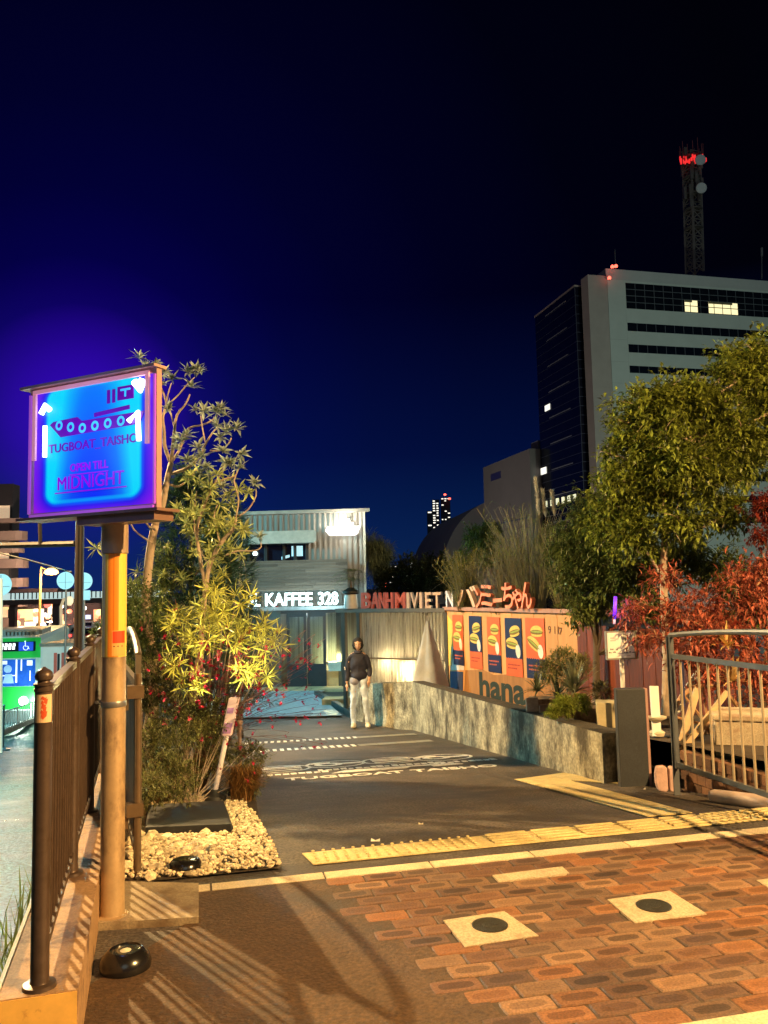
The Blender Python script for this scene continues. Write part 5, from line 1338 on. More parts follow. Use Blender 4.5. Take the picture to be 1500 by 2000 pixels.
# red-leaved shrub behind the gate, lit from the front
tb3 = at(1400, 1400, 7.6); tb3.z = bed_z(tb3.x, tb3.y)
BL = [(1235, 1200, 7.9, .20), (1255, 1240, 7.8, .17), (1300, 1130, 8.2, .22), (1320, 1200, 7.7, .28), (1380, 1180, 7.9, .32), (1360, 1250, 7.5, .28), (1430, 1230, 7.6, .3), (1480, 1180, 7.8, .32), (1470, 1290, 7.5, .3), (1400, 1320, 7.5, .26), (1340, 1290, 7.6, .18), (1500, 1350, 7.6, .28), (1440, 1130, 8.1, .25), (1300, 1250, 7.6, .18), (1250, 1175, 7.9, .12), (1500, 1110, 8.0, .25)]
redl = leafm('red_shrub_leaf', (.36, .10, .062), .42, isl=.8, transl=.25)
tree('red_shrub', 'spreading shrub of narrow red leaves behind the arched top of the gate', tb3, [at(1400, 1330, 7.6), at(1395, 1260, 7.7)], [(at(x, y, Y), s) for x, y, Y, s in BL], 6200, redl, 44, L=.085, W=.024, r0=.03, clump=9, bark=M('red_branch', (.42, .24, .13), .6, var=.3))
agave(1420, 1262, 7.35, 30, .22, 'pale golden spiky tuft growing up through the red shrub', 12, (.60, .42, .16)) 
agave(1432, 1330, 7.2, 24, .24, 'pale golden spiky tuft low in the red shrub by the planter', 13, (.55, .36, .14))
# bamboo and pampas
def tall_grass(label, px, pyb, pyt, Y, n, spread, mat, seed, plumes=0, cat='ornamental grass', name='tall_grass'):
    r = random.Random(seed); base = at(px, pyb, Y); h = at(px, pyt, Y).z - base.z; t = thing(name, label, cat, base); b = MB(); V, Fc = [], []
    for k in range(n):
        a = r.uniform(0, 6.3); L_ = Vector((math.cos(a), math.sin(a) * .7, 0)) * spread * r.uniform(.1, 1); hh = h * r.uniform(.55, 1.02); p0 = base + L_ * .25
        pts = [p0, p0 + L_ * .35 + Vector((0, 0, hh * .6)), p0 + L_ * .9 + Vector((0, 0, hh))]
        b.tube(path(pts, 3), [.006, .005, .005, .004, .004, .003, .002], 3)
        for j in range(16):
            q = pts[0].lerp(pts[1], r.random()) if r.random() < .45 else pts[1].lerp(pts[2], r.random()); leaf(V, Fc, q, (rdir(r) * .8 + Vector((0, 0, .9)) + L_ * .4).normalized(), Vector((0, 0, 1)), r.uniform(.10, .26), .009, .3)
    b.build('stems', M('cane', (.17, .15, .07), .6), t, smooth=True); build('leaves', V, Fc, mat, t, recalc=False)
    if plumes:
        c = MB(); V, Fc = [], []
        for (x, y0, y1) in plumes:
            p0, p1 = at(x + 6, y0, Y), at(x, y1, Y); limb(c, [base + Vector((.1, 0, h * .4)), p0, p1], .006, .003, 4)
            for k in range(420):
                q = p0.lerp(p1, r.random() ** .9); leaf(V, Fc, q, ((p1 - p0).normalized() + rdir(r) * .35).normalized(), Vector((0, 0, 1)), .11, .007, .2)
        c.build('plume_stems', M('cane'), t); build('plumes', V, Fc, leafm('plume', (.55, .50, .42), .8), t, recalc=False)
cane_l = leafm('cane_leaf', (.15, .18, .05), .5, isl=.5)
tall_grass('tan feathery ornamental grass standing behind the Japanese letters', 985, 1200, 1055, 14.5, 80, .7, leafm('tan_leaf', (.15, .13, .07), .6), 71)
tall_grass('tall yellow green cane grass with white plumes beside the dark glass tower', 1040, 1200, 985, 14.2, 120, .85, cane_l, 72, plumes=[(1047, 1010, 938), (1060, 1012, 962), (1078, 1010, 965)])
tall_grass('bushy golden grass at the middle of the skyline behind the letters', 910, 1195, 1075, 15.5, 110, .55, leafm('gold_leaf', (.24, .22, .05), .5), 73)
tall_grass('tall yellow green cane grass leaning against the evergreen tree', 1110, 1200, 1030, 13.4, 130, .65, cane_l, 75)
bl = [(Pz(x, y, Y), s) for x, y, Y, s in ((930, 1050, 17, .35), (960, 1040, 17.2, .3), (950, 1080, 16.8, .4), (905, 1090, 17, .25))]
shrub('shrub', 'green leafy shrub rising behind the golden grass', 'shrub', at(940, 1190, 17), bl, 4200, (.10, .14, .03), 63, L=.08, W=.03, stems=16, mat=leafm('mid_leaf', (.12, .16, .035), .45))
bl = [(Pz(x, y, Y), s) for x, y, Y, s in ((800, 1120, 24, .75), (760, 1140, 24, .55), (850, 1120, 25, .8), (880, 1130, 24, .7), (820, 1150, 24, .6))]
shrub('shrub', 'dark rounded bushes behind the red sign letters', 'shrub', at(830, 1190, 24), bl, 7000, (.03, .04, .02), 64, L=.14, W=.06, stems=16, mat=leafm('dark_leaf', (.045, .055, .022), .5))
bl = [(Pz(x, y, Y), s) for x, y, Y, s in ((735, 1085, 25, .50), (745, 1110, 25, .42), (725, 1060, 25, .32), (752, 1075, 25.2, .3))]
shrub('willow_bush', 'grey green drooping tree just past the corner of the shop', 'tree', at(738, 1190, 25), bl, 5200, (.16, .19, .12), 65, L=.24, W=.02, stems=12, up=-.5, mat=leafm('willow_leaf', (.20, .24, .14), .5))
# ================================================================== THE SHOP
SY = 22.0
s0 = at(440, 1150, SY); s1 = at(716, 1150, SY)
sfm = frame((s0.x, SY, 0), (s1.x - s0.x, -.2, 0), (.29, -.957, 0)); SWd = math.hypot(s1.x - s0.x, .6)
def su(px):
    lo, hi = -8.0, SWd + 3
    for _ in range(40):
        m_ = (lo + hi) / 2
        if project(sfm(m_, 0, 1))[0] < px: lo = m_
        else: hi = m_
    return lo
def sz(px, py, n=0):
    p = sfm(su(px), n, 0); return at(px, py, p.y).z
shop = thing('shop', 'two storey riverside cafe with pale corrugated cladding and glass doors', 'shop', sfm(SWd / 2, 0, -1.07))
sid = M('cladding', (.20, .19, .17), .6, var=.12, scale=4, stretch=(5, 5, .3), metal=.1)
uL, uR = su(395), su(716); zT = sz(600, 1003); zM = sz(560, 1190)
# corrugated cladding
V, Fc = [], []; n = 300
wl, wr2, wt, wb = su(480), su(603), sz(540, 1062), sz(540, 1100)
def clad(u0, u1, z0_, z1_):
    n = max(2, int((u1 - u0) / .035)); i0 = len(V)
    for i in range(n + 1):
        u = u0 + (u1 - u0) * i / n; nn = .012 * (1 if i % 4 < 2 else -1)
        V.append(sfm(u, nn, z0_)); V.append(sfm(u, nn, z1_))
    for i in range(n): Fc.append((i0 + 2 * i, i0 + 2 * i + 2, i0 + 2 * i + 3, i0 + 2 * i + 1))
clad(uL, wl, zM, zT); clad(wr2, uR, zM, zT); clad(wl, wr2, wt, zT); clad(wl, wr2, zM, wb)
build('cladding', V, Fc, sid, shop)
b = MB(); b.box((uL, -6, zM), (uR, -.15, zT), sfm)
b.build('upper_storey', M('inner_wall', (.08, .08, .08), .8), shop)
b = MB(); b.box((uL - .3, -6.2, zT + .001), (uR + .10, .12, zT + .09), sfm); b.build('roof', M('roof_edge', (.34, .31, .27), .6), shop)
b = MB(); b.box((uR - .05, -6, zM - .0), (uR + .0, .03, zT), sfm); b.box((uR - .05, -.1, -1.2), (uR + .02, .03, zM - .001), sfm); b.build('corner_trim', M('trim_cream', (.52, .50, .42), .6), shop)
# awning over the upper windows
b = MB(); a0, a1 = su(486), su(613); za_, zb_ = sz(550, 1037, .4), sz(550, 1061, .4)
b.prism([(a0, za_), (a1 - .05, za_), (a1, za_ - .05), (a1, zb_ + .05), (a1 - .06, zb_), (a0, zb_)], sfm, .013, .42); o = b.build('awning', M('awning_cream', (.46, .44, .38), .6), shop)
# windows of the upper storey
b = MB(); b.box((wl + .02, -.10, wb), (wr2 - .02, -.085, wt), sfm); gls = M('dark_glass', (.012, .014, .03), .06, var=.1, spec=.9); w_ = b.build('window', gls, shop)
b = MB()
for px in (486, 520, 556, 578, 601): u = su(px); b = MB(); b.box((u - .035, -.084, wb), (u + .035, .02, wt), sfm); b.build('window_frame', M('frame_dark', (.03, .03, .035), .5), w_)
b = MB(); b.box((su(572), -.0845, sz(580, 1086)), (su(594), -.08, sz(580, 1066)), sfm); b.prism([(su(552), sz(552, 1093)), (su(568), sz(568, 1088)), (su(568), sz(568, 1083)), (su(552), sz(552, 1087))], sfm, -.0845, -.08)
b.build('lit_pane', M('lit_blue', (.5, .8, .9), .4, emit=(.42, .80, .95), es=.9), w_)
b = MB(); b.lathe([(.05, 0), (.07, .05), (.05, .1), (.01, .12)], sfm(su(499), .01, sz(499, 1085)), 10); b.build('wall_lamp', M('lit_white', (1, 1, 1), .4, emit=(.8, 1, 1), es=2.0), shop)
# timber balcony
b = MB(); z0_, z1_ = sz(570, 1150, .9), sz(570, 1094, .9); k = 0
nrow = 9
for j in range(nrow):
    x = su(440)
    za2 = z0_ + (z1_ - z0_) * j / nrow; zb3 = z0_ + (z1_ - z0_) * (j + 1) / nrow
    while x < su(664): L_ = rnd.uniform(.7, 1.5); b.box((x, .88 + rnd.uniform(0, .01), za2 + .004), (min(x + L_, su(664)) - .006, .91, zb3 - .004), sfm); x += L_
b.box((su(440), .0, z0_ - .05), (su(664), .87, z0_ + .05), sfm); b.box((su(662), .0135, z0_ + .051), (su(664), .87, z1_), sfm)
b.build('balcony', wood_dk, shop)
# ship emblem, overexposed white neon
eb = [(0, .30), (.06, .48), (.30, .46), (.42, .42), (.52, .45), (.55, .62), (.62, .62), (.63, .85), (.70, .85), (.71, .66), (.80, .66), (.81, .46), (1, .48), (.93, .14), (.86, .06), (.12, .06)]
e0, e1 = su(637), su(704); ez0, ez1 = sz(670, 1048), sz(670, 1008)
em = thing('ship_emblem', 'brilliant white tugboat shaped neon emblem high on the shop wall', 'neon sign', sfm((e0 + e1) / 2, .1, ez0))
b = MB(); b.prism([(e0 + (e1 - e0) * x, ez0 + (ez1 - ez0) * y) for x, y in eb], sfm, .06, .11)
b.build('lit_shape', M('emblem_white', (1, 1, 1), .4, emit=(1.0, .97, .86), es=5), em)
lamp('emblem_glow', sfm((e0 + e1) / 2, .28, (ez0 + ez1) / 2), 80, (1, .92, .75), .12, parent=em)
# shop name, white lit letters
nm = thing('shop_name_sign', 'blue white glowing letters AL KAFFEE 328 over the glass doors', 'neon sign', sfm(su(560), 1.0, sz(560, 1185, 1.0)))
zl = sz(560, 1183, .92); hl = sz(560, 1158, .92) - zl; cl = M('letter_cyan', (1, 1, 1), .4, emit=(.70, 1.0, 1.0), es=4.5)
for (txt, x0, x1) in (('AL', 478, 504), ('KAFFEE', 512, 602), ('328', 611, 650)):
    u0, u1 = su(x0 - 4), su(x1 - 6)
    b = MB(); b.text(txt, sfm, height=hl, depth=.05, u=(u0 + u1) / 2, z=zl, width=u1 - u0, n0=.93, bold=.012); b.build('lit_word', cl, nm)
b = MB(); b.box((su(440), .80, zl - .12), (su(668), .915, zl - .03), sfm); b.build('sign_rail', M('rail_steel', (.25, .27, .28), .4, metal=.4), nm)
lamp('name_glow', sfm(su(555), 2.6, zl + .1), 130, (.6, .95, 1), .3, parent=nm)
lamp('name_glow', sfm(su(490), 1.5, zl + .15), 5, (.6, .95, 1), .3, parent=nm); lamp('name_glow', sfm(su(630), 1.35, zl + .15), 7, (.6, .95, 1), .3, parent=nm)
# ground floor: recessed doors and windows
b = MB(); b.box((su(380), -6, -1.2), (su(548), .0, zM - .001), sfm); b.build('ground_wall', M('ground_wall_grey', (.07, .075, .07), .7, var=.2), shop)
dz0, dz1 = -1.04, sz(600, 1197, -.1)
inner = M('curtain', (.20, .22, .21), .7, var=.5, scale=2, stretch=(14, 14, .15))
b = MB(); b.box((su(548), -.9, -1.2), (su(716), -.88, zM), sfm); b.build('curtains', inner, shop)
lamp('shop_light', sfm(su(600), -.45, 1.0), 60, (.75, .92, 1), .2, parent=shop); lamp('shop_light', sfm(su(655), -.45, -.3), 60, (1, .78, .3), .1, parent=shop)
b = MB(); b.box((su(548), -6, zM + .002 - .12), (uR - .06, -.02, zM - .002), sfm); b.build('door_lintel', M('frame_dark'), shop)
for (x0, x1, kick, lb) in ((560, 598, 1, None), (600, 636, 1, None)):
    u0, u1 = su(x0), su(x1); d = MB(); w_ = .07
    d.box((u0, -.06, dz0), (u0 + w_, 0, dz1), sfm); d.box((u1 - w_, -.06, dz0), (u1, 0, dz1), sfm); d.box((u0 + w_, -.06, dz1 - .1), (u1 - w_, 0, dz1), sfm); d.box((u0 + w_, -.055, dz0), (u1 - w_, -.005, dz0 + .62), sfm)
    dd = d.build('door', M('frame_dark'), shop); g = MB(); g.box((u0 + w_, -.035, dz0 + .62), (u1 - w_, -.028, dz1 - .1), sfm)
    gm = bpy.data.materials.get('clear_glass')
    if not gm:
        gm = bpy.data.materials.new('clear_glass'); gm.use_nodes = True; nt_ = gm.node_tree; nt_.nodes.clear()
        o_ = nt_.nodes.new('ShaderNodeOutputMaterial'); mx = nt_.nodes.new('ShaderNodeMixShader'); tr_ = nt_.nodes.new('ShaderNodeBsdfTransparent'); gs = nt_.nodes.new('ShaderNodeBsdfGlossy'); fr = nt_.nodes.new('ShaderNodeFresnel')
        tr_.inputs[0].default_value = (.8, .88, .9, 1); gs.inputs['Roughness'].default_value = .03; fr.inputs[0].default_value = 1.6
        nt_.links.new(fr.outputs[0], mx.inputs[0]); nt_.links.new(tr_.outputs[0], mx.inputs[1]); nt_.links.new(gs.outputs[0], mx.inputs[2]); nt_.links.new(mx.outputs[0], o_.inputs[0])
    g.build('glass', gm, dd)
    h_ = MB(); h_.tube([sfm(u1 - w_ - .03 if x0 < 590 else u0 + w_ + .03, .03, dz0 + .8), sfm(u1 - w_ - .03 if x0 < 590 else u0 + w_ + .03, .03, dz0 + 1.3)], .014, 8); h_.build('handle', galv, dd)
u0, u1 = su(640), su(664); d = MB(); d.box((u0, -.3, -.46), (u1, -.0, -.38), sfm); d.box((u0, -.06, -.62), (u1, -.02, -.461), sfm); d.build('window_sill', M('sill_white', (.6, .58, .5), .6), shop)
g = MB(); g.box((u0, -.035, -.37), (u1, -.028, zM - .13), sfm); g.build('window', gm, shop)
b = MB(); b.box((u0, -.35, -1.05), (u1, -.3, -.62), sfm); b.build('lit_base', M('cream_lit', (.8, .66, .3), .6, emit=(1, .75, .3), es=.15), shop)
b = MB(); b.box((su(664), -.5, -1.2), (su(676), .12, zM - .13), sfm); b.build('pillar', M('post_dark', (.05, .045, .035), .6), shop)
# doorstep and box
b = MB(); b.box((su(500), .02, -1.07), (su(672), .75, -1.00), sfm); struct(b.build('doorstep', M('step_stone', (.45, .36, .2), .7, var=.2, scale=6)))
c = at(660, 1368, 19.0); b = MB(); f = frame((c.x, c.y, -1.07), (1, -.1, 0)); b.box((-.28, 0, 0), (.30, .5, .13), f); b.box((-.28, -.0, .131), (.30, .52, .17), f)
o = b.build('timber_step', M('step_timber', (.40, .28, .13), .6, var=.3, scale=5, island=.3)); tag(o, 'low timber step box on the ground behind the standing person', 'step')
# dark kerb at the edge of the tiled deck
k0, k1 = cast(618, 1357, lambda x, y: -1.03), cast(690, 1399, lambda x, y: -1.03)
b = MB(); f = frame((k0.x, k0.y, 0), k1 - k0); L_ = (Vector((k1.x, k1.y, 0)) - Vector((k0.x, k0.y, 0))).length; b.box((0, -.06, -1.1), (L_, .06, -.93), f)
tag(b.build('deck_kerb', M('kerb_dark', (.03, .05, .055), .4)), 'thin dark edging kerb along the wet tiled deck by the standing person', 'kerb')
# hanging pendulum hook light in the stand's panel, kept simple: small round vent
# ================================================================== PERSON
def skin_mesh(chains, sub=1):
    """chains: list of ([(co, r), ...], edges or None); returns V, F of the skinned result"""
    V, F_ = [], []
    for pts, edges in chains:
        me = bpy.data.meshes.new('s'); me.from_pydata([p for p, r_ in pts], edges or [(i, i + 1) for i in range(len(pts) - 1)], [])
        o = bpy.data.objects.new('s', me); col.objects.link(o)
        md = o.modifiers.new('k', 'SKIN'); md.use_smooth_shade = True
        for i, (p, r_) in enumerate(pts):
            sv = me.skin_vertices[0].data[i]; sv.radius = (r_, r_) if not isinstance(r_, tuple) else r_
        me.skin_vertices[0].data[0].use_root = True
        s2 = o.modifiers.new('u', 'SUBSURF'); s2.levels = sub; s2.render_levels = sub
        dg = bpy.context.evaluated_depsgraph_get(); dg.update(); m2 = bpy.data.meshes.new_from_object(o.evaluated_get(dg))
        n0 = len(V); V += [v.co.copy() for v in m2.vertices]; F_ += [tuple(n0 + i for i in p.vertices) for p in m2.polygons]
        bpy.data.objects.remove(o); bpy.data.meshes.remove(me); bpy.data.meshes.remove(m2)
    return V, F_
def remesh(V, F_, vox):
    me = bpy.data.meshes.new('s'); me.from_pydata([tuple(v) for v in V], [], F_); o = bpy.data.objects.new('s', me); col.objects.link(o)
    md = o.modifiers.new('r', 'REMESH'); md.mode = 'VOXEL'; md.voxel_size = vox
    sm = o.modifiers.new('m', 'SMOOTH'); sm.iterations = 2; sm.factor = .4
    dg = bpy.context.evaluated_depsgraph_get(); dg.update(); m2 = bpy.data.meshes.new_from_object(o.evaluated_get(dg))
    r_ = ([v.co.copy() for v in m2.vertices], [tuple(p.vertices) for p in m2.polygons]); bpy.data.objects.remove(o); bpy.data.meshes.remove(m2); return r_
pc = gr(702, 1421); YP = pc.y
S = (at(700, 1248, YP).z - pc.z) / 1.68
PT = lambda x, y, z: Vector((pc.x + x * S, pc.y + y * S, pc.z + z * S))
def ch(pts, r_): return ([(PT(*p), q * S) for p, q in zip(pts, r_)], None)
per = thing('person', 'standing person in dark navy jacket and pale jeans facing the street', 'person', pc)
# body: x positive = picture right
hipL, hipR = (-.085, 0, .90), (.085, 0, .90)
legs = [ch([(-.075, 0, .92), (-.10, -.02, .70), (-.105, -.03, .50), (-.11, .0, .28), (-.10, .02, .09)], [.080, .066, .044, .036, .034]),
        ch([(.085, 0, .92), (.10, -.03, .70), (.125, -.05, .50), (.145, -.0, .28), (.155, .0, .09)], [.080, .066, .044, .036, .034])]
torso = ([(PT(0, 0, .93), .105 * S), (PT(0, 0, 1.05), .10 * S), (PT(0, .0, 1.22), .115 * S), (PT(0, .01, 1.36), .10 * S), (PT(0, .0, 1.44), .052 * S), (PT(0, -.01, 1.50), .048 * S),
          (PT(-.11, 0, 1.375), .055 * S), (PT(-.165, .0, 1.33), .048 * S), (PT(-.21, .0, 1.10), .042 * S), (PT(-.225, -.04, .88), .032 * S), (PT(-.222, -.05, .83), .026 * S),
          (PT(.11, 0, 1.375), .055 * S), (PT(.165, .0, 1.33), .048 * S), (PT(.222, .02, 1.10), .042 * S), (PT(.208, -.08, .93), .032 * S), (PT(.200, -.095, .90), .026 * S)],
         [(0, 1), (1, 2), (2, 3), (3, 4), (4, 5), (3, 6), (6, 7), (7, 8), (8, 9), (9, 10), (3, 11), (11, 12), (12, 13), (13, 14), (14, 15)])
hands = []
for sx, hx, hy, hz in ((-1, -.222, -.05, .83), (1, .200, -.095, .90)):
    hands.append(ch([(hx, hy, hz + .01), (hx, hy - .005, hz - .035), (hx, hy - .01, hz - .07)], [.024, .034, .036]))
    for k, (o_, l_) in enumerate(((-.030, .068), (-.010, .080), (.010, .075), (.029, .058))):
        hands.append(ch([(hx + o_ * .3, hy + o_ * .8, hz - .06), (hx + o_ * .35, hy + o_ - .008, hz - .06 - l_ * .5), (hx + o_ * .3 - sx * .006, hy + o_ * .95 - .022, hz - .06 - l_)], [.0115, .0105, .009]))
    hands.append(ch([(hx - sx * .01, hy - .03, hz - .02), (hx - sx * .022, hy - .048, hz - .05), (hx - sx * .022, hy - .055, hz - .085)], [.013, .012, .010]))
Vb, Fb = skin_mesh(legs + [torso] + hands)
# head with face
def sph(c, rx, ry, rz, n=20, m=14, fn=None):
    V, F_ = [], []
    for i in range(m + 1):
        t_ = PI * i / m
        for k in range(n):
            a = 2 * PI * k / n; v = Vector((math.sin(t_) * math.cos(a), math.sin(t_) * math.sin(a), math.cos(t_)))
            if fn: v = fn(v)
            V.append(c + Vector((v.x * rx, v.y * ry, v.z * rz)) * S)
    for i in range(m):
        for k in range(n): F_.append((i * n + k, (i + 1) * n + k, (i + 1) * n + (k + 1) % n, i * n + (k + 1) % n))
    return V, F_
def hd(v):
    x, y, z = v
    if z < 0: x *= 1 + .32 * z; y *= 1 + .16 * z
    if y < -.4 and -.15 < z < .2: y *= .95
    return Vector((x, y, z))
hc = PT(0, -.025, 1.575)
def addp(V, F_, V2, F2): n0 = len(V); V += V2; F_ += [tuple(n0 + i for i in f) for f in F2]
addp(Vb, Fb, *sph(hc, .073, .092, .112, fn=hd))
addp(Vb, Fb, *sph(hc + Vector((0, -.092, -.012)) * S, .013, .020, .026, 10, 8)); addp(Vb, Fb, *sph(hc + Vector((0, -.084, -.055)) * S, .024, .010, .009, 10, 8))
for sx in (-1, 1): addp(Vb, Fb, *sph(hc + Vector((sx * .073, .005, -.01)) * S, .010, .018, .030, 10, 8))
Vb, Fb = remesh(Vb, Fb, .0065)
build('body', Vb, Fb, M('skin', (.52, .31, .20), .5, var=.06, scale=20), per, smooth=True, recalc=False)
b = MB()
for sx in (-1, 1):
    V2, F2 = sph(hc + Vector((sx * .028, -.084, .012)) * S, .013, .006, .007, 10, 8); b.add(V2, F2)
b.build('eyes', M('eye_dark', (.02, .015, .015), .3), per, smooth=True)
V2, F2 = sph(hc + Vector((0, -.086, -.052)) * S, .022, .006, .006, 10, 8); build('mouth', V2, F2, M('lip', (.35, .13, .11), .5), per, smooth=True)
# hair: chin length, dark
def hair(v):
    x, y, z = v
    if z < -.1: x *= 1.12
    return Vector((x, y, z))
hv, hf = sph(hc + Vector((0, .022, .012)) * S, .104, .104, .132, 26, 18, hair)
keep = []
for f_ in hf:
    c = sum((hv[i] for i in f_), Vector()) / len(f_); q = (c - hc) / S
    if q.y < -.025 and q.z < .062 and abs(q.x) < .066 + .1 * max(0, .0 - q.z): continue
    if q.z < -.15 and q.y < .0: continue
    keep.append(f_)
bmh = bmesh.new(); vm_ = [bmh.verts.new(v) for v in hv]
for f_ in keep:
    try: bmh.faces.new([vm_[i] for i in f_])
    except Exception: pass
bmesh.ops.remove_doubles(bmh, verts=bmh.verts, dist=.0005)
for k in range(0): pass
bmesh.ops.solidify(bmh, geom=bmh.faces[:], thickness=.014 * S); bmesh.ops.delete(bmh, geom=[v for v in bmh.verts if not v.link_faces], context='VERTS')
bmh.verts.index_update(); build('hair', [v.co.copy() for v in bmh.verts], [tuple(v.index for v in f_.verts) for f_ in bmh.faces], M('hair_black', (.012, .010, .010), .85, var=.4, scale=60), per, smooth=True); bmh.free()
# jacket (torso and sleeves), slightly larger than the body
jk = ([(PT(0, 0, .86), .118 * S), (PT(0, 0, 1.0), .125 * S), (PT(0, .0, 1.20), .135 * S), (PT(0, .01, 1.36), .112 * S), (PT(0, .0, 1.43), .066 * S),
       (PT(-.11, 0, 1.375), .066 * S), (PT(-.165, .0, 1.33), .060 * S), (PT(-.21, .0, 1.10), .054 * S), (PT(-.222, -.04, .87), .044 * S),
       (PT(.11, 0, 1.375), .066 * S), (PT(.165, .0, 1.33), .060 * S), (PT(.222, .02, 1.10), .056 * S), (PT(.207, -.08, .94), .044 * S)],
      [(0, 1), (1, 2), (2, 3), (3, 4), (3, 5), (5, 6), (6, 7), (7, 8), (3, 9), (9, 10), (10, 11), (11, 12)])
jv, jf = skin_mesh([jk], 1)
addp(jv, jf, *sph(PT(0, .0, 1.20), .168, .115, .24, 20, 14)); addp(jv, jf, *sph(PT(0, .0, .99), .165, .125, .15, 20, 14)); addp(jv, jf, *sph(PT(0, .0, 1.36), .175, .085, .075, 20, 14)); addp(jv, jf, *sph(PT(0, .0, 1.43), .068, .065, .05, 14, 10))
r = random.Random(2)
jv = [v + Vector((noise.noise(v * 9), noise.noise(v * 9 + Vector((5, 0, 0))), 0)) * .018 for v in jv]
jv, jf = remesh(jv, jf, .009)
jac = build('jacket', jv, jf, M('jacket_navy', (.012, .013, .030), .75, var=.3, scale=9, bump=.3), per, smooth=True, recalc=False)
cv, cf = skin_mesh([ch([(-.07, -.01, 1.435), (-.035, -.065, 1.42), (.035, -.065, 1.42), (.07, -.01, 1.435), (.035, .05, 1.45), (-.035, .05, 1.45), (-.07, -.01, 1.435)], [.024] * 7)], 1); build('collar', cv, cf, M('jacket_navy'), jac, smooth=True)
# light on the hem built as a grey lump, picture-left side of the waist
bv, bf2 = sph(PT(-.075, -.035, .89), .095, .10, .09, 16, 12); build('lit_shirt_hem', bv, bf2, M('lit_hem_grey', (.26, .26, .32), .7, var=.25, scale=25), per, smooth=True)
# jeans
tr = [ch([(-.07, .0, .95), (-.095, -.01, .72), (-.11, -.03, .50), (-.118, .0, .28), (-.110, .015, .055)], [.100, .086, .064, .056, .056]),
      ch([(.075, .0, .95), (.10, -.02, .72), (.128, -.05, .50), (.152, .0, .28), (.160, .01, .055)], [.100, .086, .064, .056, .056]), ch([(0, 0, .97), (0, 0, .88)], [.115, .10])]
tv, tf = skin_mesh(tr, 2); tv = [v + Vector((noise.noise(v * 11), noise.noise(v * 11 + Vector((5, 0, 0))), 0)) * .022 for v in tv]
tv, tf = remesh(tv, tf, .009); build('jeans', tv, tf, M('jeans_pale', (.50, .60, .74), .8, var=.2, scale=12, bump=.2), per, smooth=True, recalc=False)
for sx, fx, ang in ((-1, -.11, -.25), (1, .165, .35)):
    def shoe(v, ang=ang):
        x, y, z = v; z = max(z, -.75); 
        if y < 0: z *= 1 - .35 * (-y); x *= 1.0
        return Vector((x * math.cos(ang * .9) - y * math.sin(ang) * 1.6 * .0 + (-y) * math.sin(ang) * 1.1, y, z))
    sv, sf_ = sph(PT(fx, -.055, .045), .052, .135, .060, 18, 12, shoe); build('shoe', sv, sf_, M('shoe_cream', (.62, .56, .44), .6, var=.1), per, smooth=True)
b = MB(); b.box((-.262, -.062, 1.10), (-.247, -.035, 1.13), lambda x, y, z: PT(x, y, z)); b.box((-.27, -.060, 1.14), (-.25, -.03, 1.155), lambda x, y, z: PT(x, y, z)); b.build('sleeve_mark', M('tag_white'), jac)
# ================================================================== OFFICE BLOCK AND NEIGHBOURS
conc_b = M('office_concrete', (.50, .54, .49), .8, var=.05, scale=.4)
blackg = M('band_glass', (.006, .008, .013), .12, var=.2, scale=.5, spec=.6)
gd = Vector((-.246, 1, 0)).normalized(); fdn = Vector((gd.y, -gd.x, 0))      # receding / frontal directions
C0 = at(1186, 545, 120.0); ztop = C0.z; C0 = Vector((C0.x, C0.y, 0))
of = frame(C0, fdn, -gd)            # u to the right, n towards us
off = thing('office_block', 'tall pale office block with dark ribbon windows and a dark glass wing', 'office building', (C0.x, C0.y, -3))
W2 = 62
def oz(px, py):   # height of a pixel on the front face
    lo, hi = -5.0, 90.0
    for _ in range(50):
        m_ = (lo + hi) / 2
        if project(of(m_, 0, 30))[0] < px: lo = m_
        else: hi = m_
    return at(px, py, of(lo, 0, 0).y).z, lo
b = MB(); b.box((0, -12, -3), (W2, 0, ztop), of); b.build('wall', conc_b, off)
zr, _ = oz(1232, 527)
b = MB(); b.box((-.2, -12.2, ztop + .01), (W2, .02, zr + .0), of); b.build('parapet', M('parapet_concrete', (.44, .45, .43), .8, var=.05, scale=.4), off)
b = MB(); b.box((-3.2, -2.2, -3), (-.02, -.05, ztop + .5), of); b.build('corner_shaft', M('shaft_concrete', (.40, .34, .30), .8, var=.08, scale=.4), off)
u_l = oz(1232, 620)[1]
bands = [(552, 602), (630, 646), (672, 688), (714, 728), (756, 770), (798, 811), (840, 852), (882, 895), (925, 938), (968, 981), (1010, 1023)]
frame_g = M('mullion_grey', (.10, .11, .12), .5)
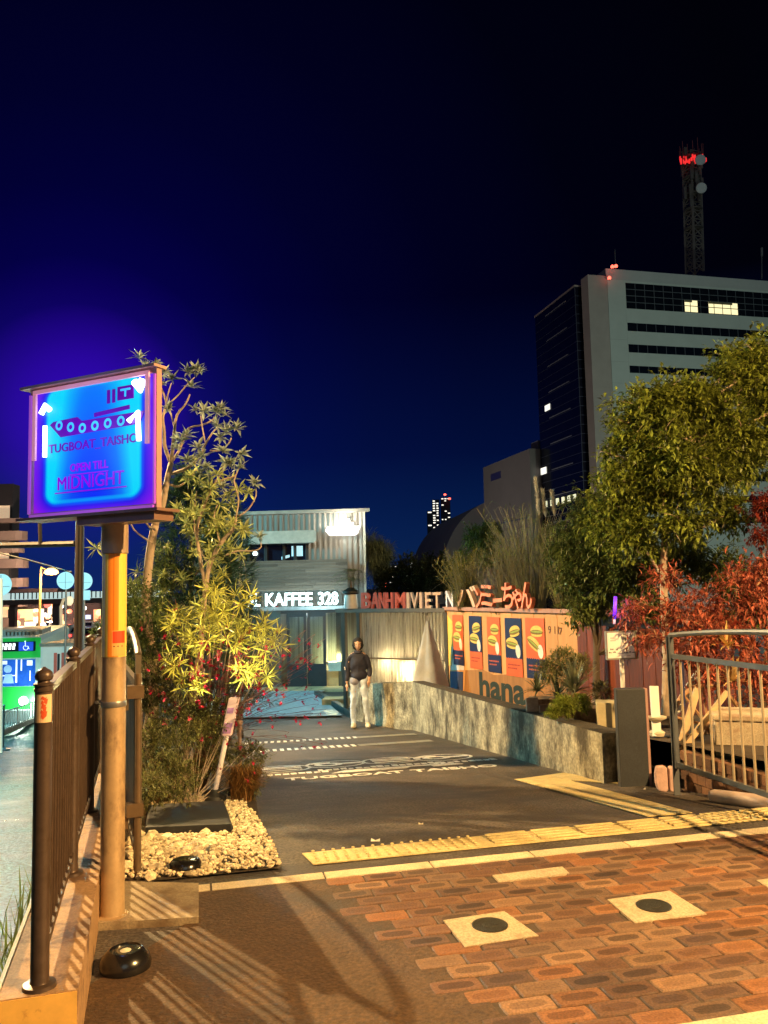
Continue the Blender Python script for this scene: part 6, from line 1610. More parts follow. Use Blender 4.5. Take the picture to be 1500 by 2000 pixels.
for i, (y0, y1) in enumerate(bands):
    za_, zb_ = oz(1232, y0)[0], oz(1232, y1)[0]
    b = MB(); b.box((u_l, .001, zb_), (W2 - 1, .02, za_), of); wd = b.build('window_band', blackg, off)
    b = MB(); u = u_l + 1.6
    while u < W2 - 1: b.box((u - .04, .021, zb_), (u + .04, .035, za_), of); u += 1.6
    if i == 0:
        for k in (1, 2, 3): z = zb_ + (za_ - zb_) * k / 4; b.box((u_l, .036, z - .05), (W2 - 1, .05, z + .05), of)
    b.build('mullion', frame_g, wd)
    if i == 0:
        wl_ = M('lit_office', (.9, .8, .5), .5, emit=(1.0, .86, .46), es=1.1); h = (za_ - zb_)
        b = MB()
        for x0, x1 in ((1347, 1372), (1394, 1451)):
            ua_, ub_ = oz(x0, 600)[1], oz(x1, 600)[1]
            if x0 < 1390: b.box((ua_, .0505, zb_ + h * .02), (ub_, .056, zb_ + h * .48), of)
            else: b.box((ua_, .0505, zb_ + h * .02), (ub_, .056, zb_ + h * .48), of)
        lw = b.build('lit_window', wl_, wd)
        b = MB()
        for x0, x1 in ((1347, 1372), (1394, 1451)):
            ua_, ub_ = oz(x0, 600)[1], oz(x1, 600)[1]; b.box((ua_, .057, zb_ + h * .24), (ub_, .062, zb_ + h * .27), of); u = ua_ + .9
            while u < ub_: b.box((u, .057, zb_ + h * .02), (u + .12, .062, zb_ + h * .48), of); u += 1.5
            b.box((ua_, .057, zb_ + h * .40), (ub_ - .9, .062, zb_ + h * .48), of)
        b.build('blind', M('mullion_lit', (.25, .2, .1), .5), lw)
b = MB()
for (y0) in (604, 668, 732): 
    z = oz(1232, y0)[0]
for u in (u_l - .1,): b.box((u - .03, .0005, 0), (u, .004, ztop - 2), of)
for py in (664, 707, 749, 791, 834): z = oz(1232, py)[0]; b.box((0, .0005, z - .02), (u_l - .2, .003, z + .02), of)
b.build('joint', M('joint_grey', (.34, .36, .33), .8), off)
# dark glass wing
g0 = at(1122, 560, 122.0); gz_ = g0.z; g0.z = 0
gfm = frame(g0, fdn, -gd)
gw = (at(1166, 560, 122.0) - at(1122, 560, 122.0)).length + .4
gl_m = M('wing_glass', (.005, .006, .016), .15, var=.3, scale=.6, spec=.5)
t_len = 14.6
b = MB(); b.box((0, -t_len, -3), (gw, 0, gz_), gfm); wg = b.build('glass_wing', gl_m, off)
b = MB()
nfl = 30
for k in range(nfl + 1):
    z = 4 + (gz_ - 4) * k / nfl; b.box((.0, .001, z - .045), (gw, .03, z + .045), gfm); b.box((-.03, -t_len, z - .03), (-.001, 0, z + .03), gfm)
for u in (0, 1.25, 2.5): b.box((u - .03, .0305, -3), (u + .06, .04, gz_), gfm)
b.build('mullion', M('mullion_blue', (.045, .05, .075), .5), wg)
b = MB()
for k in range(nfl // 3):
    z = 4 + (gz_ - 4) * (3 * k + 2.0) / nfl; b.box((1.8, .031, z - .05), (3.3, .06, z + .12), gfm); b.box((-.06, -10.5, z + .2), (-.031, -3, z + .34), gfm)
b.build('fin', M('fin_grey', (.24, .24, .24), .5), wg)
b = MB(); b.box((-.1, -t_len - .1, gz_ + .001), (gw, .1, gz_ + .25), gfm); b.build('coping', M('coping', (.36, .28, .25), .7), wg)
def gface(px, py):   # point on receding face u=0
    lo, hi = 0.0, t_len
    for _ in range(40):
        m_ = (lo + hi) / 2
        if project(gfm(0, -m_, 20))[0] > px: lo = m_
        else: hi = m_
    q = gfm(0, -lo, 0); return lo, at(px, py, q.y).z
b = MB()
for (x0, x1, y0, y1) in ((1070, 1080, 792, 804), (1057, 1068, 914, 928)):
    a0, z0_ = gface(x0, y1); a1, z1_ = gface(x1, y0); b.box((-.09, -a0, z0_), (-.062, -a1, z0_ + (y1 - y0) / 1600 * 128), gfm)
b.build('lit_window', M('lit_cool', (.9, .9, .8), .5, emit=(1, .97, .85), es=1.1), wg)
b = MB()
for k in range(6): 
    a0, z0_ = gface(1062 + k * 11, 991 - k * 2.5); b = MB(); b.box((-.09, -a0, z0_), (-.062, -a0 + 1.0, z0_ + 1.0), gfm); b.build('lit_window', M('lit_yellow', (.9, .8, .5), .5, emit=(.95, .95, .60), es=.9), wg)
# lower annexe
a0 = at(1034, 876, 136.0); az = a0.z; a0.z = 0; af = frame(a0, fdn, -gd)
b = MB(); b.box((0, -22, -3), (9, 0, az), af); o = b.build('annexe', M('annexe_concrete', (.17, .145, .135), .8, var=.06, scale=.4), off)
b = MB(); b.box((-.05, -22, az * .52), (-.001, 0, az * .52 + .3), af); b.box((-.06, -18, az - 3.2), (-.001, -13, az - 1.9), af); b.build('window', M('annexe_dark', (.03, .03, .10), .5), o)
b = MB(); b.box((3, -6, az + .01), (6, -3, az + 2), af); b.build('roof_plant', M('annexe_grey', (.16, .16, .17), .7), o)
# warning lights and masts on the roof
red_e = M('red_beacon', (1, .1, .05), .4, emit=(1.0, .10, .06), es=4)
def beacon(p, s, label, g='red aircraft warning lights'):
    t = thing('warning_light', label, 'warning light', p, g); b = MB(); b.lathe([(s * .6, -s * 1.2), (s * .6, -s)], p, 8); b.build('bracket', black_r, t)
    b = MB(); b.lathe([(s * .5, -s), (s, -s * .4), (s, s * .4), (s * .5, s)], p, 12); b.build('lens', red_e, t, smooth=True)
for (px, py, lb) in ((1196, 521, 'red warning light on the block roof corner, first of two side by side'), (1203, 520, 'red warning light on the block roof corner beside the thin mast'), (1190, 543, 'red warning light just below the block roof corner')):
    beacon(at(px, py, 119.0), .26, lb)
b = MB(); b.tube([at(1202, 522, 121), at(1201, 487, 121)], .05, 5); tag(b.build('antenna_mast', M('mast_grey', (.12, .12, .13), .6)), 'thin antenna mast above the red warning lights', 'antenna')
b = MB(); b.tube([at(1488, 545, 125), at(1488, 500, 125)], .06, 5); b.tube([at(1488, 500, 125), at(1488, 484, 125)], .18, 6); tag(b.build('antenna_mast', M('mast_grey')), 'thin antenna mast near the picture edge on the block roof', 'antenna')
# lattice tower
TY = 150.0
tc_ = at(1357, 530, TY); tt_ = at(1351, 316, TY)
tw = thing('lattice_tower', 'steel lattice radio tower with white dishes and a red lit top on the office roof', 'radio tower', tc_)
lat = M('lattice_steel', (.20, .17, .15), .6, metal=.2)
def tlev(k, n, yb=532, ytp=300): # level k
    y = yb + (ytp - yb) * k / n; c = at(1357 + (1350 - 1357) * k / n, y, TY); hw = (15 if y > 400 else 14) / 1600 * TY * (1.0 if y > 400 else 1.05); return c, hw
b = MB(); n = 14
ac, as_ = math.cos(.4), math.sin(.4)
def corner(k, q):
    c, hw = tlev(k, n); sx, sy = ((-1, -1), (1, -1), (1, 1), (-1, 1))[q]; hw *= .78
    return c + Vector(((sx * ac - sy * as_) * hw, (sx * as_ + sy * ac) * hw, 0))
for q in range(4): b.tube([corner(0, q), corner(n // 2, q), corner(n, q)], .24, 5)
b.build('leg', lat, tw)
b = MB()
for k in range(n):
    for q in range(4):
        q2 = (q + 1) % 4; b.tube([corner(k, q), corner(k + 1, q2)], .10, 4); b.tube([corner(k, q2), corner(k + 1, q)], .10, 4); b.tube([corner(k + 1, q), corner(k + 1, q2)], .12, 4)
b.build('bracing', lat, tw)
b = MB(); c, hw = tlev(6.5, n)
for k in (5.0, 7.2, 9, 11, 13):
    c, hw = tlev(k, n); b.lathe([(hw * 1.25, 0), (hw * 1.25, .25)], c, 12)
rr = random.Random(6)
for k in range(26):
    c, hw = tlev(rr.uniform(8, 14), n); a = rr.uniform(0, 6.3); p = c + Vector((math.cos(a), math.sin(a), 0)) * hw * 1.25; b.box((-.25, -.25, -1.2), (.25, .25, 1.2), lambda x, y, z, p=p: p + Vector((x, y, z)))
b.build('antenna_panels', M('antenna_dark', (.10, .085, .075), .6), tw)
for (px, py) in ((1368, 312), (1370, 367)):
    p = at(px, py, TY - 3.2); b = MB(); b.lathe([(.25, -.7), (.9, -.3), (1.0, 0), (.9, .12), (.4, .22), (.02, .25)], p, 24, axis=(-.1, -1, -.15)); b.build('dish', M('dish_white', (.62, .64, .62), .5, var=.08), tw, smooth='auto')
b = MB(); rr = random.Random(9)
for k in range(34):
    x = rr.uniform(1327, 1378); y = 318 - (x - 1327) * .10 - rr.uniform(0, 13) * (1 if x < 1362 else .9); p = at(x, y, TY - 2 + rr.uniform(-1, 2)); s = rr.uniform(.12, .32)
    b.box((-s * .5, -s * .5, -s * rr.uniform(1, 2.4)), (s * .5, s * .5, s), lambda x, y, z, p=p: p + Vector((x, y, z)))
b.build('red_lights', M('red_cluster', (.6, .03, .03), .5, emit=(1.0, .03, .03), es=.9), tw)
b = MB(); c, hw = tlev(n, n); b.lathe([(hw * 1.5, -.3), (hw * 1.6, 0)], c + Vector((0, 0, -1)), 14)
for k in range(14):
    a = 2 * PI * k / 14; p = c + Vector((math.cos(a), math.sin(a), 0)) * hw * 1.55; b.tube([p + Vector((0, 0, -1)), p + Vector((0, 0, 1.0 + .5 * (k % 3)))], .07, 4)
b.build('platform', M('platform_red', (.20, .03, .03), .6), tw)
# domed hall and beacon
dc = at(945, 1120, 210); R_ = 135 / 1600 * 210
t = thing('domed_hall', 'huge dark grey hall with a curved roof behind the planting', 'building', (dc.x + 6, dc.y, -3))
b = MB(); ang = [(math.cos(PI * k / 40), math.sin(PI * k / 40)) for k in range(41)]
hf = frame((dc.x + 7, dc.y, 0), (1, .1, 0)); hz = at(960, 972, 210).z
b.prism([(R_ * 1.05 * c_, -3 + (hz + 3) * s_ ** .8) for c_, s_ in ang], hf, -60, 0); b.build('shell', M('hall_grey', (.30, .28, .27), .85, var=.1, scale=.05), t, smooth='auto')
beacon(at(960, 970, 205), .34, 'red warning light on top of the curved grey hall'); beacon(at(966, 968, 205), .22, 'small dim red light beside the one on the curved grey hall')
# distant apartment tower with lit windows
r = random.Random(12)
lit_w = M('far_lit_windows', (.9, .9, .8), .5, emit=(1.0, .95, .80), es=1.5)
def far_tower(label, x0, x1, yt, yb, Y, cols, rows, p_lit, seed, step=None, c=(.035, .045, .07), beac=()):
    r = random.Random(seed); a = at(x0, yt, Y); c_ = at(x1, yt, Y); f = frame((a.x, Y, 0), (1, 0, 0)); W_ = c_.x - a.x; zt2 = a.z; zb2 = at(x0, yb, Y).z
    t = thing('apartment_tower', label, 'apartment tower', (a.x + W_ / 2, Y, -3), 'far apartment towers on the skyline'); b = MB(); b.box((0, -W_ * .8, -3), (W_, 0, zt2), lambda u, n, z: Vector((a.x + u, Y - n, z)))
    if step: b.box((W_ * step[0], -W_ * .6, zt2 + .001), (W_ * step[1], -.2, zt2 + step[2]), lambda u, n, z: Vector((a.x + u, Y - n, z)))
    b.build('wall', M('far_wall_%d' % seed, c, .9, emit=None), t); b = MB()
    for j in range(rows):
        for i in range(cols):
            if r.random() < p_lit:
                u = W_ * (i + .15) / cols; z = zb2 + (zt2 - zb2) * (j + .2) / rows; b.box((u, .05, z), (u + W_ * .7 / cols * r.uniform(.6, 1), .12, z + (zt2 - zb2) * .45 / rows), lambda u, n, z: Vector((a.x + u, Y - n, z)))
    b.build('lit_windows', lit_w, t)
    for (px, py) in beac: 
        b = MB(); b.lathe([(.7, -.7), (1.1, 0), (.7, .7)], at(px, py, Y - 6), 8); b.build('beacon', red_e, t)
far_tower('tall far tower with scattered lit windows and red beacons, taller narrower half', 844, 858, 976, 1080, 620, 2, 22, .78, 1, beac=((837, 1022),))
far_tower('far tower with lit windows joined behind the slimmer one', 861, 879, 972, 1045, 640, 3, 18, .42, 2, beac=((869, 966), (878, 974)))
far_tower('dark slim far tower wing with a few lights', 834, 845, 998, 1090, 610, 1, 18, .35, 3)
for i, (x0, x1, yt) in enumerate(((742, 758, 1098), (760, 776, 1104), (778, 788, 1096), (790, 800, 1108), (800, 818, 1090), (818, 834, 1084), (836, 852, 1092))):
    far_tower('low far apartment block on the skyline, %s' % ('first right of the shop corner', 'beside the first one past the shop', 'dark narrow one with three lights', 'small one between brighter blocks', 'brightly lit one with rows of windows', 'dark square topped one', 'one below the tall far tower')[i], x0, x1, yt, 1140, 520 + i * 8, 3, 7, (.3, .35, .4, .2, .75, .15, .5)[i], 20 + i)
b = MB(); p = at(753, 1112, 500); b.lathe([(.7, -1), (1.0, 0), (.7, 1)], p, 8); b.lathe([(.3, -30), (.3, -1.01)], p, 6); tag(b.build('warning_light', red_e), 'red light low on the skyline right of the shop', 'warning light')

# ================================================================== THE STREET ON THE LEFT
# post and gantry arm
gp = at(151, 1350, 12.0)
t = thing('street_pole', 'dark brown street pole with a long arm reaching across behind the lightbox', 'pole', (gp.x, gp.y, street_z(0, 12)))
pb_ = M('pole_brown', (.03, .02, .018), .5, var=.2)
b = MB(); b.tube([Vector((gp.x, gp.y, -2)), Vector((gp.x + .01, gp.y, 2.85))], [.066, .062], 14); b.build('pole', pb_, t, smooth='auto')
b = MB(); b.tube([at(146, 1062, 12), at(-60, 1067, 12.4)], .045, 8); b.tube([at(79, 1065, 12.1), at(77, 990, 12.1)], .03, 8); b.build('arm', pb_, t)
b = MB(); b.tube([at(140, 1118, 12), at(60, 1095, 13), at(-10, 1078, 13)], .012, 6); b.build('cable', black_r, t)
# street lamp with orange light
lc = at(80, 1112, 40); lz = street_z(0, 40)
t = thing('street_lamp', 'street lamp glowing orange beyond the green bus', 'street lamp', (lc.x, 40, lz))
b = MB(); b.tube([Vector((lc.x - .1, 40, lz)), lc, lc + Vector((0, 0, .1)), at(88, 1111, 40)], [.07, .055, .05, .04], 10); b.build('pole', M('lamp_pole', (.55, .36, .16), .5), t, smooth='auto')
b = MB(); b.lathe([(.12, .16), (.30, .05), (.34, -.08), (.2, -.16)], at(100, 1116, 40), 16); b.build('lamp_head', M('lamp_orange', (1, .7, .3), .4, emit=(1.0, .55, .13), es=6), t, smooth=True)
lamp('lamp_light', at(100, 1125, 39.5), 900, (1, .55, .18), .3, parent=t)
# round signs seen from behind
def round_sign(px, py, rad, Y, label, plate=False, c='sign_back'):
    p = at(px, py, Y); z = street_z(0, Y); t = thing('round_road_sign', label, 'road sign', (p.x, Y, z), 'round road signs along the street')
    b = MB(); b.tube([Vector((p.x, Y + .05, z)), Vector((p.x, Y + .05, p.z + rad))], .035, 8); b.build('pole', galv, t)
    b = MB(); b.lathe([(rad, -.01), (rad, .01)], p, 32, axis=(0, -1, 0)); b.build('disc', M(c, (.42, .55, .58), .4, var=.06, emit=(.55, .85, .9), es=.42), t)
    b = MB(); b.box((-rad * .8, -.02, -rad * .2), (rad * .8, -.0105, -rad * .16), lambda x, y, z: p + Vector((x, y, z))); b.box((-.02, -.02, -rad * .9), (.02, -.0106, rad * .9), lambda x, y, z: p + Vector((x * .3, y, z))); b.build('bracket', galv, t)
    if plate: b = MB(); b.box((-rad * .75, -.01, -rad * 2.2), (rad * .75, .01, -rad * 1.08), lambda x, y, z: p + Vector((x, y, z))); b.build('plate', M(c), t)
round_sign(128, 1134, .265, 25, 'pale round road sign left of the brown street pole'.replace('left of', 'just street side of'))
round_sign(164, 1135, .265, 25.5, 'pale round road sign with a plate, half behind the brown street pole', True)
round_sign(2, 1142, .33, 25, 'pale round road sign cut by the picture edge above the bus', False, 'sign_back_green')
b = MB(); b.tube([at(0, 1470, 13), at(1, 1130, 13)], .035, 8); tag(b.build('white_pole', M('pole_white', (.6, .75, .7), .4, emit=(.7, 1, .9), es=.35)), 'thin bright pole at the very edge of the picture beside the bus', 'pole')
# apartment building with rounded balconies
AY = 100.0
t = thing('balcony_building', 'tall apartment building with stacked rounded balconies at the picture edge', 'apartment building', (at(0, 1200, AY).x, AY, -3))
a1 = at(22, 1100, AY); zt3 = at(10, 945, AY).z
b = MB(); b.box((a1.x - 14, AY, -3), (a1.x, AY + 2, zt3)); b.build('wall', M('flats_dark', (.035, .03, .035), .8, var=.2, scale=.6), t)
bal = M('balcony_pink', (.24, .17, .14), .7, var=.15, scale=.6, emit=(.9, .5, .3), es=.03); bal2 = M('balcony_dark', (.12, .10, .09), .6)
for k, y in enumerate((1022, 1056, 1080, 1110, 1147, 1185, 1225)):
    z = at(30, y, AY).z; w_ = (57, 54, 48, 56, 56, 54, 50)[k]; xr = at(w_, y, AY).x
    pts = [(a1.x - 6, AY), (a1.x - 6, AY - 1.6), (xr - .8, AY - 1.6), (xr - .2, AY - 1.2), (xr, AY - .5), (xr, AY)]
    b = MB(); n_ = len(pts); h = (.5, 1.1)[k % 2 or k > 3]
    b.add([Vector((x, y_, z)) for x, y_ in pts] + [Vector((x, y_, z + h)) for x, y_ in pts], [tuple(range(n_)), tuple(range(2 * n_ - 1, n_ - 1, -1))] + [(i, (i + 1) % n_, n_ + (i + 1) % n_, n_ + i) for i in range(n_)])
    b.build('balcony', bal, t)
    b = MB(); b.box((a1.x - 5, AY - .05, z + h + .1), (a1.x - .3, AY - .001, z + 2.2)); b.build('window', bal2 if k % 3 else M('lit_flat', (.8, .6, .4), .5, emit=(1, .68, .42), es=.5), t)
lamp('flats_light', Vector((a1.x + 5, AY - 9, 4)), 4500, (1, .72, .5), .5, parent=t)
# footbridge with lit deck
BY = 80.0
t = thing('footbridge', 'long pale footbridge with lit railings across the street', 'footbridge', (at(100, 1170, BY).x, BY, -3)); b = MB()
x0, x1 = at(-60, 1170, BY).x, at(330, 1170, BY).x; zb_, zt4 = at(100, 1170, BY).z, at(100, 1157, BY).z
b.box((x0, BY, zb_ - .5), (x1, BY + 3, zb_)); b.build('deck', M('bridge_dark', (.09, .06, .06), .7), t)
b = MB(); b.box((x0, BY + .1, zb_ + .01), (x1, BY + .2, zt4)); b.build('lit_railing', M('bridge_lit', (.6, .8, .8), .5, emit=(.70, .95, .92), es=.7), t)
b = MB(); 
for px in (20, 105, 200): b.box((at(px, 1170, BY).x - .3, BY + .4, -3), (at(px, 1170, BY).x + .3, BY + 1, zb_ - .51))
b.build('pier', M('bridge_dark'), t)
b = MB(); rr = random.Random(4)
for k in range(22): px = 20 + k * 8.3; b.box((at(px, 1160, BY).x, BY + .02, zb_ + .05), (at(px, 1160, BY).x + .10, BY + .09, zt4 + .1))
b.build('railing_posts', M('bridge_dark'), t)
# shop fronts with lit signs
GY = 100.0
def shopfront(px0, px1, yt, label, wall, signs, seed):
    a, c_ = at(px0, yt, GY), at(px1, yt, GY); t = thing('lit_shop', label, 'shop', ((a.x + c_.x) / 2, GY, -3), 'lit shops along the far street'); f = lambda u, n, z: Vector((a.x + u, GY - n, z))
    W_ = c_.x - a.x; b = MB(); b.box((0, -6, -3), (W_, 0, a.z), f); b.build('wall', wall, t)
    for (x0, x1, y0, y1, m_) in signs:
        ua_, ub_ = at(x0, 0, GY).x - a.x, at(x1, 0, GY).x - a.x; b = MB(); b.box((ua_, .02, at(x0, y1, GY).z), (ub_, .25, at(x0, y0, GY).z), f); b.build('lit_sign', m_, t)
lw_ = M('sign_lit_white', (.9, .85, .7), .5, emit=(1.0, .88, .62), es=1.7); ly_ = M('sign_lit_yellow', (.9, .8, .3), .5, emit=(1.0, .78, .35), es=.85); lr_ = M('sign_lit_red', (.9, .1, .1), .5, emit=(1.0, .12, .06), es=.9); lo_ = M('sign_lit_orange', (.9, .4, .2), .5, emit=(1.0, .38, .2), es=.8); lb_ = M('sign_lit_blue', (.3, .5, .9), .5, emit=(.5, .6, 1.0), es=.9)
dkw = M('dark_front', (.045, .028, .03), .8, var=.3, scale=.5)
shopfront(22, 60, 1150, 'shop front with small yellow signs next to the balconies', dkw, [(25, 40, 1178, 1190, ly_), (44, 56, 1178, 1191, ly_), (28, 33, 1213, 1220, lr_), (30, 58, 1222, 1236, lw_)], 1)
shopfront(60.5, 112, 1150, 'big brightly lit cream shop front under the footbridge', dkw, [(46, 86, 1190, 1212, ly_), (32, 103, 1215, 1238, lw_), (87, 104, 1189, 1213, lw_), (40, 56, 1228, 1234, lr_), (62, 75, 1226, 1233, lr_)], 2)
shopfront(112.5, 150, 1155, 'row of red and white lit fronts beside the brown pole', dkw, [(112, 122, 1180, 1200, lw_), (120, 127, 1205, 1216, ly_), (118, 138, 1222, 1236, lo_), (127, 141, 1200, 1220, lo_), (140, 150, 1213, 1235, lr_)], 3)
shopfront(150.5, 240, 1160, 'dark front with blue and red lit signs by the sign pole', dkw, [(160, 175, 1206, 1216, lo_), (175, 190, 1201, 1209, lb_), (158, 194, 1219, 1232, lo_), (178, 192, 1236, 1246, lw_), (161, 172, 1180, 1192, M('dim_red', (.3, .05, .08), .5, emit=(.5, .05, .1), es=.5)), (196, 230, 1190, 1230, lo_)], 4)
lamp('shops_light', at(100, 1215, GY - 5), 2500, (1, .55, .35), .5)
# small inner lamp post with globes
t = thing('globe_lamp', 'curved lamp post with a cream globe in front of the lit shops', 'street lamp', at(120, 1260, 50)); b = MB()
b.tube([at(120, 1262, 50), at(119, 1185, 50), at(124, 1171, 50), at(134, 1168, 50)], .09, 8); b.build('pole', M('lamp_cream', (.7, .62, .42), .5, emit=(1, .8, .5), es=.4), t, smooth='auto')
b = MB(); b.lathe([(.1, .25), (.22, .1), (.22, -.1), (.1, -.3)], at(136, 1173, 50), 12); b.build('globe', M('globe_cream', (1, .85, .6), .4, emit=(1, .82, .5), es=1.0), t, smooth=True)
# cars (tail lights towards us)
def car(px, py, Y, c, label):
    p = at(px, py, Y); gz = -2.935; o = Vector((p.x, Y, gz)); t = thing('parked_car', label, 'car', o, 'cars waiting in the far street')
    f = lambda x, y, z: o + Vector((x, y, z)); m_ = M('car_' + label.split()[0], c, .25, var=.05, coat=.6)
    b = MB(); prof = [(-2.1, .25), (-2.15, .62), (-2.0, .92), (-1.5, .98), (-1.0, 1.42), (.5, 1.45), (1.2, 1.0), (2.0, .85), (2.15, .5), (2.1, .25)]
    b.prism(prof, lambda u, n, z: f(n, u, z), -.85, .85); o2 = b.build('body', m_, t); md = o2.modifiers.new('r', 'BEVEL'); md.width = .07; md.segments = 2
    b = MB(); b.hexa([f(-.68, -1.52, 1.0), f(.68, -1.52, 1.0), f(.62, -1.06, 1.36), f(-.62, -1.06, 1.36)] + [f(-.68, -1.56, 1.02), f(.68, -1.56, 1.02), f(.62, -1.10, 1.39), f(-.62, -1.10, 1.39)]); b.build('rear_window', gls, t)
    for s in (-1, 1):
        b = MB(); b.box((s * .55 - .16, -2.2, .62), (s * .55 + .16, -2.12, .82), f); b.build('tail_light', M('tail_red', (1, .05, .03), .4, emit=(1, .06, .04), es=5), t)
        for yy in (-1.35, 1.35):
            b = MB(); b.lathe([(.31, -.1), (.33, -.06), (.33, .06), (.31, .1)], f(s * .78, yy, .33), 16, axis=(1, 0, 0)); b.build('wheel', black_r, t)
    b = MB(); b.box((-.25, -2.185, .45), (.25, -2.16, .58), f); b.build('number_plate', pwhite, t)
for i, (px, Y, c, lb) in enumerate(((106, 80, (.55, .03, .03), 'red car with glowing tail lights in the far street'), (132, 84, (.6, .6, .6), 'silver car with tail lights beside the red one in the far street'), (164, 78, (.5, .5, .52), 'grey car with tail lights beyond the brown pole'), (184, 75, (.35, .02, .02), 'dark-red car with tail lights by the sign pole'), (93, 94, (.5, .5, .5), 'pale car furthest down the street, nearest the balconies'), (122, 96, (.3, .3, .35), 'bluish car furthest down the street behind the silver one'), (176, 92, (.6, .55, .5), 'cream car furthest down the street between brown pole and sign pole'))):
    car(px, 1230, Y, c, lb)
# lit signboards and lamps along the far street
r = random.Random(17); cols_ = [((1, .9, .7), 3), ((1, .2, .1), 3), ((1, .6, .25), 2.5), ((1, .95, .9), 3.5), ((1, .12, .08), 3), ((.7, .8, 1), 2)]
for i in range(46):
    x = r.uniform(24, 196); y = 1180 + (1 - r.random() ** 1.8) * 56; Y = r.uniform(88, 98); p = at(x, y, Y); c_, e_ = cols_[i % 6]
    t = thing('signal_lamp', 'one of many small blurred street lights and lit signs far down the street', 'light', p, 'small lights far down the street'); s_ = r.uniform(.16, .42)
    b = MB(); b.lathe([(s_ * .4, -s_), (s_, -s_ * .4), (s_, s_ * .4), (s_ * .4, s_)], p, 10, axis=(0, 1, 0)); b.build('lens', M('far_lamp_%d' % (i % 6), c_, .4, emit=c_, es=e_), t, smooth=True)
    b = MB(); b.tube([Vector((p.x, p.y + .1, -3)), Vector((p.x, p.y + .1, p.z - s_ * .5))], .03, 5); b.build('post', black_r, t)
# bus
by = 29.5; bx1 = at(80, 1300, by).x; bz0 = street_z(0, 30) + .0; bxa = bx1 - 2.5
busz = at(60, 1243, by).z
t = thing('city_bus', 'green and white bus with blue lit windows and a wheelchair mark', 'bus', (bx1 - 1.25, by, bz0)); f = lambda u, n, z: Vector((bxa + u + .286 * n, by - n, z))
def bz(y): return at(40, y, by).z
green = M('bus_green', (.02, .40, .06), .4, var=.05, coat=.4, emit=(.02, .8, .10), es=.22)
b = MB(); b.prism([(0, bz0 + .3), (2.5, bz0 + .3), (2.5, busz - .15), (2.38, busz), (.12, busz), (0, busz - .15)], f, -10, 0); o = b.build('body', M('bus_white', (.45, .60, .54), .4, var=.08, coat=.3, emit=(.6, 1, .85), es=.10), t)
b = MB(); b.box((0.02, .001, bz(1285)), (2.48, .012, bz(1246)), f); b.box((.9, .001, bz(1385)), (2.48, .012, bz(1341)), f); b.build('green_panel', green, t)
b = MB(); b.box((1.0, .0125, bz(1272)), (2.3, .03, bz(1253)), f); dsp = b.build('destination_sign', M('display_dark', (.01, .012, .03), .3), t)
b = MB(); rr = random.Random(7)
for k in range(9): 
    x = 1.04 + k * .14
    if x < 1.6:
        b.box((x, .0305, bz(1268)), (x + .10, .034, bz(1268) + rr.uniform(.10, .2)), f); b.box((x + .03, .0345, bz(1262)), (x + .12, .037, bz(1256)), f)
b.build('sign_text', M('text_lit', (1, 1, 1), .5, emit=(1, 1, .95), es=1.6), dsp)
b = MB(); b.box((1.70, .0305, bz(1271)), (2.22, .033, bz(1254)), f); b.build('wheelchair_panel', M('panel_blue', (.02, .08, .6), .5, emit=(.02, .10, .8), es=.5), dsp)
b = MB(); cx, cz = 1.95, bz(1265)
b.tube([f(cx + .085 * math.cos(R(a)), .037, cz + .085 * math.sin(R(a))) for a in range(120, 400, 20)], .010, 5); b.tube([f(cx - .02, .037, cz + .19), f(cx - .01, .037, cz + .05), f(cx + .08, .037, cz + .05), f(cx + .12, .037, cz - .05)], .012, 5); b.lathe([(.024, 0), (.024, .01)], f(cx - .02, .036, cz + .22), 10, axis=(0, -1, 0))
b.build('wheelchair_mark', M('mark_white', (1, 1, 1), .5, emit=(.75, .9, 1), es=1.0), dsp)
b = MB(); b.box((.05, .001, bz(1340)), (2.3, .014, bz(1288)), f); wd = b.build('window', M('bus_window', (.02, .08, .4), .15, var=.5, scale=3, emit=(.01, .12, .65), es=.55), t)
b = MB()
for (x0, x1, y0, y1) in ((1.05, 1.3, 1290, 1297), (1.60, 1.66, 1288, 1333), (1.78, 1.83, 1288, 1310), (2.0, 2.2, 1290, 1300), (1.05, 1.6, 1318, 1320), (2.1, 2.14, 1310, 1330)): b.box((x0, .0145, bz(y1)), (x1, .02, bz(y0)), f)
b.build('interior_rails', M('int_white', (.8, .8, .9), .5, emit=(.75, .9, 1), es=.8), wd)
b = MB(); b.lathe([(.14, 0), (.13, .05)], f(1.33, .015, bz(1306)), 12, axis=(0, -1, 0)); b.prism([(1.15, bz(1334)), (1.55, bz(1334)), (1.48, bz(1316)), (1.24, bz(1316))], f, .0145, .03); b.build('driver', M('driver_pale', (.3, .5, .8), .6, emit=(.4, .7, 1), es=.35), wd)
b = MB(); b.box((.02, .001, bz(1420)), (2.48, .02, bz(1388)), f); b.build('bumper', M('bumper_grey', (.12, .16, .16), .5), t)
for x in (.35, 1.9):
    b = MB(); b.lathe([(.17, 0), (.15, .06)], f(x, .013, bz(1369)), 16, axis=(0, -1, 0)); b.build('headlight', M('headlight', (1, 1, 1), .3, emit=(.95, 1, .9), es=9 if x > 1 else 2), t)
lamp('headlight_beam', f(1.95, .6, bz(1372)), 90, (.85, 1, .85), .15, parent=t)
b = MB()
for k in range(9): b.box((1.0 + k * .14, -1.6, busz + .001), (1.08 + k * .14, -.8, busz + .14), f)
b.box((.2, -4.5, busz + .001), (2.3, -1.7, busz + .18), f); b.build('roof_vents', M('vent_grey', (.3, .34, .33), .6), t)
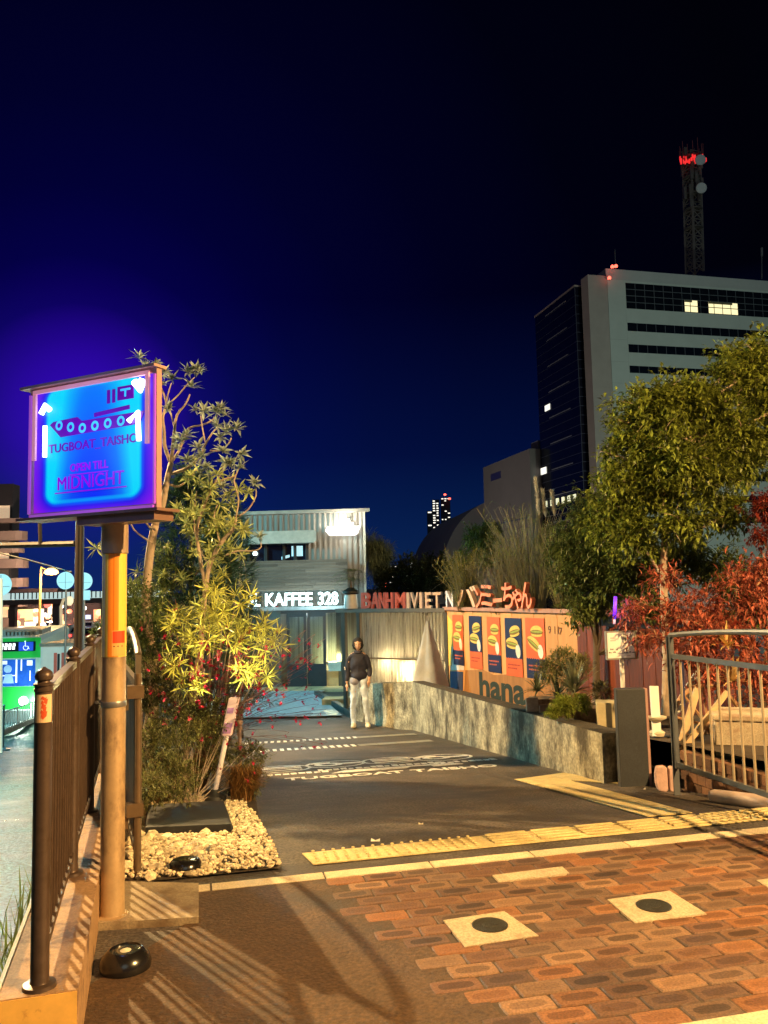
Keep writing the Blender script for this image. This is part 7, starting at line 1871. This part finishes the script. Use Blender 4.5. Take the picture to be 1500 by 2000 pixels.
b = MB(); b.tube([f(2.52, .1, bz(1262)), f(2.62, .3, bz(1262)), f(2.62, .3, bz(1280))], .02, 6); b.box((2.56, .25, bz(1322)), (2.72, .32, bz(1280)), f); b.build('mirror', black_r, t)
for s in (.1, 2.1):
    b = MB(); b.lathe([(.46, -.12), (.48, 0), (.46, .12)], f(s + .15, -1.8, bz0 + .48), 18, axis=(1, 0, 0)); b.build('wheel', black_r, t)
# white delivery truck beside it
ty = 28.3; x0 = at(79, 1300, ty).x; x1 = at(141, 1300, ty).x; g = lambda u, n, z: Vector((x0 + u, ty - n, z)); W_ = x1 - x0; z0_ = street_z(0, 28.3)
t = thing('delivery_truck', 'bright white box truck standing beside the green bus', 'truck', (x0 + W_ / 2, ty, z0_)); tz = lambda y: at(110, y, ty).z
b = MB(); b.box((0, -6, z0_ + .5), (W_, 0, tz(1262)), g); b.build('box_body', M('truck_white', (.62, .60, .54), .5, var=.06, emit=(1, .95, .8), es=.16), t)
b = MB(); b.box((-.03, -6.05, tz(1262) + .001), (W_ + .05, .06, tz(1256)), g); b.build('roof_trim', M('trim_brown', (.35, .24, .18), .6), t)
b = MB()
for (a, c_) in ((.42, .52), (.66, .78), (.82, .94)): b.box((W_ * a, .001, tz(1345)), (W_ * c_, .012, tz(1275)), g)
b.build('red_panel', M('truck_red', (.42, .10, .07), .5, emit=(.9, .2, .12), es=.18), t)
b = MB(); b.box((W_ * .54, .001, tz(1348)), (W_ * .61, .03, tz(1277)), g); b.build('door_gap', black_r, t)
for s in (.18, W_ - .2):
    b = MB(); b.lathe([(.38, -.1), (.4, 0), (.38, .1)], g(s, -.9, z0_ + .4), 16, axis=(1, 0, 0)); b.build('wheel', black_r, t)
# fence across the street
rl0, rl1 = st(-40, 1452), st(78, 1401)
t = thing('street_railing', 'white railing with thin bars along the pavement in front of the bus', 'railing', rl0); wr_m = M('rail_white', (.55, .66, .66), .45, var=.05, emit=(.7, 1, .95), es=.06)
dr = rl1 - rl0; L_ = dr.length; n = 22
b = MB()
for hh in (.10, .62): b.tube([rl0 + Vector((0, 0, hh)), rl1 + Vector((0, 0, hh))], .022, 6)
b.build('rail', wr_m, t)
for k in range(n + 1): q = rl0 + dr * (k / n); b = MB(); b.tube([q + Vector((0, 0, 0)), q + Vector((0, 0, .62))], .012 if k % 6 else .035, 6); b.build('bar', wr_m, t)
kr = MB(); kr.hexa([rl0 + Vector((0, -.5, -.05)), rl1 + Vector((0, -.5, -.05)), rl1 + Vector((.1, -.2, -.05)), rl0 + Vector((.1, -.2, -.05)), rl0 + Vector((0, -.5, .1)), rl1 + Vector((0, -.5, .1)), rl1 + Vector((.1, -.2, .1)), rl0 + Vector((.1, -.2, .1))])
struct(kr.build('street_kerb', M('street_kerb_pale', (.5, .52, .48), .6)))
p = st(6, 1466); b = MB(); b.lathe([(.15, 0), (.15, .03), (.05, .05), (.022, .07), (.022, 1.0), (.03, 1.02), (.01, 1.05)], p, 16); tag(b.build('barrier_post', M('post_steel_dark', (.10, .12, .13), .4, metal=.4), smooth='auto'), 'thin dark barrier post on a round foot in the street', 'post')

# ================================================================== LAMPS OUTSIDE THE FRAME (street lights of the place, then two added fill lamps)
for nm_, (pos, wt_, c_, rad) in LAMPS.items():
    pos = Vector(pos); gz = street_z(pos.x, pos.y) if nm_ != 'key' else 0
    lb = {'key': 'tall warm street light behind the viewer', 'back': 'tall warm street light on the far side of the street', 'street': 'cool white street light over the bus lane'}[nm_]
    t = thing('street_light', lb, 'street lamp', (pos.x, pos.y, gz))
    side = 1 if pos.x > 0 else -1
    b = MB(); b.tube([Vector((pos.x + side * 1.4, pos.y, gz)), Vector((pos.x + side * 1.4, pos.y, pos.z)), Vector((pos.x + side * 1.1, pos.y, pos.z + .3)), Vector((pos.x, pos.y, pos.z + .22))], [.08, .06, .05, .04], 10); b.build('pole', galv, t, smooth='auto')
    b = MB(); b.lathe([(.05, .26), (.22, .20), (.24, .16)], pos, 16); b.build('lamp_head', galv, t, smooth='auto')
    if nm_ == 'back': lamp(nm_ + '_light', pos, wt_, c_, rad, 'SPOT', (-.2, 5.4, 0), 128, parent=t, blend=.25)
    else: lamp(nm_ + '_light', pos, wt_, c_, rad, parent=t)
# added lamp on an unseen mast, brightening the office block front
pos = Vector((48, 62, 9)); t = thing('street_light', 'added fill light on an unseen mast before the office block', 'street lamp', (48, 62, -3)); b = MB(); b.tube([(49, 62, -3), (49, 62, 9.3), (48, 62, 9.4)], .1, 8); b.build('pole', galv, t); lamp('office_fill_light', pos, 30000, (.76, 1.0, .84), .6, parent=t)
t = thing('street_light', 'added fill light on an unseen mast before the curved hall', 'street lamp', (-6, 140, -3)); b = MB(); b.tube([(-6, 140.2, -3), (-6, 140.2, 6)], .1, 8); b.build('pole', galv, t); lamp('hall_fill_light', Vector((-6, 140, 6)), 10000, (1, .95, .85), .5, parent=t)  # added lamp, hidden from view, to brighten the dark hall
# garden spotlights in the planting bed
sp = gr(455, 1560); t = thing('garden_spotlight', 'small black garden spotlight hidden among the grass tufts', 'garden light', sp)
b = MB(); b.lathe([(.04, 0), (.045, .04), (.05, .09), (.04, .10)], sp, 14); b.build('housing', black_r, t)
lamp('spot', sp + Vector((.12, -.25, .14)), 300, (1, .86, .35), .05, 'SPOT', at(440, 1230, 6.7), 70, parent=t)
lamp('bush_bulb', at(435, 1345, 6.2), 16, (1, .88, .40), .03, parent=t); lamp('bush_bulb', at(500, 1290, 6.05), 6, (1, .9, .40), .03, parent=t)

# litter on the ramp
for (px, py, s_, c_, lb) in ((733, 1645, .028, (.8, .75, .65), 'scrap of white paper by the yellow bar paving'), (822, 1612, .016, (.7, .6, .45), 'tiny pale scrap on the dark asphalt above the yellow paving'), (1258, 1543, .012, (.8, .7, .6), 'tiny white scrap by the foot of the charcoal slab')):
    p = gr(px, py); b = MB(); b.add([p + Vector((-s_, 0, .006)), p + Vector((s_, -.3 * s_, .007)), p + Vector((s_ * 1.1, s_ * .8, .016)), p + Vector((0, s_ * .6, .008)), p + Vector((-s_ * .9, s_ * .9, .018))], [(0, 1, 3), (1, 2, 3), (0, 3, 4)])
    tag(b.build('paper_scrap', M('scrap_%d' % px, c_, .7), recalc=False), lb, 'litter')
